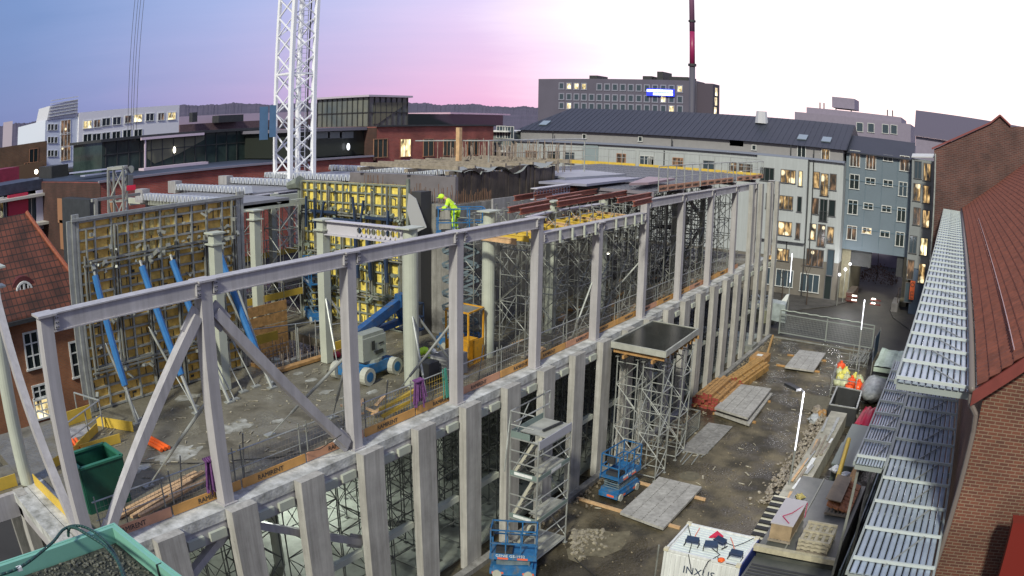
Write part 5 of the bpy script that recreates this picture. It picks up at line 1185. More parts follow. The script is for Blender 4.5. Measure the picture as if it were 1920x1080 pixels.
board((-1.4, 8.6, .01), (.3, 8.7, .01), 'yellow toe board behind the stair opening against the villa', h=.5)
so_ = thing('stair_opening', 'pale concrete stair shaft with guard rails in the left deck corner', 'stair shaft', (-.8, 7.8, 0))
MB().box(-1.5, -.2, 7.4, 8.4, .001, .03).build('shaft_floor', M['conclt'], so_)
mb = MB()
for p, q in (((-1.7, 6.4, 1), (.2, 7.5, 1)), ((-1.7, 6.4, .5), (.2, 7.5, .5)), ((.2, 7.5, 1), (-.2, 8.9, 1)), ((-1.7, 6.4, 1), (-2.2, 8.2, 1))): mb.tube(p, q, .03, 5)
for x, y in ((-1.7, 6.4), (.2, 7.5), (-.2, 8.9), (-.7, 6.95)): mb.tube((x, y, 0), (x, y, 1.02), .03, 5)
mb.build('guard_rail', 'galv', so_)
MB().box(-1.2, -1.0, 8.6, 9.6, 0.002, 1.0).build('rough_wall', M['conclt'], so_)
# pit with rebar behind the props
pit = thing('formed_pit', 'timber formed slab opening with rebar and rails right of the amber formwork', 'formwork', (10.7, 10, -.4))
mb = MB(); mb.box(8.5, 12.9, 7.8, 11.9, -1.6, -1.5); mb.build('pit_floor', M['concdark'], pit)
mb = MB(); mb.box(8.42, 8.5, 7.75, 12, -1.5, .12); mb.box(8.5, 12.9, 7.72, 7.8, -.9, .15); mb.bar((8.3, 7.6, .1), (11.4, 7.6, .1), .25, .12); mb.build('edge_timber', M['woodo'], pit)
mb = MB(); 
for k in range(5): mb.box(8.6, 12.8, 11.86, 11.9, -.9+k*.5, -.45+k*.5) 
mb.build('plank_wall', M['woodo'], pit)
mb = MB(); mb.box(11.6, 12.95, 8.0, 8.05, .0, .4); mb.box(10, 11.3, 10.8, 10.85, .2, .6); mb.build('yellow_panel', 'yellow', pit)
mb = MB(); rnd = random.Random(12)
for k in range(70): x = rnd.uniform(8.7, 12.5); y = rnd.uniform(8, 11.5); mb.tube((x, y, -1.5), (x+rnd.uniform(-.1, .1), y, rnd.uniform(-.2, .5)), .02, 4)
for k in range(10): mb.tube((8.6, 8+k*.38, -.5), (12.8, 8+k*.38, -.45), .02, 4)
mb.build('rebar', M['rebarl'], pit)
mb = MB()
for x, y in ((9.9, 7.85), (10.2, 8.3), (11.2, 8.2), (11.9, 8.6), (12.6, 9)): mb.tube((x, y, 0), (x, y, 1.5), .025, 5)
mb.tube((8.8, 10.5, 1.1), (12.6, 9, 1.1), .025, 5); mb.tube((11.2, 8.2, 1.2), (12.9, 8.0, 1.1), .025, 5); mb.build('rail', 'galv', pit)
MB().blob((11.55, 7.35, .12), (.22, .15, .12), 10, 6, .15).build('red_sack', M['red'], None, label='small bright red sack at the foot of the square column', cat='sack')
# green skip, orange pipes, planks, straps
sk = thing('skip', 'dark green open steel skip on the front corner of the deck', 'skip', (-1.9, 2.8, 0))
P0 = (-3.35, 2.25); mb = MB()
c4 = [(-3.25, 2.2), (-1.8, 2.2), (-1.8, 3.3), (-3.25, 3.3)]
for a, b in ((0, 1), (1, 2), (2, 3), (3, 0)): mb.bar((*c4[a], .65), (*c4[b], .65), .07, 1.3)
mb.box(-3.25, -1.8, 2.2, 3.3, .02, .1); mb.build('body', 'green', sk)
mb = MB()
for a, b in ((0, 1), (1, 2), (2, 3), (3, 0)): mb.bar((*c4[a], 1.33), (*c4[b], 1.33), .12, .06)
mb.build('rim', mat('lighter green rim', (.03, .16, .10), .5), sk)
for k in range(3):
    MB().tube((-1.5+k*.15, 7.15, .09), (-1.85+k*.15, 5.45, .09), .065, 8).build('orange_pipe', 'orange', None, label='orange plastic pipe in the left bundle of three near the skip', cat='pipe', group='left bundle of orange pipes')
    MB().tube((.75+k*.15, 5.85, .09), (.78+k*.15, 4.35, .09), .065, 8).build('orange_pipe', 'orange', None, label='orange plastic pipe in the right bundle of three on the dusty patch', cat='pipe', group='right bundle of orange pipes')
for k, (x0, y0, x1, y1) in enumerate(((-2.9, 1.55, .7, 2.3), (-2.75, 1.4, .85, 2.12), (-2.4, 1.15, .2, 1.85), (-2.2, 1.02, .75, 1.6), (-.9, 1.4, .3, 1.45))):
    MB().bar((x0, y0, .08+.02*k), (x1, y1, .08+.03*k), .12, .07).build('plank', 'wood', None, label='pale timber plank behind the nearest edge barriers, %s from the skip' % ('first', 'second', 'third', 'fourth', 'fifth')[k], cat='plank', group='pale planks near the skip')
def straps(x, y, z, h, lab, seed):
    rnd = random.Random(seed); b = MB()
    for k in range(16):
        a = rnd.uniform(-.3, .3); c = rnd.uniform(-.08, .06); b.tube((x+a*.5, y+c, z), (x+a, y+c-.05, z-h*rnd.uniform(.6, 1)), .028, 5)
    for k in range(6): b.tube((x-.2+k*.07, y-.1, z), (x-.15+k*.07, y+.12, z+.02), .03, 5)
    return b.build('lifting_straps', 'purple', None, label=lab, cat='straps')
straps(8.6, .56, 1.2, .95, 'bundle of purple lifting straps hanging on the barrier near the boom lift', 1); straps(.15, .58, 1.2, 1.0, 'bundle of purple lifting straps hanging on the barrier by the pale planks', 2)
b = MB(); rnd = random.Random(5)
for k in range(8): a = rnd.uniform(-.1, .1); b.tube((10.0+a, .6, 1.25), (10.0+a*1.5+.05, .56, .2), .02, 4)
b.build('rope', mat('green rope', (.05, .25, .20), .8), None, label='green rope tied round the barrier beside the grey crate', cat='rope')
for k in range(6):
    a = rnd.uniform(0, 3); x, y = 7.0+rnd.uniform(0, .7), 1.3+rnd.uniform(0, .7)
    MB().bar((x, y, .1+.08*k), (x+math.cos(a)*.7, y+math.sin(a)*.5, .15+.09*k), .12, .04).build('offcut', 'wood', None, label='pale timber offcut heaped behind the yellow mesh barrier', cat='offcut', group='timber offcuts')
# long timber at the yellow mesh
for k in range(2): MB().bar((7.1, .82+.1*k, .35+.2*k), (9.0, .82+.1*k, .55+.2*k), .1, .1).build('plank', 'yellow', None, label='yellow plank leaning inside the yellow mesh barrier', cat='plank', group='yellow planks by the mesh')
# clutter inside the upper storey
for k in range(46):
    x = rnd.uniform(16, 44); y = rnd.uniform(.9, 1.35) if k < 22 else rnd.uniform(2.4, 5); a = rnd.uniform(-.4, .4)
    MB().bar((x, y, .06), (x+rnd.uniform(.5, 1.4), y+a*.8, .1), rnd.uniform(.08, .3), rnd.uniform(.05, .12)).build('timber_scrap', ('woodg', 'woodo', 'wood', 'woodg')[k % 4], None, label='scrap board lying among the shoring towers on the deck', cat='board', group='scrap boards on the deck')
# dusty spills on the deck
mb = MB(); rnd = random.Random(31)
for (px, py, s) in ((330, 850, 1.0), (440, 800, .8), (245, 880, .7), (560, 700, .3), (585, 712, .3), (610, 735, .35), (350, 745, .6), (520, 790, .3), (880, 735, .35), (700, 735, .3), (400, 900, .35), (650, 745, .3)):
    c = AT(px, py, Z=.006); n = 22
    P = [(c.x+math.cos(2*PI*k/n)*s*rnd.uniform(.6, 1.3), c.y+math.sin(2*PI*k/n)*s*rnd.uniform(.35, .7), .006) for k in range(n)]
    mb.pts(P, [tuple(range(n))])
mb.build('dust_patches', mat('dried pale slurry', (.18, .17, .14), .9, col2=(.45, .45, .42), vs=1.8, det=9, thr=(.4, .65)), None, kind='stuff', label='pale dried slurry patches on the deck')
# ============================================================ TOWER CRANE
N_ = AT(545, 420, D=50); v_ = Vector((N_.x-CAM.x, N_.y-CAM.y, 0)).normalized(); e_ = Vector((v_.y, -v_.x, 0)); N_.z = 0
Cn = [N_, N_+e_*1.5+v_*1.0, N_+e_*.5+v_*2.5, N_-e_*1.0+v_*1.5]
cr_ = thing('crane_mast', 'tall white lattice tower crane mast rising out of the frame', 'tower crane', tuple((Cn[0]+Cn[2])/2+Vector((0, 0, GZ))))
cw_ = mat('white crane paint', (.82, .82, .88), .45, var=.05)
mb = MB()
for c in Cn: mb.bar(c+Vector((0, 0, GZ)), c+Vector((0, 0, 42)), .26 if c is not Cn[3] else .2, .26 if c is not Cn[3] else .2)
mb.build('leg', cw_, cr_)
mb = MB(); n = 38; dz = (42-GZ)/n
for k in range(n):
    z0 = GZ+k*dz; z1 = z0+dz
    for a in range(4):
        p, q = Cn[a], Cn[(a+1) % 4]; m_ = (p+q)/2
        if k % 2: p, q = q, p
        mb.bar(p+Vector((0, 0, z0)), q+Vector((0, 0, z1)), .08, .08)
        if a in (0, 3): mb.bar(q+Vector((0, 0, z0)), p+Vector((0, 0, z1)), .06, .06)
        if k % 5 == 0: mb.bar(p+Vector((0, 0, z0)), q+Vector((0, 0, z0)), .1, .12)
mb.build('lattice', cw_, cr_)
mb = MB(); c = (Cn[0]+Cn[1])/2+v_*.7
for s in (-.2, .2): mb.bar(c+e_*s+Vector((0, 0, GZ)), c+e_*s+Vector((0, 0, 42)), .05)
for k in range(150): z = GZ+.32*k; mb.bar(c-e_*.2+Vector((0, 0, z)), c+e_*.2+Vector((0, 0, z)), .03)
mb.build('ladder', cw_, cr_)
mb = MB(); mb.tube(c+e_*.35+Vector((0, 0, GZ)), c+e_*.35+Vector((0, 0, 42)), .05, 6); mb.build('cable', 'dark', cr_)
a = AT(487, 205, D=50); b = AT(503, 205, D=50); z0, z1 = AT(495, 262, D=50).z, AT(495, 200, D=50).z
mb = MB(); mb.bar((a.x, a.y, (z0+z1)/2), (b.x, b.y, (z0+z1)/2), .1, z1-z0); a = AT(505.5, 205, D=49.5); b = AT(518, 205, D=49.5); mb.bar((a.x, a.y, (z0+z1)/2+.1), (b.x, b.y, (z0+z1)/2+.1), .1, z1-z0-.1)
bp_ = mb.build('name_board', mat('blue crane board', (.05, .11, .22), .5, var=.1), cr_)
hr = thing('hoist_ropes', 'four thin crane hoist ropes hanging in the blue sky at the left', 'ropes', tuple(AT(245, 200, D=46)))
for k, (xa, xb) in enumerate(((253, 240), (259, 246), (264, 250), (270, 256))):
    p = AT(xa, 0, D=46); q = AT(xb, 245, D=46); p = p+(p-q)*.6; MB().tube(p, q, .017, 4).build('rope', 'dark', hr)
lm = thing('lattice_mast', 'short grey lattice mast with round sign left of the upper deck', 'mast', (4.7, 13.3, GZ))
c = Vector((4.7, 13.3, 0)); cs = [c+Vector((x, y, 0)) for x, y in ((-.35, .2), (.1, -.4), (.5, .0), (.1, .5))]
mb = MB()
for q in cs: mb.bar(q+Vector((0, 0, GZ)), q+Vector((0, 0, 8.1)), .09)
for k in range(11):
    z = GZ+k*1.32
    for a in range(4): mb.bar(cs[a]+Vector((0, 0, z)), cs[(a+1) % 4]+Vector((0, 0, min(8.0, z+1.32))), .05); mb.bar(cs[a]+Vector((0, 0, z)), cs[(a+1) % 4]+Vector((0, 0, z)), .05)
for a in range(4): mb.bar(cs[a]+Vector((0, 0, 8.1)), cs[(a+1) % 4]+Vector((0, 0, 8.1)), .12)
mb.build('lattice', 'galv', lm)
mb = MB(); p = AT(245, 318, D=32); mb.tube(p, p+Vector((.05, .03, 0)), .16, 14); p2 = AT(243, 338, D=32); mb.cb((p2.x, p2.y, p2.z), (.25, .25, .45)); mb.build('sign', mat('grey sign back', (.14, .15, .17), .5), lm)
mb = MB(); p2 = AT(245, 352, D=31.8); mb.bar((p2.x-.2, p2.y, p2.z), (p2.x+.2, p2.y-.1, p2.z), .05, .2); mb.build('red_plate', 'red', lm)
mb = MB(); p = AT(172, 376, D=31); q = AT(262, 364, D=33); mb.bar(p, q, .12, .12); mb.bar((p.x+.2, p.y, p.z), (p.x+.2, p.y, -6), .14); mb.build('goal_post', 'galv', lm)
# roof edge rails at the far end
def rail(p, q, z, h, lab, mt, boardm, n, txt=None, two=True):
    p = Vector((*p, z)); q = Vector((*q, z)); t = thing('roof_barrier', lab, 'barrier', tuple((p+q)/2), 'barriers on the roof edge')
    b = MB()
    for k in range(n+1): a = p.lerp(q, k/n); b.tube(a, a+Vector((0, 0, h)), .03, 5)
    b.build('post', 'galv', t)
    b = MB(); b.tube(p+Vector((0, 0, h)), q+Vector((0, 0, h)), .03, 5); b.tube(p+Vector((0, 0, h*.55)), q+Vector((0, 0, h*.55)), .02, 5); b.build('top_rail', mt, t)
    b = MB(); b.bar(p+Vector((0, 0, .2)), q+Vector((0, 0, .2)), .04, .3); b.build('toe_board', boardm, t)
    if txt:
        for k in range(n):
            a = p.lerp(q, (k+.5)/n); o = text(txt, .2, (a.x-.5, a.y-.03, a.z+.12), (PI/2, 0, 0), 'dark', t)
rail((27.3, .5), (33.5, .5), 6.05, 1.35, 'roof barrier with salmon toe boards, near half of the front edge', 'galv', 'salmon', 5, 'RAMIRENT')
rail((33.7, .5), (40.2, .5), 6.05, 1.35, 'roof barrier with salmon toe boards, far half of the front edge', 'galv', 'salmon', 5, 'RAMIRENT')
rail((41.0, .5), (48.0, .5), 6.05, 1.3, 'roof barrier at the far right corner of the roof', 'galv', 'salmon', 4, 'RAMIRENT')
rail((48.3, .7), (48.3, 11), 6.05, 1.4, 'roof barrier with yellow toe boards, right half of the far edge', 'galv', 'yellow', 8)
rail((48.3, 11.3), (48.3, 21), 6.05, 1.4, 'roof barrier with yellow toe boards, left half of the far edge', 'galv', 'yellow', 8)
rail((9.6, 12.6), (14.5, 12.6), 1.4, 1.0, 'guard rail with yellow board beside the crane mast', 'galv', 'yellow', 4)
rail((13.5, 18), (22, 18.5), 2.2, 1.0, 'guard rail with yellow board on the landing behind the crane mast', 'galv', 'yellow', 5)
MB().box(14, 22, 13.5, 19, 1.9, 2.1).build('landing_slab', M['concdark'], ub)
# ============================================================ RIGHT: BRICK WORKSHOP WITH TILE ROOF
ws = thing('brick_workshop', 'brick workshop with red pantile roof and gutter filling the right edge', 'building', (34, -20, GZ))
bk = brick('red brown workshop brick', (.165, .058, .038), (.095, .036, .028), (.235, .175, .125), scale=1.0, ms=.011, bw=.26, rh=.083, off=.5)
SX = 5.83; SY = -16.42; SLP = .72
def rz_(y): return 4.86+(-16.25-y)*SLP
mb = MB(); mb.prism([(SX, SY, GZ), (SX, SY, rz_(SY)-.12), (SX, -26, rz_(-26)-.12), (SX, -26, GZ)], (55, 0, 0)); mb.build('wall', bk, ws)
def roofpt(u, v):
    x = SX-.28+u*56.4; s = v*28; y = -16.18-v*9.8*.811; k = s-math.floor(s)
    z = rz_(y)+.05*math.sin(2*PI*x/.30)+.06*(1-k)
    return (x, y, z)
tm = mat('red pantiles', (.10, .032, .022), .85, col2=(.20, .060, .038), vs=2.2, det=9, bump=.2, bs=6)
mb = MB(); P = []
NX = 217*5
vs_ = []
for c in range(28): vs_ += [c/28, (c+.96)/28]
for v in vs_: P += [roofpt(i/NX, v) for i in range(NX+1)]
F = [(j*(NX+1)+i+1, j*(NX+1)+i, (j+1)*(NX+1)+i, (j+1)*(NX+1)+i+1) for j in range(len(vs_)-1) for i in range(NX)]
mb.pts(P, F); mb.build('roof', tm, ws, smooth=False)
mb = MB(); mb.prism([(SX-.32, -16.1, rz_(-16.1)-.02), (SX-.32, -26, rz_(-26)-.02), (SX-.32, -26, rz_(-26)-.42), (SX-.32, -16.1, rz_(-16.1)-.34)], (.1, 0, 0)); mb.prism([(SX-.22, -16.2, rz_(-16.2)-.36), (SX-.22, -26, rz_(-26)-.36), (SX+.3, -26, rz_(-26)-.36), (SX+.3, -16.2, rz_(-16.2)-.36)], (0, 0, .03)); mb.build('verge_board', mat('red painted board', (.17, .035, .03), .6, var=.15), ws)
mb = MB(); mb.tube((SX-.3, -16.07, 4.76), (62, -16.07, 4.76), .085, 8); g_ = mb.build('gutter', mat('grey brown gutter', (.17, .14, .13), .5), ws, smooth=True)
mb = MB(); mb.path([(SX-.2, -16.07, 4.7), (SX-.2, -16.1, 4.45), (SX-.15, -16.3, 4.2), (SX-.1, -16.34, 3.8), (SX-.1, -16.34, GZ)], .07, 8); mb.build('downpipe', mat('grey brown gutter', (.17, .14, .13), .5), ws)
mb = MB(); mb.tube((6.2, -17.06, rz_(-17.06)+.12), (41.2, -17.18, rz_(-17.18)+.12), .018, 5)
for k in range(18): mb.tube((6.4+2*k, -17.07, rz_(-17.07)), (6.4+2*k, -17.07, rz_(-17.07)+.12), .015, 4)
mb.build('lightning_cable', mat('pinkish cable', (.45, .28, .28), .5), ws)
rd = MB(); rd.prism([(SX-1.2, -17.95, 2.3), (SX-1.2, -18.25, -.3), (SX-1.2, -19.6, -.3), (SX-1.2, -19.6, 2.3)], (.4, 0, 0)); rd.build('red_bay', mat('glossy red panel', (.17, .02, .015), .35), None, label='glossy red panel in front of the brick wall at lower right', cat='panel')
# ------------------------------------------------------------ corrugated canopy roofs along the workshop, dark valleys shaped as gaps between slats
def slatroof(name, label, x0, x1, y0, y1, z, bars, pitch=.175, dz=0.0):
    t = thing(name, label, 'canopy', ((x0+x1)/2, (y0+y1)/2, z-.1), 'slatted canopies along the workshop')
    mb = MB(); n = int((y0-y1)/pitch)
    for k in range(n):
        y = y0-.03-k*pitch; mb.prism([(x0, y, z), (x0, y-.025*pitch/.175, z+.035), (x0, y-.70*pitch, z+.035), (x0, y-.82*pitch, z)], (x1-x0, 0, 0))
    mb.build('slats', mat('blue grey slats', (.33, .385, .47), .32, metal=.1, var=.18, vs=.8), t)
    mb = MB()
    for x in bars: mb.bar((x, y0+.02, z+.09), (x, y1-.02, z+.09), .055, .07)
    mb.build('cross_bar', mat('pale canopy rail', (.48, .52, .52), .45), t)
    mb = MB()
    for a, b in zip(bars[:-1], bars[1:]): mb.bar((a+.1, y1+.35, z+.07), (b-.15, y0-.75, z+.07), .025, .03)
    mb.build('tie_rod', 'galv', t)
    mb = MB()
    for y in (y0+.03, y1-.03): mb.bar((x0, y, z), (x1, y, z), .06, .12)
    for x in [x0+.1+k*3 for k in range(int((x1-x0)/3))]: mb.bar((x, y0, z-.12), (x, y1, z-.12), .06, .14)
    mb.build('side_beam', mat('canopy frame', (.30, .33, .33), .45), t)
    mb = MB()
    for x in [x0+(11 if z > 4 else .3)+k*6 for k in range(int((x1-x0-(10 if z > 4 else 0))/6)+1)]: mb.bar((x, y0-.1, GZ), (x, y0-.1, z-.1), .08, .08)
    mb.build('post', 'galvd', t)
    return t
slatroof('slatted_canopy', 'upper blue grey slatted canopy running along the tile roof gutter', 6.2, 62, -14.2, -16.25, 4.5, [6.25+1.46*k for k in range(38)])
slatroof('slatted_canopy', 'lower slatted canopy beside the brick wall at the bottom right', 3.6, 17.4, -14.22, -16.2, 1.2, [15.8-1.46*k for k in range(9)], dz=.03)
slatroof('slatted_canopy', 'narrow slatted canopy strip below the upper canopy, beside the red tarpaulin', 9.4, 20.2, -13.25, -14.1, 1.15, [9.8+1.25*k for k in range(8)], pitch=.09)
MB().quad((-14, -16.4, GZ+.004), (48, -16.4, GZ+.004), (48, -12.9, GZ+.004), (-14, -12.9, GZ+.004)).build('ground', mat('mossy earth', (.022, .026, .012), .95, col2=(.045, .055, .02), vs=1.2, bump=.8, bs=10), kind='structure')
# ============================================================ YARD
def slab(pts, zt, label, n=4, th=.12, lift=.14, mm='pier'):
    P = [Vector(p) for p in pts]; c = sum(P, Vector((0, 0, 0)))/4
    t = thing('concrete_slab', label, 'slab', (c.x, c.y, GZ), 'ribbed concrete panels lying in the yard')
    a = [Vector((p.x, p.y, GZ+lift)) for p in P]; MB().prism(a, (0, 0, th)).build('slab', M[mm], t)
    mb = MB(); rnd = random.Random(int(c.x*7))
    for k in range(1, n):                               # grooves run from edge 0-3 side to edge 1-2 side
        p = a[0].lerp(a[1], k/n); q = a[3].lerp(a[2], k/n); m_ = 26
        for j in range(m_):
            u, v = (j+.12)/m_, (j+.75)/m_
            if rnd.random() < .12: continue
            mb.bar(p.lerp(q, u)+Vector((0, 0, th+.001)), p.lerp(q, v)+Vector((0, 0, th+.001)), .035, .006)
    mb.build('groove', mat('shallow groove', (.15, .145, .13), .9), t); return t
slab(((16.96, -3.04, 0), (16.55, -5.21, 0), (21.02, -5.2, 0), (21.07, -3.03, 0)), 0, 'largest pale ribbed concrete panel on timber bearers in front of the scissor lift')
slab(((24.85, -2.55, 0), (24.97, -3.9, 0), (29.42, -3.9, 0), (29.34, -2.5, 0)), 0, 'thin dark grey panel lying flat beside the canopy towers', n=2, th=.05, lift=.04, mm='conc')
slab(((30.7, -2.35, 0), (29.85, -4.75, 0), (35.8, -4.5, 0), (35.6, -2.3, 0)), 0, 'lower concrete panel of the stacked pair beside the timber piles', n=4, th=.12, lift=.1)
slab(((30.6, -2.35, 0), (29.95, -4.6, 0), (35.7, -4.4, 0), (35.5, -2.3, 0)), 0, 'upper concrete panel of the stacked pair beside the timber piles', n=4, th=.12, lift=.42)
slab(((41.7, -3.8, 0), (41.8, -5.95, 0), (46.8, -5.85, 0), (46.6, -3.75, 0)), 0, 'far concrete panel on orange bearers near the gate', n=4)
def bearer(p, q, lab, m_='wood', w_=.11):
    MB().bar((*p, GZ+.07), (*q, GZ+.07), w_, .12).build('bearer', m_, None, label=lab, cat='timber', group='timber bearers on the yard')
bearer((17.5, -.7), (17.2, -5.7), 'long pale timber bearer under the near end of the largest panel'); bearer((20.4, -1.9), (20.2, -5.7), 'pale timber bearer under the far end of the largest panel')
bearer((42.4, -3.0), (42.4, -6.3), 'orange bearer under the near end of the far panel', 'woodo'); bearer((45.4, -3.1), (45.4, -6.2), 'orange bearer under the far end of the far panel', 'woodo'); bearer((30.9, -2.2), (30.7, -4.9), 'bearer under the stacked pair of panels, near end', 'woodo')
bearer((34.6, -2.1), (34.6, -4.7), 'bearer between the stacked pair of panels, far end', 'woodo')
# timber bundles
def bundle(p, q, r, n, label, mm, seed):
    rnd = random.Random(seed); p = Vector(p); q = Vector(q); t = thing('timber_bundle', label, 'timber bundle', tuple((p+q)/2))
    s = (q-p).cross(Vector((0, 0, 1))).normalized(); b = MB(); e = MB(); cnt = 0
    for i in range(-4, 5):
        for j in range(0, 5):
            if (i/4.6)**2+(j/4.2)**2 > 1: continue
            o = s*(i*r)+Vector((0, 0, j*r*.9+.08)); f_ = rnd.uniform(-.12, .12); d_ = (q-p).normalized()*f_
            b.bar(p+o+d_, q+o+d_, r*.86, r*.8); e.bar(p+o+d_*1.0-(q-p).normalized()*.012, p+o+d_, r*.86, r*.8)
    b.build('beams', mm, t); e.build('beam_ends', mat('red beam ends', (.28, .05, .04), .7, var=.3, vs=8), t)
    b = MB()
    for f_ in (.2, .5, .8):
        c = p.lerp(q, f_); pts = [c+s*(math.cos(a)*r*4.7)+Vector((0, 0, .06+math.sin(a)*r*4.1)) for a in [PI*k/8 for k in range(9)]]; b.path([tuple(x) for x in pts], .012, 4)
    b.build('strap', 'dark', t)
bundle((31.6, -1.5, GZ), (35.4, -1.5, GZ), .21, 0, 'round topped bundle of amber timber beams with red ends in the yard', M['woodo'], 1)
bundle((36.0, -1.7, GZ), (41.0, -2.1, GZ), .16, 0, 'long flat bundle of yellow brown timber beams behind the round bundle', mat('yellow brown timber', (.42, .24, .08), .7, var=.35, vs=5), 2)
rnd = random.Random(15)
for k in range(6): MB().bar((31.2+rnd.uniform(-.4, .8), -.5-.09*k, GZ+.1+.02*k), (36.5+rnd.uniform(-1, 1), -.45-.07*k, GZ+.1+.02*k), .1, .08).build('board', 'woodo', None, label='loose orange brown board beside the round timber bundle', cat='board', group='loose boards by the timber bundle')
t = thing('timber_crate', 'low red brown timber crate with a white paper on top', 'crate', (42.3, -1.8, GZ)); MB().box(41.4, 43.2, -2.3, -1.2, GZ+.05, GZ+.6).build('body', 'woodo', t); MB().box(42.1, 42.6, -1.9, -1.5, GZ+.601, GZ+.61).build('paper', 'white', t)
MB().bar((43.5, -1.9, GZ+.1), (50, -.7, GZ+.14), .16, .14).build('beam', mat('yellow brown timber', (.42, .24, .08), .7), None, label='long yellow timber beam pointing at the gate', cat='beam')
# scrap between piers and yard: gravel ridge and bits
mb = MB(); rnd = random.Random(21)
for k in range(900):
    x = rnd.uniform(11, 50); y = rnd.uniform(-.95, -.25) if rnd.random() < .6 else rnd.uniform(-1.6, -.3)
    if 11.3 < x < 14: continue
    s = rnd.uniform(.03, .11); mb.blob((x, y, GZ+s*.5), (s, s*.8, s*.7), 5, 3, .3, rnd)
for k in range(1300):
    x = rnd.uniform(10, 50); y = rnd.uniform(-12, 0); s = rnd.uniform(.012, .05); mb.blob((x, y, GZ+s*.4), (s, s, s*.7), 4, 3, .3, rnd)
mb.build('gravel', mat('loose rubble', (.22, .18, .13), .9, var=.5, vs=6), None, kind='stuff', label='loose stones and rubble scattered on the yard')
# poured slurry patch near the stair tower
mb = MB(); rnd = random.Random(77); P = []
for px, py in ((1072, 1000), (1090, 990), (1120, 992), (1150, 998), (1182, 995), (1180, 1010), (1165, 1030), (1130, 1045), (1100, 1042), (1085, 1056), (1066, 1048), (1062, 1030), (1080, 1018)):
    c = AT(px, py, Z=GZ+.012); P.append((c.x, c.y, GZ+.012))
mb.pts(P, [tuple(range(len(P)))]); mb.build('slurry_patch', mat('tan slurry', (.10, .085, .055), .8, col2=(.19, .165, .11), vs=2.5, bump=.5, bs=12), None, kind='stuff', label='tan slurry poured on the ground near the stair tower')
mb = MB()
for k in range(260):
    t_ = rnd.random(); c = AT(1075+rnd.uniform(-8, 70)*rnd.random(), 995+rnd.uniform(0, 55)*t_, Z=GZ); s = rnd.uniform(.03, .12); mb.blob((c.x, c.y, GZ+s*.4), (s, s*.8, s*.6), 5, 3, .35, rnd)
mb.build('rubble', mat('pale rubble', (.26, .23, .18), .9, var=.4, vs=5), None, kind='stuff', label='pale rubble heaped along the slurry patch')
for px, py, rx, ry, mm in ((1293, 893, .55, .5, 1), (1535, 757, 1.6, 1.3, 2), (1300, 865, .3, .3, 0)):
    if mm == 0: continue
    c = AT(px, py, Z=GZ); mb = MB(); mb.pts([(c.x+rx*math.cos(a), c.y+ry*math.sin(a), GZ+.014) for a in [2*PI*k/20 for k in range(20)]], [tuple(range(20))])
    mb.build('manhole_cover' if mm == 1 else 'sand_patch', mat('sandy cover', (.13, .115, .08), .8, var=.2, vs=4), None, label='round sandy manhole cover in the yard' if mm == 1 else None, cat='manhole' if mm == 1 else None, kind=None if mm == 1 else 'structure')
mb = MB(); pts = [(13.0-.2*k, -3.1-.32*k+.05*math.sin(k), GZ+.02) for k in range(14)]; mb.path(pts, .02, 5); mb.build('cable', 'black', None, label='black cable snaking over the yard from the slurry patch', cat='cable')
# edge kerb of foundation
MB().box(-4.3, 50, -.62, -.31, GZ+.003, GZ+.22).build('foundation_kerb', M['conc'], None, label='long concrete foundation kerb at the foot of the piers', cat='kerb')
# mesh cage at canopy tower foot
t = thing('mesh_cage', 'grey steel mesh cage of fittings beside the canopy towers', 'cage', (26.9, -1.7, GZ)); mb = MB()
for x in (25.6, 28.2):
    for y in (-2.3, -1.1): mb.bar((x, y, GZ), (x, y, GZ+1.1), .06)
for z in (.1, 1.1):
    for y in (-2.3, -1.1): mb.bar((25.6, y, GZ+z), (28.2, y, GZ+z), .05)
    for x in (25.6, 28.2): mb.bar((x, -2.3, GZ+z), (x, -1.1, GZ+z), .05)
mb.build('frame', 'galvd', t); mb = MB()
for k in range(20):
    x = 25.7+k*.13; mb.bar((x, -2.3, GZ+.1), (x, -2.3, GZ+1.1), .012)
for k in range(8): mb.bar((25.6, -2.3, GZ+.15+k*.13), (28.2, -2.3, GZ+.15+k*.13), .012)
mb.build('mesh', 'galvd', t); mb = MB(); rnd = random.Random(4)
for k in range(40): x = rnd.uniform(25.8, 28); y = rnd.uniform(-2.2, -1.2); z = GZ+rnd.uniform(.1, .7); mb.bar((x, y, z), (x+rnd.uniform(-.4, .4), y+rnd.uniform(-.3, .3), z+rnd.uniform(-.1, .2)), .06)
mb.build('fittings', 'woodg', t)
for k in range(9):
    x = rnd.uniform(22.5, 26); MB().tube((x, -3.1-.1*k, GZ+.05), (x+rnd.uniform(1, 2.5), -2.9-.12*k+rnd.uniform(-.2, .2), GZ+.05), .03, 5).build('scaffold_tube', 'galv', None, label='loose scaffold tube lying by the canopy towers', cat='tube', group='loose scaffold tubes')
# ------------------------------------------------------------ white container with floodlights
wc = thing('site_container', 'white corrugated container with dark lettering and floodlights on its roof', 'container', (12.4, -8.6, GZ))
ZT = -3.94
MB().box(11.36, 13.4, -9.93, -7.34, GZ+.1, ZT-.04).build('body', 'white', wc)
mb = MB()
for k in range(15): y = -7.5-k*.165; mb.box(11.325, 11.359, y-.055, y+.03, GZ+.25, ZT-.12)
for k in range(12): x = 11.5+k*.165; mb.box(x-.03, x+.05, -7.34, -7.31, GZ+.25, ZT-.12)
mb.build('side_ribs', 'white', wc); mb = MB()
for k in range(12): x = 11.5+k*.163; mb.box(x-.045, x+.045, -9.85, -7.42, ZT-.04, ZT-.018)
mb.build('roof_ribs', mat('soft white roof', (.62, .68, .68), .55, var=.06), wc); mb = MB()
for x in (11.36, 13.4): mb.bar((x, -9.95, ZT), (x, -7.32, ZT), .07, .09); 
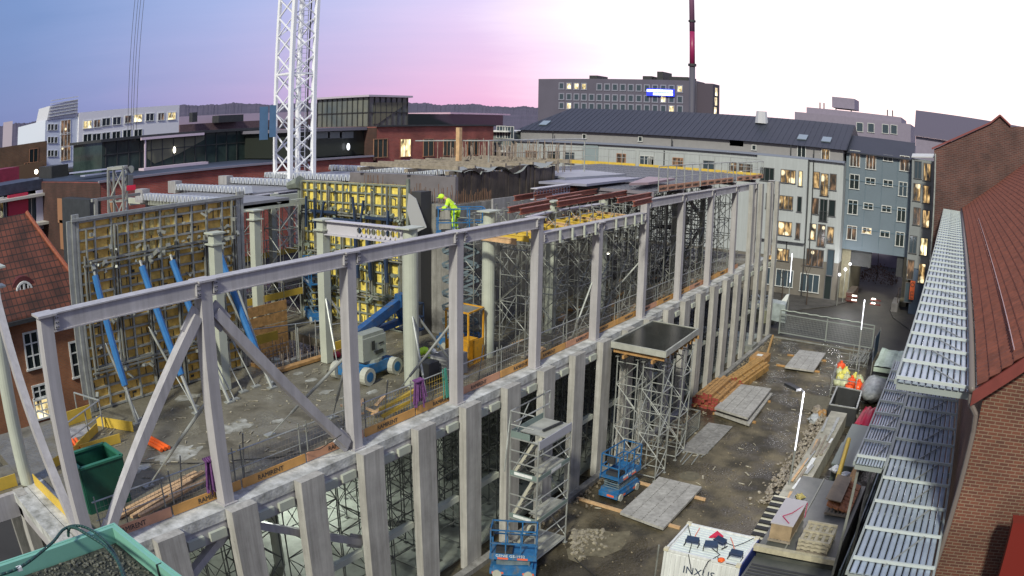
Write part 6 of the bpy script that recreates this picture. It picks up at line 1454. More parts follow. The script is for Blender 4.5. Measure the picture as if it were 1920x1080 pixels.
for y in (-7.32, -9.95): mb.bar((11.36, y, ZT), (13.4, y, ZT), .07, .09); mb.bar((11.36, y, GZ+.05), (11.36, y, ZT), .09)
mb.build('edge_frame', 'white', wc); MB().box(11.38, 13.4, -10.02, -9.985, GZ+.1, ZT+.02).build('blue_side', mat('blue side skin', (.02, .04, .22), .4), wc)
mb = MB()
for x in (11.36, 13.4):
    for y in (-7.34, -9.93): mb.cb((x, y, ZT+.02), (.16, .16, .1))
mb.build('corner_casting', mat('cream corner', (.6, .55, .42), .6), wc)
o = text('INXUS', .40, (11.318, -8.02, ZT-.72), (PI/2, 0, -PI/2), 'navy', wc, ext=.004)
def flood(x, y, rz, lab):
    t = thing('floodlight', lab, 'floodlight', (0, 0, 0), 'floodlights on the white container', world=False)
    b = MB(); b.prism([(-.09, -.22, .14), (.09, -.22, .24), (.09, .22, .24), (-.09, .22, .14)], (.02, 0, .05)); b.box(-.11, .11, -.23, .23, .17, .21); b.build('lamp_head', M['navy'], t, local=True)
    b = MB(); b.bar((0, -.24, .02), (0, -.24, .2), .02); b.bar((0, .24, .02), (0, .24, .2), .02); b.bar((-.15, -.24, .02), (.15, -.24, .02), .03); b.bar((-.15, .24, .02), (.15, .24, .02), .03); b.build('bracket', 'black', t, local=True)
    t.location = (x, y, ZT+.0); t.rotation_euler = (0, 0, rz)
for px, py, r_, lab in ((1298, 1015, .1, 'dark floodlight at the left of the white container roof'), (1333, 1023, .3, 'dark floodlight in the middle of the white container roof, left one'), (1350, 1016, -.4, 'dark floodlight in the middle of the white container roof, right one'), (1380, 1040, 0, 'dark floodlight at the right edge of the white container roof')):
    p = AT(px, py, Z=ZT+.15); flood(p.x, p.y, r_, lab)
def cable(pxs, z, lab, m_='black', r=.014):
    pts = [tuple(AT(px, py, Z=z)+Vector((0, 0, .0))) for px, py in pxs]; MB().path(pts, r, 5).build('cable', m_, None, label=lab, cat='cable')
cable(((1290, 985), (1296, 1008), (1297, 1020), (1291, 1040), (1296, 1070)), ZT+.03, 'black cable looping from the left floodlight over the container edge')
cable(((1335, 1028), (1350, 1040), (1328, 1052), (1318, 1070)), ZT+.03, 'dark cable running from the middle floodlights to the near edge')
cable(((1362, 1018), (1378, 1024), (1395, 1018), (1413, 1009)), ZT+.03, 'black cable running to the far right corner of the container roof')
cable(((1345, 1045), (1352, 1050), (1362, 1056), (1388, 1062)), ZT+.03, 'dark cable beside the orange reel on the container roof')
cable(((1312, 990), (1306, 1000), (1302, 1008)), ZT+.03, 'orange cable at the far edge of the container roof', 'orange'); cable(((1370, 1008), (1374, 1018), (1377, 1030)), ZT+.03, 'orange cable curled beside the right floodlight', 'orange')
p = AT(1352, 1050, Z=ZT+.1); MB().blob((p.x, p.y, ZT+.1), (.12, .13, .08), 10, 6, .1).build('cable_reel', 'orange', None, label='small orange cable reel on the container roof', cat='reel')
p = AT(1342, 1006, Z=ZT+.05); MB().prism([(p.x-.15, p.y+.2, ZT+.02), (p.x+.25, p.y+.05, ZT+.1), (p.x+.1, p.y-.25, ZT+.04)], (0, 0, .05)).build('cloth', 'red', None, label='crimson cloth on the container roof behind the floodlights', cat='cloth')
MB().tube((11.1, -7.15, GZ), (11.1, -7.15, ZT+.25), .03, 6).build('pole', 'galvd', None, label='thin pole beside the left corner of the white container', cat='pole')
# ------------------------------------------------------------ dark container, ramp and pallets
dc_ = thing('storage_container', 'dark flat roofed container with pallets on it beside the white container', 'container', (16.1, -11.6, GZ))
dk = mat('dark green grey steel roof', (.055, .062, .058), .45, col2=(.12, .12, .11), vs=.9, det=8)
MB().box(12.95, 19.4, -13.0, -10.1, GZ+.1, ZT-.02).build('body', dk, dc_)
mb = MB()
for k in range(36): x = 13.1+k*.175; mb.box(x, x+.08, -13.03, -13.001, GZ+.3, ZT-.15)
mb.build('side_ribs', 'dark', dc_)
MB().box(12.93, 19.42, -11.1, -11.05, ZT-.019, ZT+.02).build('roof_seam', mat('pale seam', (.25, .25, .22), .6), dc_)
MB().bar((12.8, -10.0, ZT+.02), (12.8, -13.1, ZT+.02), .2, .2).build('beam', mat('grey cream timber', (.42, .38, .28), .7, var=.2, vs=5), None, label='pale timber beam across the end of the dark container', cat='beam')
dd = thing('storage_container', 'second dark container with ribbed roof at the bottom edge', 'container', (10.5, -11.7, GZ))
MB().box(7.0, 12.65, -13.1, -10.12, GZ+.1, ZT-.25).build('body', dk, dd); mb = MB()
for k in range(26): mb.box(7.0+k*.2, 7.1+k*.2, -13.0, -10.2, ZT-.249, ZT-.225)
mb.build('roof_ribs', 'dark', dd)
def pallet(x0, x1, y0, y1, z, h, lab, kind_):
    t = thing('loaded_pallet', lab, 'pallet', ((x0+x1)/2, (y0+y1)/2, z), 'pallets on the dark container')
    b = MB(); 
    for k in range(3): x = x0+.06+(x1-x0-.12)*k/2; b.box(x-.05, x+.05, y0, y1, z+.02, z+.1)
    for k in range(7): y = y0+.05+(y1-y0-.1)*k/6; b.box(x0, x1, y-.04, y+.04, z+.1, z+.125)
    b.build('pallet', 'woodg', t)
    if kind_ == 'crate':
        MB().box(x0+.03, x1-.03, y0+.03, y1-.03, z+.126, z+h).build('load', mat('tan carton', (.33, .24, .15), .8, var=.2, vs=3), t)
        MB().box(x0, x1, y0, y1, z+h+.001, z+h+.05).build('cover', mat('dusty lilac cover', (.45, .42, .45), .7), t)
        mb = MB(); mb.path([(x0+.1, y0+.2, z+h+.08), (x0+.5, y1-.3, z+h+.1), (x0+.9, y0+.3, z+h+.08), (x1-.1, y0-.02, z+h+.02), (x1-.2, y0-.05, z+.2)], .02, 5); mb.build('strap', mat('pink strap', (.45, .06, .14), .6), t)
    elif kind_ == 'pallets':
        b = MB(); n = int(h/.15)
        for j in range(1, n):
            for k in range(5): y = y0+.06+(y1-y0-.12)*k/4; b.box(x0, x1, y-.06, y+.06, z+.15*j, z+.15*j+.03)
            for k in range(3): x = x0+.06+(x1-x0-.12)*k/2; b.box(x-.05, x+.05, y0, y1, z+.15*j+.031, z+.15*j+.11)
        b.build('stack', mat('pale pallet timber', (.38, .34, .26), .8, var=.2, vs=5), t)
    else:
        b = MB(); rnd = random.Random(3)
        for j in range(9):
            for i in range(4): b.prism([(x0+.1+j*.29, y0+.02+i*.26, z+.13+i*.04), (x0+.36+j*.29, y0+.02+i*.26, z+.13+i*.04), (x0+.36+j*.29, y0+.26+i*.26, z+.20+i*.05), (x0+.1+j*.29, y0+.26+i*.26, z+.20+i*.05)], (0, 0, .06+rnd.uniform(0, .05)))
        b.build('roof_tiles', mat('orange clay tiles', (.42, .17, .08), .8, var=.35, vs=6), t)
        MB().prism([(x0+.3, y1-.55, z+.45), (x1-.2, y1-.55, z+.45), (x1-.2, y1+.1, z+.5), (x0+.3, y1+.1, z+.5)], (0, 0, .04)).build('board', mat('brown board', (.24, .18, .12), .7, var=.2), t)
pallet(13.4, 15.5, -11.15, -10.3, ZT, .72, 'pallet of tan cartons with lilac cover and pink strap on the dark container', 'crate')
pallet(12.98, 14.5, -12.65, -11.5, ZT, .6, 'stack of empty pale pallets on the dark container', 'pallets')
pallet(16.2, 19.1, -12.85, -11.8, ZT, .5, 'pallet of orange roof tiles with a brown board on the dark container', 'tiles')
p = AT(1500, 932, Z=ZT); MB().blob((p.x, p.y, ZT+.04), (.22, .2, .08), 9, 5, .4).build('debris_heap', mat('straw coloured debris', (.40, .33, .12), .9, var=.5, vs=14), None, label='small straw coloured heap on the dark container roof', cat='debris')
# steel steps striped at the left side of the dark container
sp = thing('steel_steps', 'black and cream steps leaning at the side of the dark container', 'steps', (15.5, -9.6, GZ)); mb = MB(); m2 = MB()
for k in range(9): 
    x = 16.9-k*.42; z = ZT-.15-.05*k; mb.box(x, x+.24, -10.0, -9.45, z, z+.06); m2.box(x+.24, x+.41, -10.0, -9.45, z-.02, z+.05)
mb.build('tread', 'black', sp); m2.build('frame', mat('cream steel', (.60, .56, .42), .5), sp)
# ------------------------------------------------------------ long concrete barrier with junk on top
cb_ = thing('concrete_barrier', 'long pale concrete barrier strewn with planks along the yard edge', 'barrier', (24.5, -9.5, GZ))
for k in range(8):
    x = 17.2+k*1.87; MB().box(x, x+1.84, -10.05, -9.05, GZ+.01, -5.44).build('block', mat('dusty pale concrete', (.36, .34, .29), .85, var=.3, vs=1.3, bump=.3, bs=10), cb_)
rnd = random.Random(19)
for k in range(22):
    x = rnd.uniform(17.4, 29); y = rnd.uniform(-9.9, -9.2)
    MB().bar((x, y, -5.40+rnd.uniform(0, .08)), (x+rnd.uniform(1, 3.2), y+rnd.uniform(-.15, .15), -5.38+rnd.uniform(0, .08)), rnd.uniform(.06, .2), .05).build('plank', ('woodg', 'galv', 'white', 'wood')[k % 4], None, label='loose board lying on the long concrete barrier', cat='board', group='boards on the concrete barrier')
mb = MB()
for k in range(700):
    x = rnd.uniform(21, 34); y = rnd.gauss(-8.4, .28); s = rnd.uniform(.03, .14); mb.blob((x, y, GZ+s*.5+max(0, .35-abs(y+8.4))*rnd.random()), (s, s*.8, s*.6), 5, 3, .4, rnd)
mb.build('rubble', mat('mixed demolition rubble', (.17, .13, .10), .9, col2=(.42, .38, .32), vs=5), None, kind='stuff', label='demolition rubble heaped beside the long concrete barrier')
for k in range(26):
    x = rnd.uniform(18, 33); y = rnd.uniform(-12.4, -10.5); a = rnd.uniform(0, 3)
    MB().bar((x, y, GZ+rnd.uniform(.1, .5)), (x+math.cos(a)*rnd.uniform(.5, 1.6), y+math.sin(a)*.8, GZ+rnd.uniform(.1, .7)), rnd.uniform(.05, .2), rnd.uniform(.04, .12)).build('scrap', ('woodg', 'galvd', 'dark', 'woodo', 'galv')[k % 5], None, label='scrap piece in the dark strip between barrier and canopy', cat='scrap', group='scrap between barrier and canopy')
for k, (x, y) in enumerate(((22.2, -8.75), (23.2, -10.6))):
    t = MB(); n = 14; R0 = .28
    for j in range(n):
        a, b = 2*PI*j/n, 2*PI*(j+1)/n; t.tube((x+R0*math.cos(a), y+R0*math.sin(a), GZ+.12), (x+R0*math.cos(b), y+R0*math.sin(b), GZ+.12), .1, 6)
    t.build('tyre', 'black', None, label=('old tyre lying on the yard side of the concrete barrier', 'old tyre lying in the dark strip behind the concrete barrier')[k], cat='tyre')
# ------------------------------------------------------------ lamp posts
def lamp(x, y, h, lab, lit0=.5, e=90, tilt=0.0):
    t = thing('light_pole', lab, 'lamp', (x, y, GZ), 'lit lamp poles')
    b = MB(); b.tube((x, y, GZ), (x, y, GZ+h*lit0), .05, 8); b.build('pole', 'galv', t)
    b = MB(); b.tube((x, y, GZ+h*lit0+.01), (x, y, GZ+h), .035, 8); b.build('lit_pole_top', 'bulbw', t)  # upper pole lit by its own lamp, brightness put in as emission
    ld = bpy.data.lights.new('lamp_light', 'POINT'); ld.energy = e; ld.color = (.95, .95, 1.0); ld.shadow_soft_size = .3
    lo = bpy.data.objects.new('lamp_light', ld); COL.objects.link(lo); lo.location = (0, -.35, h); lo.parent = t
    return t
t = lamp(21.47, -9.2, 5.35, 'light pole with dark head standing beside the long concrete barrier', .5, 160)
mb = MB(); mb.bar((21.3, -9.0, -.98), (21.9, -8.3, -1.0), .28, .12); mb.tube((21.47, -9.2, -1.1), (21.45, -9.0, -.95), .04, 5); mb.build('lamp_head', 'dark', t)
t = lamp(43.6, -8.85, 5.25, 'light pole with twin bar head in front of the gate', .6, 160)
mb = MB()
for z in (-1.1, -1.4): mb.bar((43.6, -8.3, z), (43.6, -7.5, z), .1, .1); mb.bar((43.6, -9.3, z), (43.6, -10.1, z), .1, .1)
mb.build('lamp_head', mat('dull red lamp bar', (.10, .02, .015), .5), t); mb = MB()
for z in (-1.03, -1.33): mb.box(43.5, 43.56, -8.25, -7.9, z, z+.08); mb.box(43.5, 43.56, -9.7, -9.4, z-.03, z+.05)
mb.build('lit_bar', 'bulb', t)
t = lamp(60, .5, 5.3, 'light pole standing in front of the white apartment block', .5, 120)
# passage bollard lamps
for k, (px, py) in enumerate(((1574, 515), (1585, 505), (1594, 495))):
    p = AT(px, py, X=(65.5, 67.2, 69)[k]); t = thing('wall_lamp', 'cold white lamp on a post beside the passage, %s from the left' % ('first', 'second', 'third')[k], 'lamp', (p.x, p.y, GZ), 'three lamps by the passage')
    MB().blob(p, (.16, .16, .16), 8, 6).build('globe', 'bulbw', t); MB().tube((p.x, p.y, GZ), (p.x, p.y, p.z-.15), .04, 6).build('pole', 'galvd', t)
ld = bpy.data.lights.new('passage_light', 'POINT'); ld.energy = 260; ld.shadow_soft_size = .2; lo = bpy.data.objects.new('passage_light', ld); COL.objects.link(lo); lo.location = (66.5, -4.4, -2.9)
# brick planter walls in the passage mouth
MB().box(67.8, 72, -4.7, -3.95, GZ+.12, GZ+1.0).build('planter', brick('dim red brick', (.10, .04, .03), (.14, .05, .04), (.1, .08, .07), scale=1.5), None, label='low brick planter at the left of the passage mouth', cat='planter')
MB().box(66, 69.5, -9.9, -9.2, GZ+.12, GZ+.9).build('planter', M['concdark'], None, label='low dark planter at the right of the passage mouth', cat='planter')
# bare trees
def bare_tree(x, y, h, seed, lab, z0=GZ):
    rnd = random.Random(seed); t = thing('bare_tree', lab, 'tree', (x, y, z0), 'bare street trees'); tr = MB(); cr2 = MB()
    tr.tube((x, y, z0), (x, y, z0+h*.45), .07, 6, .05)
    def br(p, d_, L_, r, n):
        q = p+d_*L_; (tr if n > 3 else cr2).tube(p, q, r, 4, r*.7)
        if n == 0: return
        for _ in range(rnd.choice((2, 3))):
            e = (d_+Vector((rnd.uniform(-.8, .8), rnd.uniform(-.8, .8), rnd.uniform(-.1, .6)))).normalized(); br(q, e, L_*.72, r*.62, n-1)
    br(Vector((x, y, z0+h*.42)), Vector((.1, .1, 1)).normalized(), h*.2, .045, 4)
    tr.build('trunk', mat('dark bark', (.05, .035, .028), .9), t); cr2.build('crown', mat('bare twigs', (.055, .038, .03), .9), t)
bare_tree(63.5, -.6, 4.2, 5, 'small bare tree in front of the white block ground floor'); bare_tree(66.8, -9.8, 2.6, 8, 'small bare shrub tree at the right kerb of the street')
bare_tree(84, -5.5, 5.5, 3, 'bare tree seen through the street passage'); bare_tree(64.5, 2.2, 3.2, 12, 'bare tree behind the gate and left lamp pole')
mb = MB(); rnd = random.Random(14)
for k in range(900):
    x = rnd.uniform(80, 84); y = rnd.uniform(-8.5, -3.6); z = GZ+rnd.uniform(0, 2.2)*(1-abs(y+6)/4); s = .1
    a = rnd.uniform(0, 6); mb.pts([(x, y, z), (x+s*math.cos(a), y+s*math.sin(a), z+s), (x, y+s, z+s*1.5)], [(0, 1, 2)])
mb.build('hedge', mat('brown winter hedge', (.07, .035, .025), .9), None, label='brown winter hedge beyond the passage', cat='hedge')
# ------------------------------------------------------------ gate and things beside it
gt = thing('sliding_gate', 'long grey steel mesh gate closing the far end of the yard', 'gate', (50.9, -5, GZ))
ga, gb2 = Vector((51.2, -.9, 0)), Vector((50.6, -9.15, 0)); mb = MB()
for f_ in (0, .5, 1): a = ga.lerp(gb2, f_); mb.bar(a+Vector((0, 0, GZ+.05)), a+Vector((0, 0, -4.42)), .09)
for z in (GZ+.18, -4.45, -4.75): mb.bar(ga+Vector((0, 0, z)), gb2+Vector((0, 0, z)), .07, .08)
mb.build('frame', mat('grey gate steel', (.22, .24, .23), .5), gt); mb = MB()
for k in range(66): a = ga.lerp(gb2, k/65); mb.bar(a+Vector((0, 0, GZ+.2)), a+Vector((0, 0, -4.75)), .014)
for k in range(9): z = GZ+.35+k*.17; mb.bar(ga+Vector((0, 0, z)), gb2+Vector((0, 0, z)), .010)
mb.build('mesh', mat('grey gate steel', (.22, .24, .23), .5), gt)
mb = MB(); pts = [(51.0-.02*k, -1.0-.28*k, -4.36+.03*math.sin(k*1.9)) for k in range(26)]; mb.path([tuple(p) for p in pts], .03, 5); mb.build('tinsel_cable', mat('pale cable', (.5, .55, .5), .6), None, label='pale cable draped along the top of the gate', cat='cable')
MB().bar((50.2, 1.2, GZ+.02), (49.6, -9.4, GZ+.02), .14, .1).build('gate_rail', 'galvd', None, label='ground rail in front of the sliding gate', cat='rail')
t = thing('waste_container', 'silver grey tipped waste container beside the gate', 'container', (52.4, 1.0, GZ))
p = [AT(*q, X=52.0) for q in ((1441, 566), (1473, 572), (1472, 606), (1441, 599))]; MB().prism(p, (1.4, .2, 0)).build('body', mat('silver grey sheet', (.30, .34, .35), .4, var=.25, vs=2), t)
mb = MB(); mb.box(51.9, 52.1, 2.3, 2.75, GZ, p[0].z+.2); mb.build('end_post', 'dark', t)
mb = MB(); rnd = random.Random(2)
t = thing('scrap_skip', 'cream skip full of scrap and a white red board behind the waste container', 'skip', (56, 1.6, GZ))
mb.box(54.2, 58, .3, 3.4, GZ, GZ+1.1); mb.build('body', mat('cream skip paint', (.42, .42, .30), .6, var=.2), t); mb = MB()
for k in range(40): x = rnd.uniform(54.4, 57.8); y = rnd.uniform(.4, 3.3); z = GZ+1.1+rnd.uniform(0, .5); mb.bar((x, y, z), (x+rnd.uniform(-.8, .8), y+rnd.uniform(-.8, .8), z+rnd.uniform(-.2, .6)), rnd.uniform(.04, .3), .05)
mb.build('scrap', 'galv', t)
MB().prism([AT(*q, X=53.5) for q in ((1459, 572), (1474, 553), (1480, 552), (1472, 575))], (.3, 0, 0)).build('white_board', 'white', None, label='white board leaning out beside the waste container', cat='board')
MB().box(44.5, 46, -.5, .1, GZ, GZ+.5).build('pallet_box', 'galvd', None, label='low grey box at the foot of the last piers', cat='box')
# blue banner fence, dark pit, tarps and bags
t = thing('banner_fence', 'dark blue banner on a site fence beside the white tarpaulin', 'fence', (45, -10, GZ))
P = [AT(1656, 622, Z=-4.3), AT(1640, 633, Z=-4.5), AT(1627, 660, Z=-4.5), AT(1618, 700, Z=-5.0)]
mb = MB(); pts = [Vector((50, -9.75, 0)), Vector((47, -9.7, 0)), Vector((43.5, -10.0, 0)), Vector((39.8, -10.4, 0))]
for a, b in zip(pts[:-1], pts[1:]): mb.bar(a+Vector((0, 0, -5.45)), b+Vector((0, 0, -5.45)), .03, 1.75)
mb.build('banner', mat('navy banner', (.02, .05, .10), .5, var=.3), t); mb = MB()
for a in pts: mb.tube(a+Vector((0, 0, GZ)), a+Vector((0, 0, -4.4)), .035, 5)
mb.build('post', 'galvd', t); mb = MB()
for k, z in enumerate((-4.9, -5.2, -5.5)): mb.bar((44.6+k*.2, -9.86, z), (43.9+k*.2, -9.92, z+.12), .03, .07)
mb.build('white_mark', 'white', t)
t = thing('covered_load', 'pale green tarpaulin covered load beside the blue banner', 'tarpaulin', (42.2, -11.6, GZ))
MB().box(39.9, 44.6, -12.6, -10.7, GZ, -4.75).build('body', 'dark', t)
mb = MB(); mb.grid(lambda u, v: (39.7+u*5.0, -10.55-v*2.2, -4.62+.06*math.sin(u*9+v*5)+.03*math.sin(v*17)), 14, 8); mb.prism([(39.65, -10.55, -4.95), (39.65, -12.75, -4.95), (39.65, -12.75, -4.66), (39.65, -10.55, -4.66)], (.06, 0, 0)); mb.bar((39.6, -10.6, -5.25), (39.6, -12.7, -5.25), .08, .08); mb.build('tarpaulin', 'tarp', t)
mb = MB(); mb.blob((38.5, -10.95, -5.75), (2.0, .95, .72), 12, 8, .09); mb.build('bulk_bag', 'silver', None, label='large grey plastic wrapped bale below the green tarpaulin', cat='bale', smooth=True)
# waste cages with bags
wcg = thing('waste_cage', 'steel frame cage holding yellow and orange rubbish bags', 'cage', (40.5, -8.9, GZ)); mb = MB()
c4 = [(37.6, -8.0), (37.6, -9.7), (44.0, -9.0), (44.0, -7.4)]
for x, y in c4: mb.bar((x, y, GZ), (x, y, GZ+1.2), .06)
for z in (.15, .7, 1.2):
    for a in range(4): mb.bar((*c4[a], GZ+z), (*c4[(a+1) % 4], GZ+z), .045)
mb.build('frame', 'galvd', wcg)
bagm = {'y': mat('yellow rubbish bag', (.72, .66, .16), .35, var=.2, vs=5), 'o': mat('orange rubbish bag', (.85, .10, .02), .3, var=.2, vs=5), 'w': mat('cream rubbish bag', (.50, .52, .34), .4, var=.2, vs=5)}
rnd = random.Random(44)
for k, (px, py, c, s) in enumerate(((1577, 686, 'o', .42), (1574, 694, 'w', .3), (1586, 697, 'y', .42), (1575, 706, 'y', .4), (1588, 706, 'w', .38), (1571, 714, 'w', .35), (1583, 716, 'w', .42), (1597, 714, 'o', .42), (1593, 724, 'o', .42), (1610, 722, 'o', .45), (1612, 712, 'w', .4), (1604, 706, 'y', .36))):
    p = AT(px, py, Z=-5.75); nm_ = {'y': 'yellow', 'o': 'orange', 'w': 'cream'}[c]
    b = MB(); b.blob((p.x, p.y, -5.85), (s*1.1, s*.85, s*.8), 10, 7, .18, rnd); b.tube((p.x, p.y, -5.85+s*.6), (p.x+.05, p.y, -5.85+s*1.1), .06, 5, .12)
    b.build('rubbish_bag', bagm[c], None, label='tied %s rubbish bag in the heap in the steel cage' % nm_, cat='rubbish bag', group='%s rubbish bags in the steel cage' % nm_, smooth=True)
sc2 = thing('tube_rack', 'rack of dark scaffold tubes beside the blue banner', 'rack', (46, -9, GZ)); mb = MB()
for k in range(14): x = 44.8+rnd.uniform(-.3, .3); y = -8.2-.09*k; mb.tube((x, y, GZ+.2+rnd.uniform(0, .5)), (x+3, y-.1, GZ+.3+rnd.uniform(0, .5)), .035, 5)
for x in (45.3, 47.4): mb.bar((x, -8.0, GZ), (x, -8.0, GZ+1), .06); mb.bar((x, -9.5, GZ), (x, -9.5, GZ+1), .06); mb.bar((x, -8, GZ+.2), (x, -9.5, GZ+.2), .06)
mb.build('tubes', 'galvd', sc2)
sc3 = thing('tool_skip', 'open dark skip with pale rim behind the concrete barrier end', 'skip', (34.3, -9.6, GZ)); mb = MB()
c4 = [(32.8, -8.8), (32.8, -10.5), (36.2, -10.3), (36.4, -8.6)]
for a in range(4): mb.bar((*c4[a], GZ+.55), (*c4[(a+1) % 4], GZ+.55), .06, 1.1)
mb.box(33, 36, -10.2, -8.9, GZ+.03, GZ+.08); mb.build('body', 'dark', sc3); mb = MB()
for a in range(4): mb.bar((*c4[a], GZ+1.13), (*c4[(a+1) % 4], GZ+1.13), .1, .06)
mb.build('rim', 'galv', sc3)
# crimson tarpaulin, grey cabinets, yellow pipe
mb = MB(); mb.grid(lambda u, v: (30.6+u*3.0, -10.75-v*1.35-.25*u, -5.35+.35*math.sin(PI*v)*math.sin(PI*min(1, u*1.1))+.05*math.sin(v*24+u*3)-.1*(1-u)), 20, 20); mb.build('tarpaulin', 'red', None, label='crumpled crimson tarpaulin beside the narrow canopy strip', cat='tarpaulin', smooth=True)
MB().box(31, 33.6, -12, -10.9, GZ, -5.5).build('covered_box', 'dark', None, label='dark box under the crimson tarpaulin', cat='box')
for k, (x0, x1, z) in enumerate(((27.2, 30.0, -5.3), (23.8, 26.6, -5.1))):
    t = thing('steel_cabinet', ('grey green cabinet just below the crimson tarpaulin', 'grey cabinet with white bags behind the yellow pipe')[k], 'cabinet', ((x0+x1)/2, -11.4, GZ))
    MB().box(x0, x1, -12.1, -10.75, GZ+.05, z).build('body', mat('grey green cabinet', (.12, .145, .135), .5, var=.15), t); MB().box(x0-.05, x1+.05, -12.15, -10.7, z+.001, z+.06).build('lid', mat('grey green lid', (.15, .18, .165), .45), t)
    mb = MB(); mb.blob((x0-.3, -11.0, z-.1), (.35, .3, .16), 8, 5, .25); mb.blob((x0-.5, -11.6, z-.2), (.3, .35, .16), 8, 5, .25); mb.build('white_bag', 'white', None, label=('white bag at the near end of the upper grey green cabinet', 'white bag at the near end of the cabinet by the yellow pipe')[k], cat='bag')
MB().tube((25.6, -11.15, -4.45), (20.9, -11.5, -4.5), .11, 10).build('yellow_pipe', 'yellow', None, label='thick bright yellow pipe lying across the cabinets', cat='pipe')
MB().box(21.3, 23.4, -12.2, -11.9, GZ, -4.9).build('brown_board', 'woodo', None, label='brown board standing at the right of the yellow pipe', cat='board')
rf2 = thing('mesh_fence', 'dark mesh fence with pale posts at the right side of the dark container', 'fence', (18, -13.3, GZ)); mb = MB()
for k in range(6): x = 13+k*1.85; mb.bar((x, -13.3, GZ), (x, -13.3, -4.3), .07)
for z in (GZ+.2, -5.3, -4.35): mb.bar((13, -13.3, z), (22.3, -13.3, z), .05)
mb.build('frame', mat('blue grey fence steel', (.16, .21, .24), .5), rf2); mb = MB()
for k in range(60): x = 13+k*.155; mb.bar((x, -13.3, GZ+.2), (x, -13.3, -4.35), .012)
mb.build('mesh', 'dark', rf2)
# ------------------------------------------------------------ near roof with pale green upstand
nr = thing('near_flat_roof', 'gravel flat roof with pale green metal upstand at the bottom left corner', 'roof', (-11, -13, 6))
MB().box(-15, -7.96, -17, -10.12, GZ, 6.3).build('wall', bk, nr)
grv = mat('mossy roof gravel', (.022, .026, .022), .95, col2=(.10, .10, .075), vs=9, bump=.9, bs=30, det=10, thr=(.42, .72))
MB().quad((-14.9, -16.9, 6.37), (-8.0, -16.9, 6.37), (-8.0, -10.17, 6.37), (-14.9, -10.17, 6.37)).build('gravel_surface', grv, nr)
mb = MB(); rnd = random.Random(18)
for k in range(2600):
    x = rnd.uniform(-9.8, -8.02); y = rnd.uniform(-12.4, -10.2); s = rnd.uniform(.008, .022); mb.blob((x, y, 6.372+s*.4), (s, s*.8, s*.6), 4, 3, .3, rnd)
mb.build('pebbles', mat('roof pebbles', (.11, .11, .09), .9, var=.6, vs=30), nr)
mb = MB(); mb.box(-15, -7.95, -10.155, -10.12, 6.31, 6.5); mb.box(-7.985, -7.95, -17, -10.156, 6.31, 6.5); mb.box(-15, -7.93, -10.12, -10.10, 6.3, 6.505); mb.box(-7.95, -7.93, -17, -10.121, 6.3, 6.505); mb.build('upstand', 'mint', nr)
mb = MB(); mb.box(-8.003, -7.948, -10.86, -10.855, 6.08, 6.506); mb.build('seam', 'dark', nr)
cbm = mat('dark green cable', (.015, .06, .055), .5)
def arch(pts, r, lab):
    P = [Vector(p) for p in pts]; out = []
    for i in range(len(P)-1):
        p0 = P[max(0, i-1)]; p1 = P[i]; p2 = P[i+1]; p3 = P[min(len(P)-1, i+2)]
        for k in range(6):
            t = k/6; out.append(.5*((2*p1)+(-p0+p2)*t+(2*p0-5*p1+4*p2-p3)*t*t+(-p0+3*p1-3*p2+p3)*t**3))
    out.append(P[-1]); MB().path([tuple(p) for p in out], r, 7).build('cable', cbm, None, label=lab, cat='cable', smooth=True)
q = lambda px, py, Y: tuple(AT(px, py, Y=Y))
arch((q(-30, 1085, -10.6), q(35, 1065, -10.55), q(95, 1020, -10.3), (q(120, 992, -10.15)), q(150, 986, -10.15), q(180, 1000, -10.3), q(210, 1030, -10.7), q(235, 1080, -11.2), q(238, 1100, -11.4)), .012, 'dark green cable looping over the green upstand, outer one')
arch((q(128, 1005, -10.1), q(130, 990, -10.15), q(142, 990, -10.2), q(165, 1003, -10.4), q(198, 1025, -10.7), q(222, 1055, -11.0), q(235, 1095, -11.4)), .014, 'dark green cable over the upstand, inner thicker one')
mb = MB(); p = AT(36, 1066, Y=-10.55); mb.cb(p, (.05, .03, .03)); mb.build('cable_tie', 'white', None, label='pale cable tie on the outer green cable', cat='cable tie')
# ------------------------------------------------------------ lit lower storey: work lamp between the piers
def wl_(loc, e, size, col=(.93, 1.0, .92)):
    ld = bpy.data.lights.new('work_light', 'POINT'); ld.energy = e; ld.color = col; ld.shadow_soft_size = size; lo = bpy.data.objects.new('work_light', ld); COL.objects.link(lo); lo.location = loc
    t = thing('work_lamp', 'bright site work lamp on a stand', 'lamp', (loc[0], loc[1], loc[2]-1.6)); return t
lt = wl_((9.3, 8.0, -3.0), 900, .15); lt['label'] = 'glaring work lamp on a stand in the lower storey, seen between the front piers'
MB().tube((9.3, 8.0, GZ+.07), (9.3, 8.0, -3.2), .03, 6).build('stand', 'galv', lt); MB().box(9.1, 9.5, 8.18, 8.22, -3.2, -2.8).build('lamp_panel', 'bulbw', lt)
lt = wl_((30, 6.0, 2.0), 160, .2, (1.0, .8, .5)); lt['label'] = 'small warm work lamp deep among the upper shoring towers'
mb = MB()
for k in range(4): mb.blob((30+.5*k, 5.0+.1*k, 1.9), (.1, .1, .07), 6, 4)
mb.build('lamp_head', 'bulb', lt); MB().tube((30, 5.0, .0), (30, 5.0, 1.85), .03, 5).build('stand', 'galv', lt)

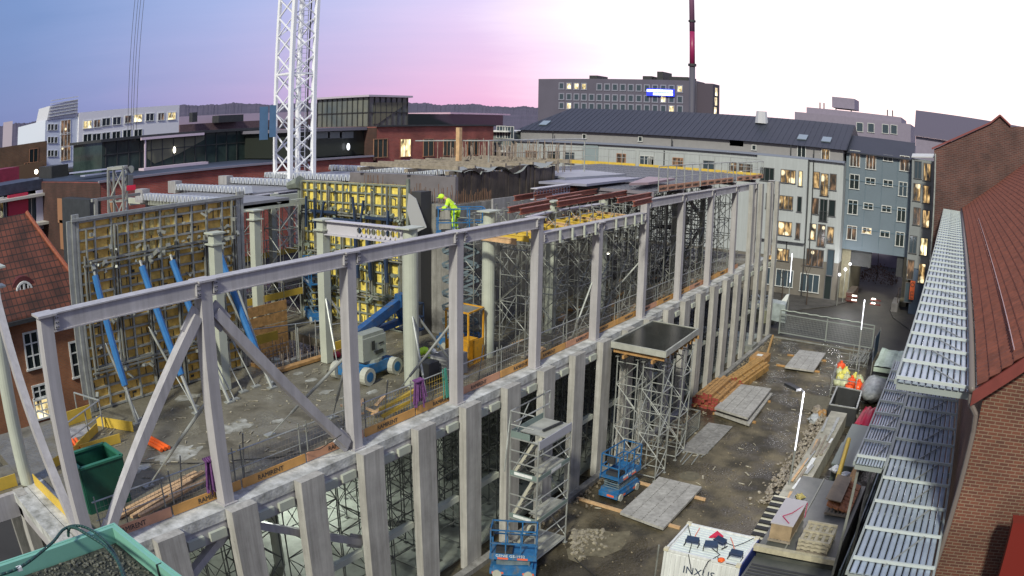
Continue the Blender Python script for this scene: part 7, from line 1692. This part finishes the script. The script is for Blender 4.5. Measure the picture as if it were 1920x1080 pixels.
# ------------------------------------------------------------ more small site matter
t = thing('passage_fill_lamp', 'added fill lamp under the ceiling, brightening the street passage', 'lamp', (75, -6.5, -1.6))
MB().cb((75, -6.5, -1.42), (.3, .3, .1)).build('housing', 'galvd', t)
ld = bpy.data.lights.new('passage_fill_light', 'POINT'); ld.energy = 170; ld.color = (1, .95, .8); ld.shadow_soft_size = .15; lo = bpy.data.objects.new('passage_fill_light', ld); COL.objects.link(lo); lo.location = (75, -6.5, -1.75)  # added fill light, brightens the inside of the passage
pts = [AT(235, 866, Z=.35), AT(300, 868, Z=.12), AT(380, 868, Z=.03), AT(450, 862, Z=.03), AT(520, 858, Z=.2), AT(600, 842, Z=.5), AT(640, 815, Z=.9)]
MB().path([tuple(p) for p in pts], .014, 5).build('cable', 'black', None, label='black cable trailing over the deck from the green skip to the barrier', cat='cable')
rnd = random.Random(90); mb = MB()
for k in range(420):
    x = rnd.uniform(-3.5, 16); y = rnd.uniform(1.0, 7.2); s = rnd.uniform(.012, .05)
    if rnd.random() < .5: mb.bar((x, y, .02), (x+rnd.uniform(-.25, .25), y+rnd.uniform(-.2, .2), .03), s, .02)
    else: mb.blob((x, y, s*.4), (s, s, s*.6), 5, 3, .3, rnd)
mb.build('debris', mat('pale deck debris', (.30, .27, .21), .9, var=.6, vs=9), None, kind='stuff', label='small pale debris scattered over the deck')
mb = MB()
for k in range(60):
    x = rnd.uniform(14, 48); y = rnd.uniform(-7.8, -1.2); a = rnd.uniform(0, 3); mb.bar((x, y, GZ+.02), (x+math.cos(a)*rnd.uniform(.1, .6), y+math.sin(a)*.3, GZ+.03), rnd.uniform(.02, .09), .02)
mb.build('debris', mat('pale yard litter', (.42, .38, .30), .9, var=.6, vs=9), None, kind='stuff', label='pale litter and offcuts scattered on the yard')
# concrete pump hose and wheelie items near the waste cage
for k, (px, py, c) in enumerate(((1530, 775, 'cream'), (1540, 783, 'brown'), (1525, 790, 'grey'))):
    p = AT(px, py, Z=GZ); MB().blob((p.x, p.y, GZ+.18), (.5, .35, .26), 9, 6, .3, rnd).build('sack', ('woodg', 'woodo', 'silver')[k], None, label='crumpled %s sack by the far end of the rubble heap' % c, cat='sack')
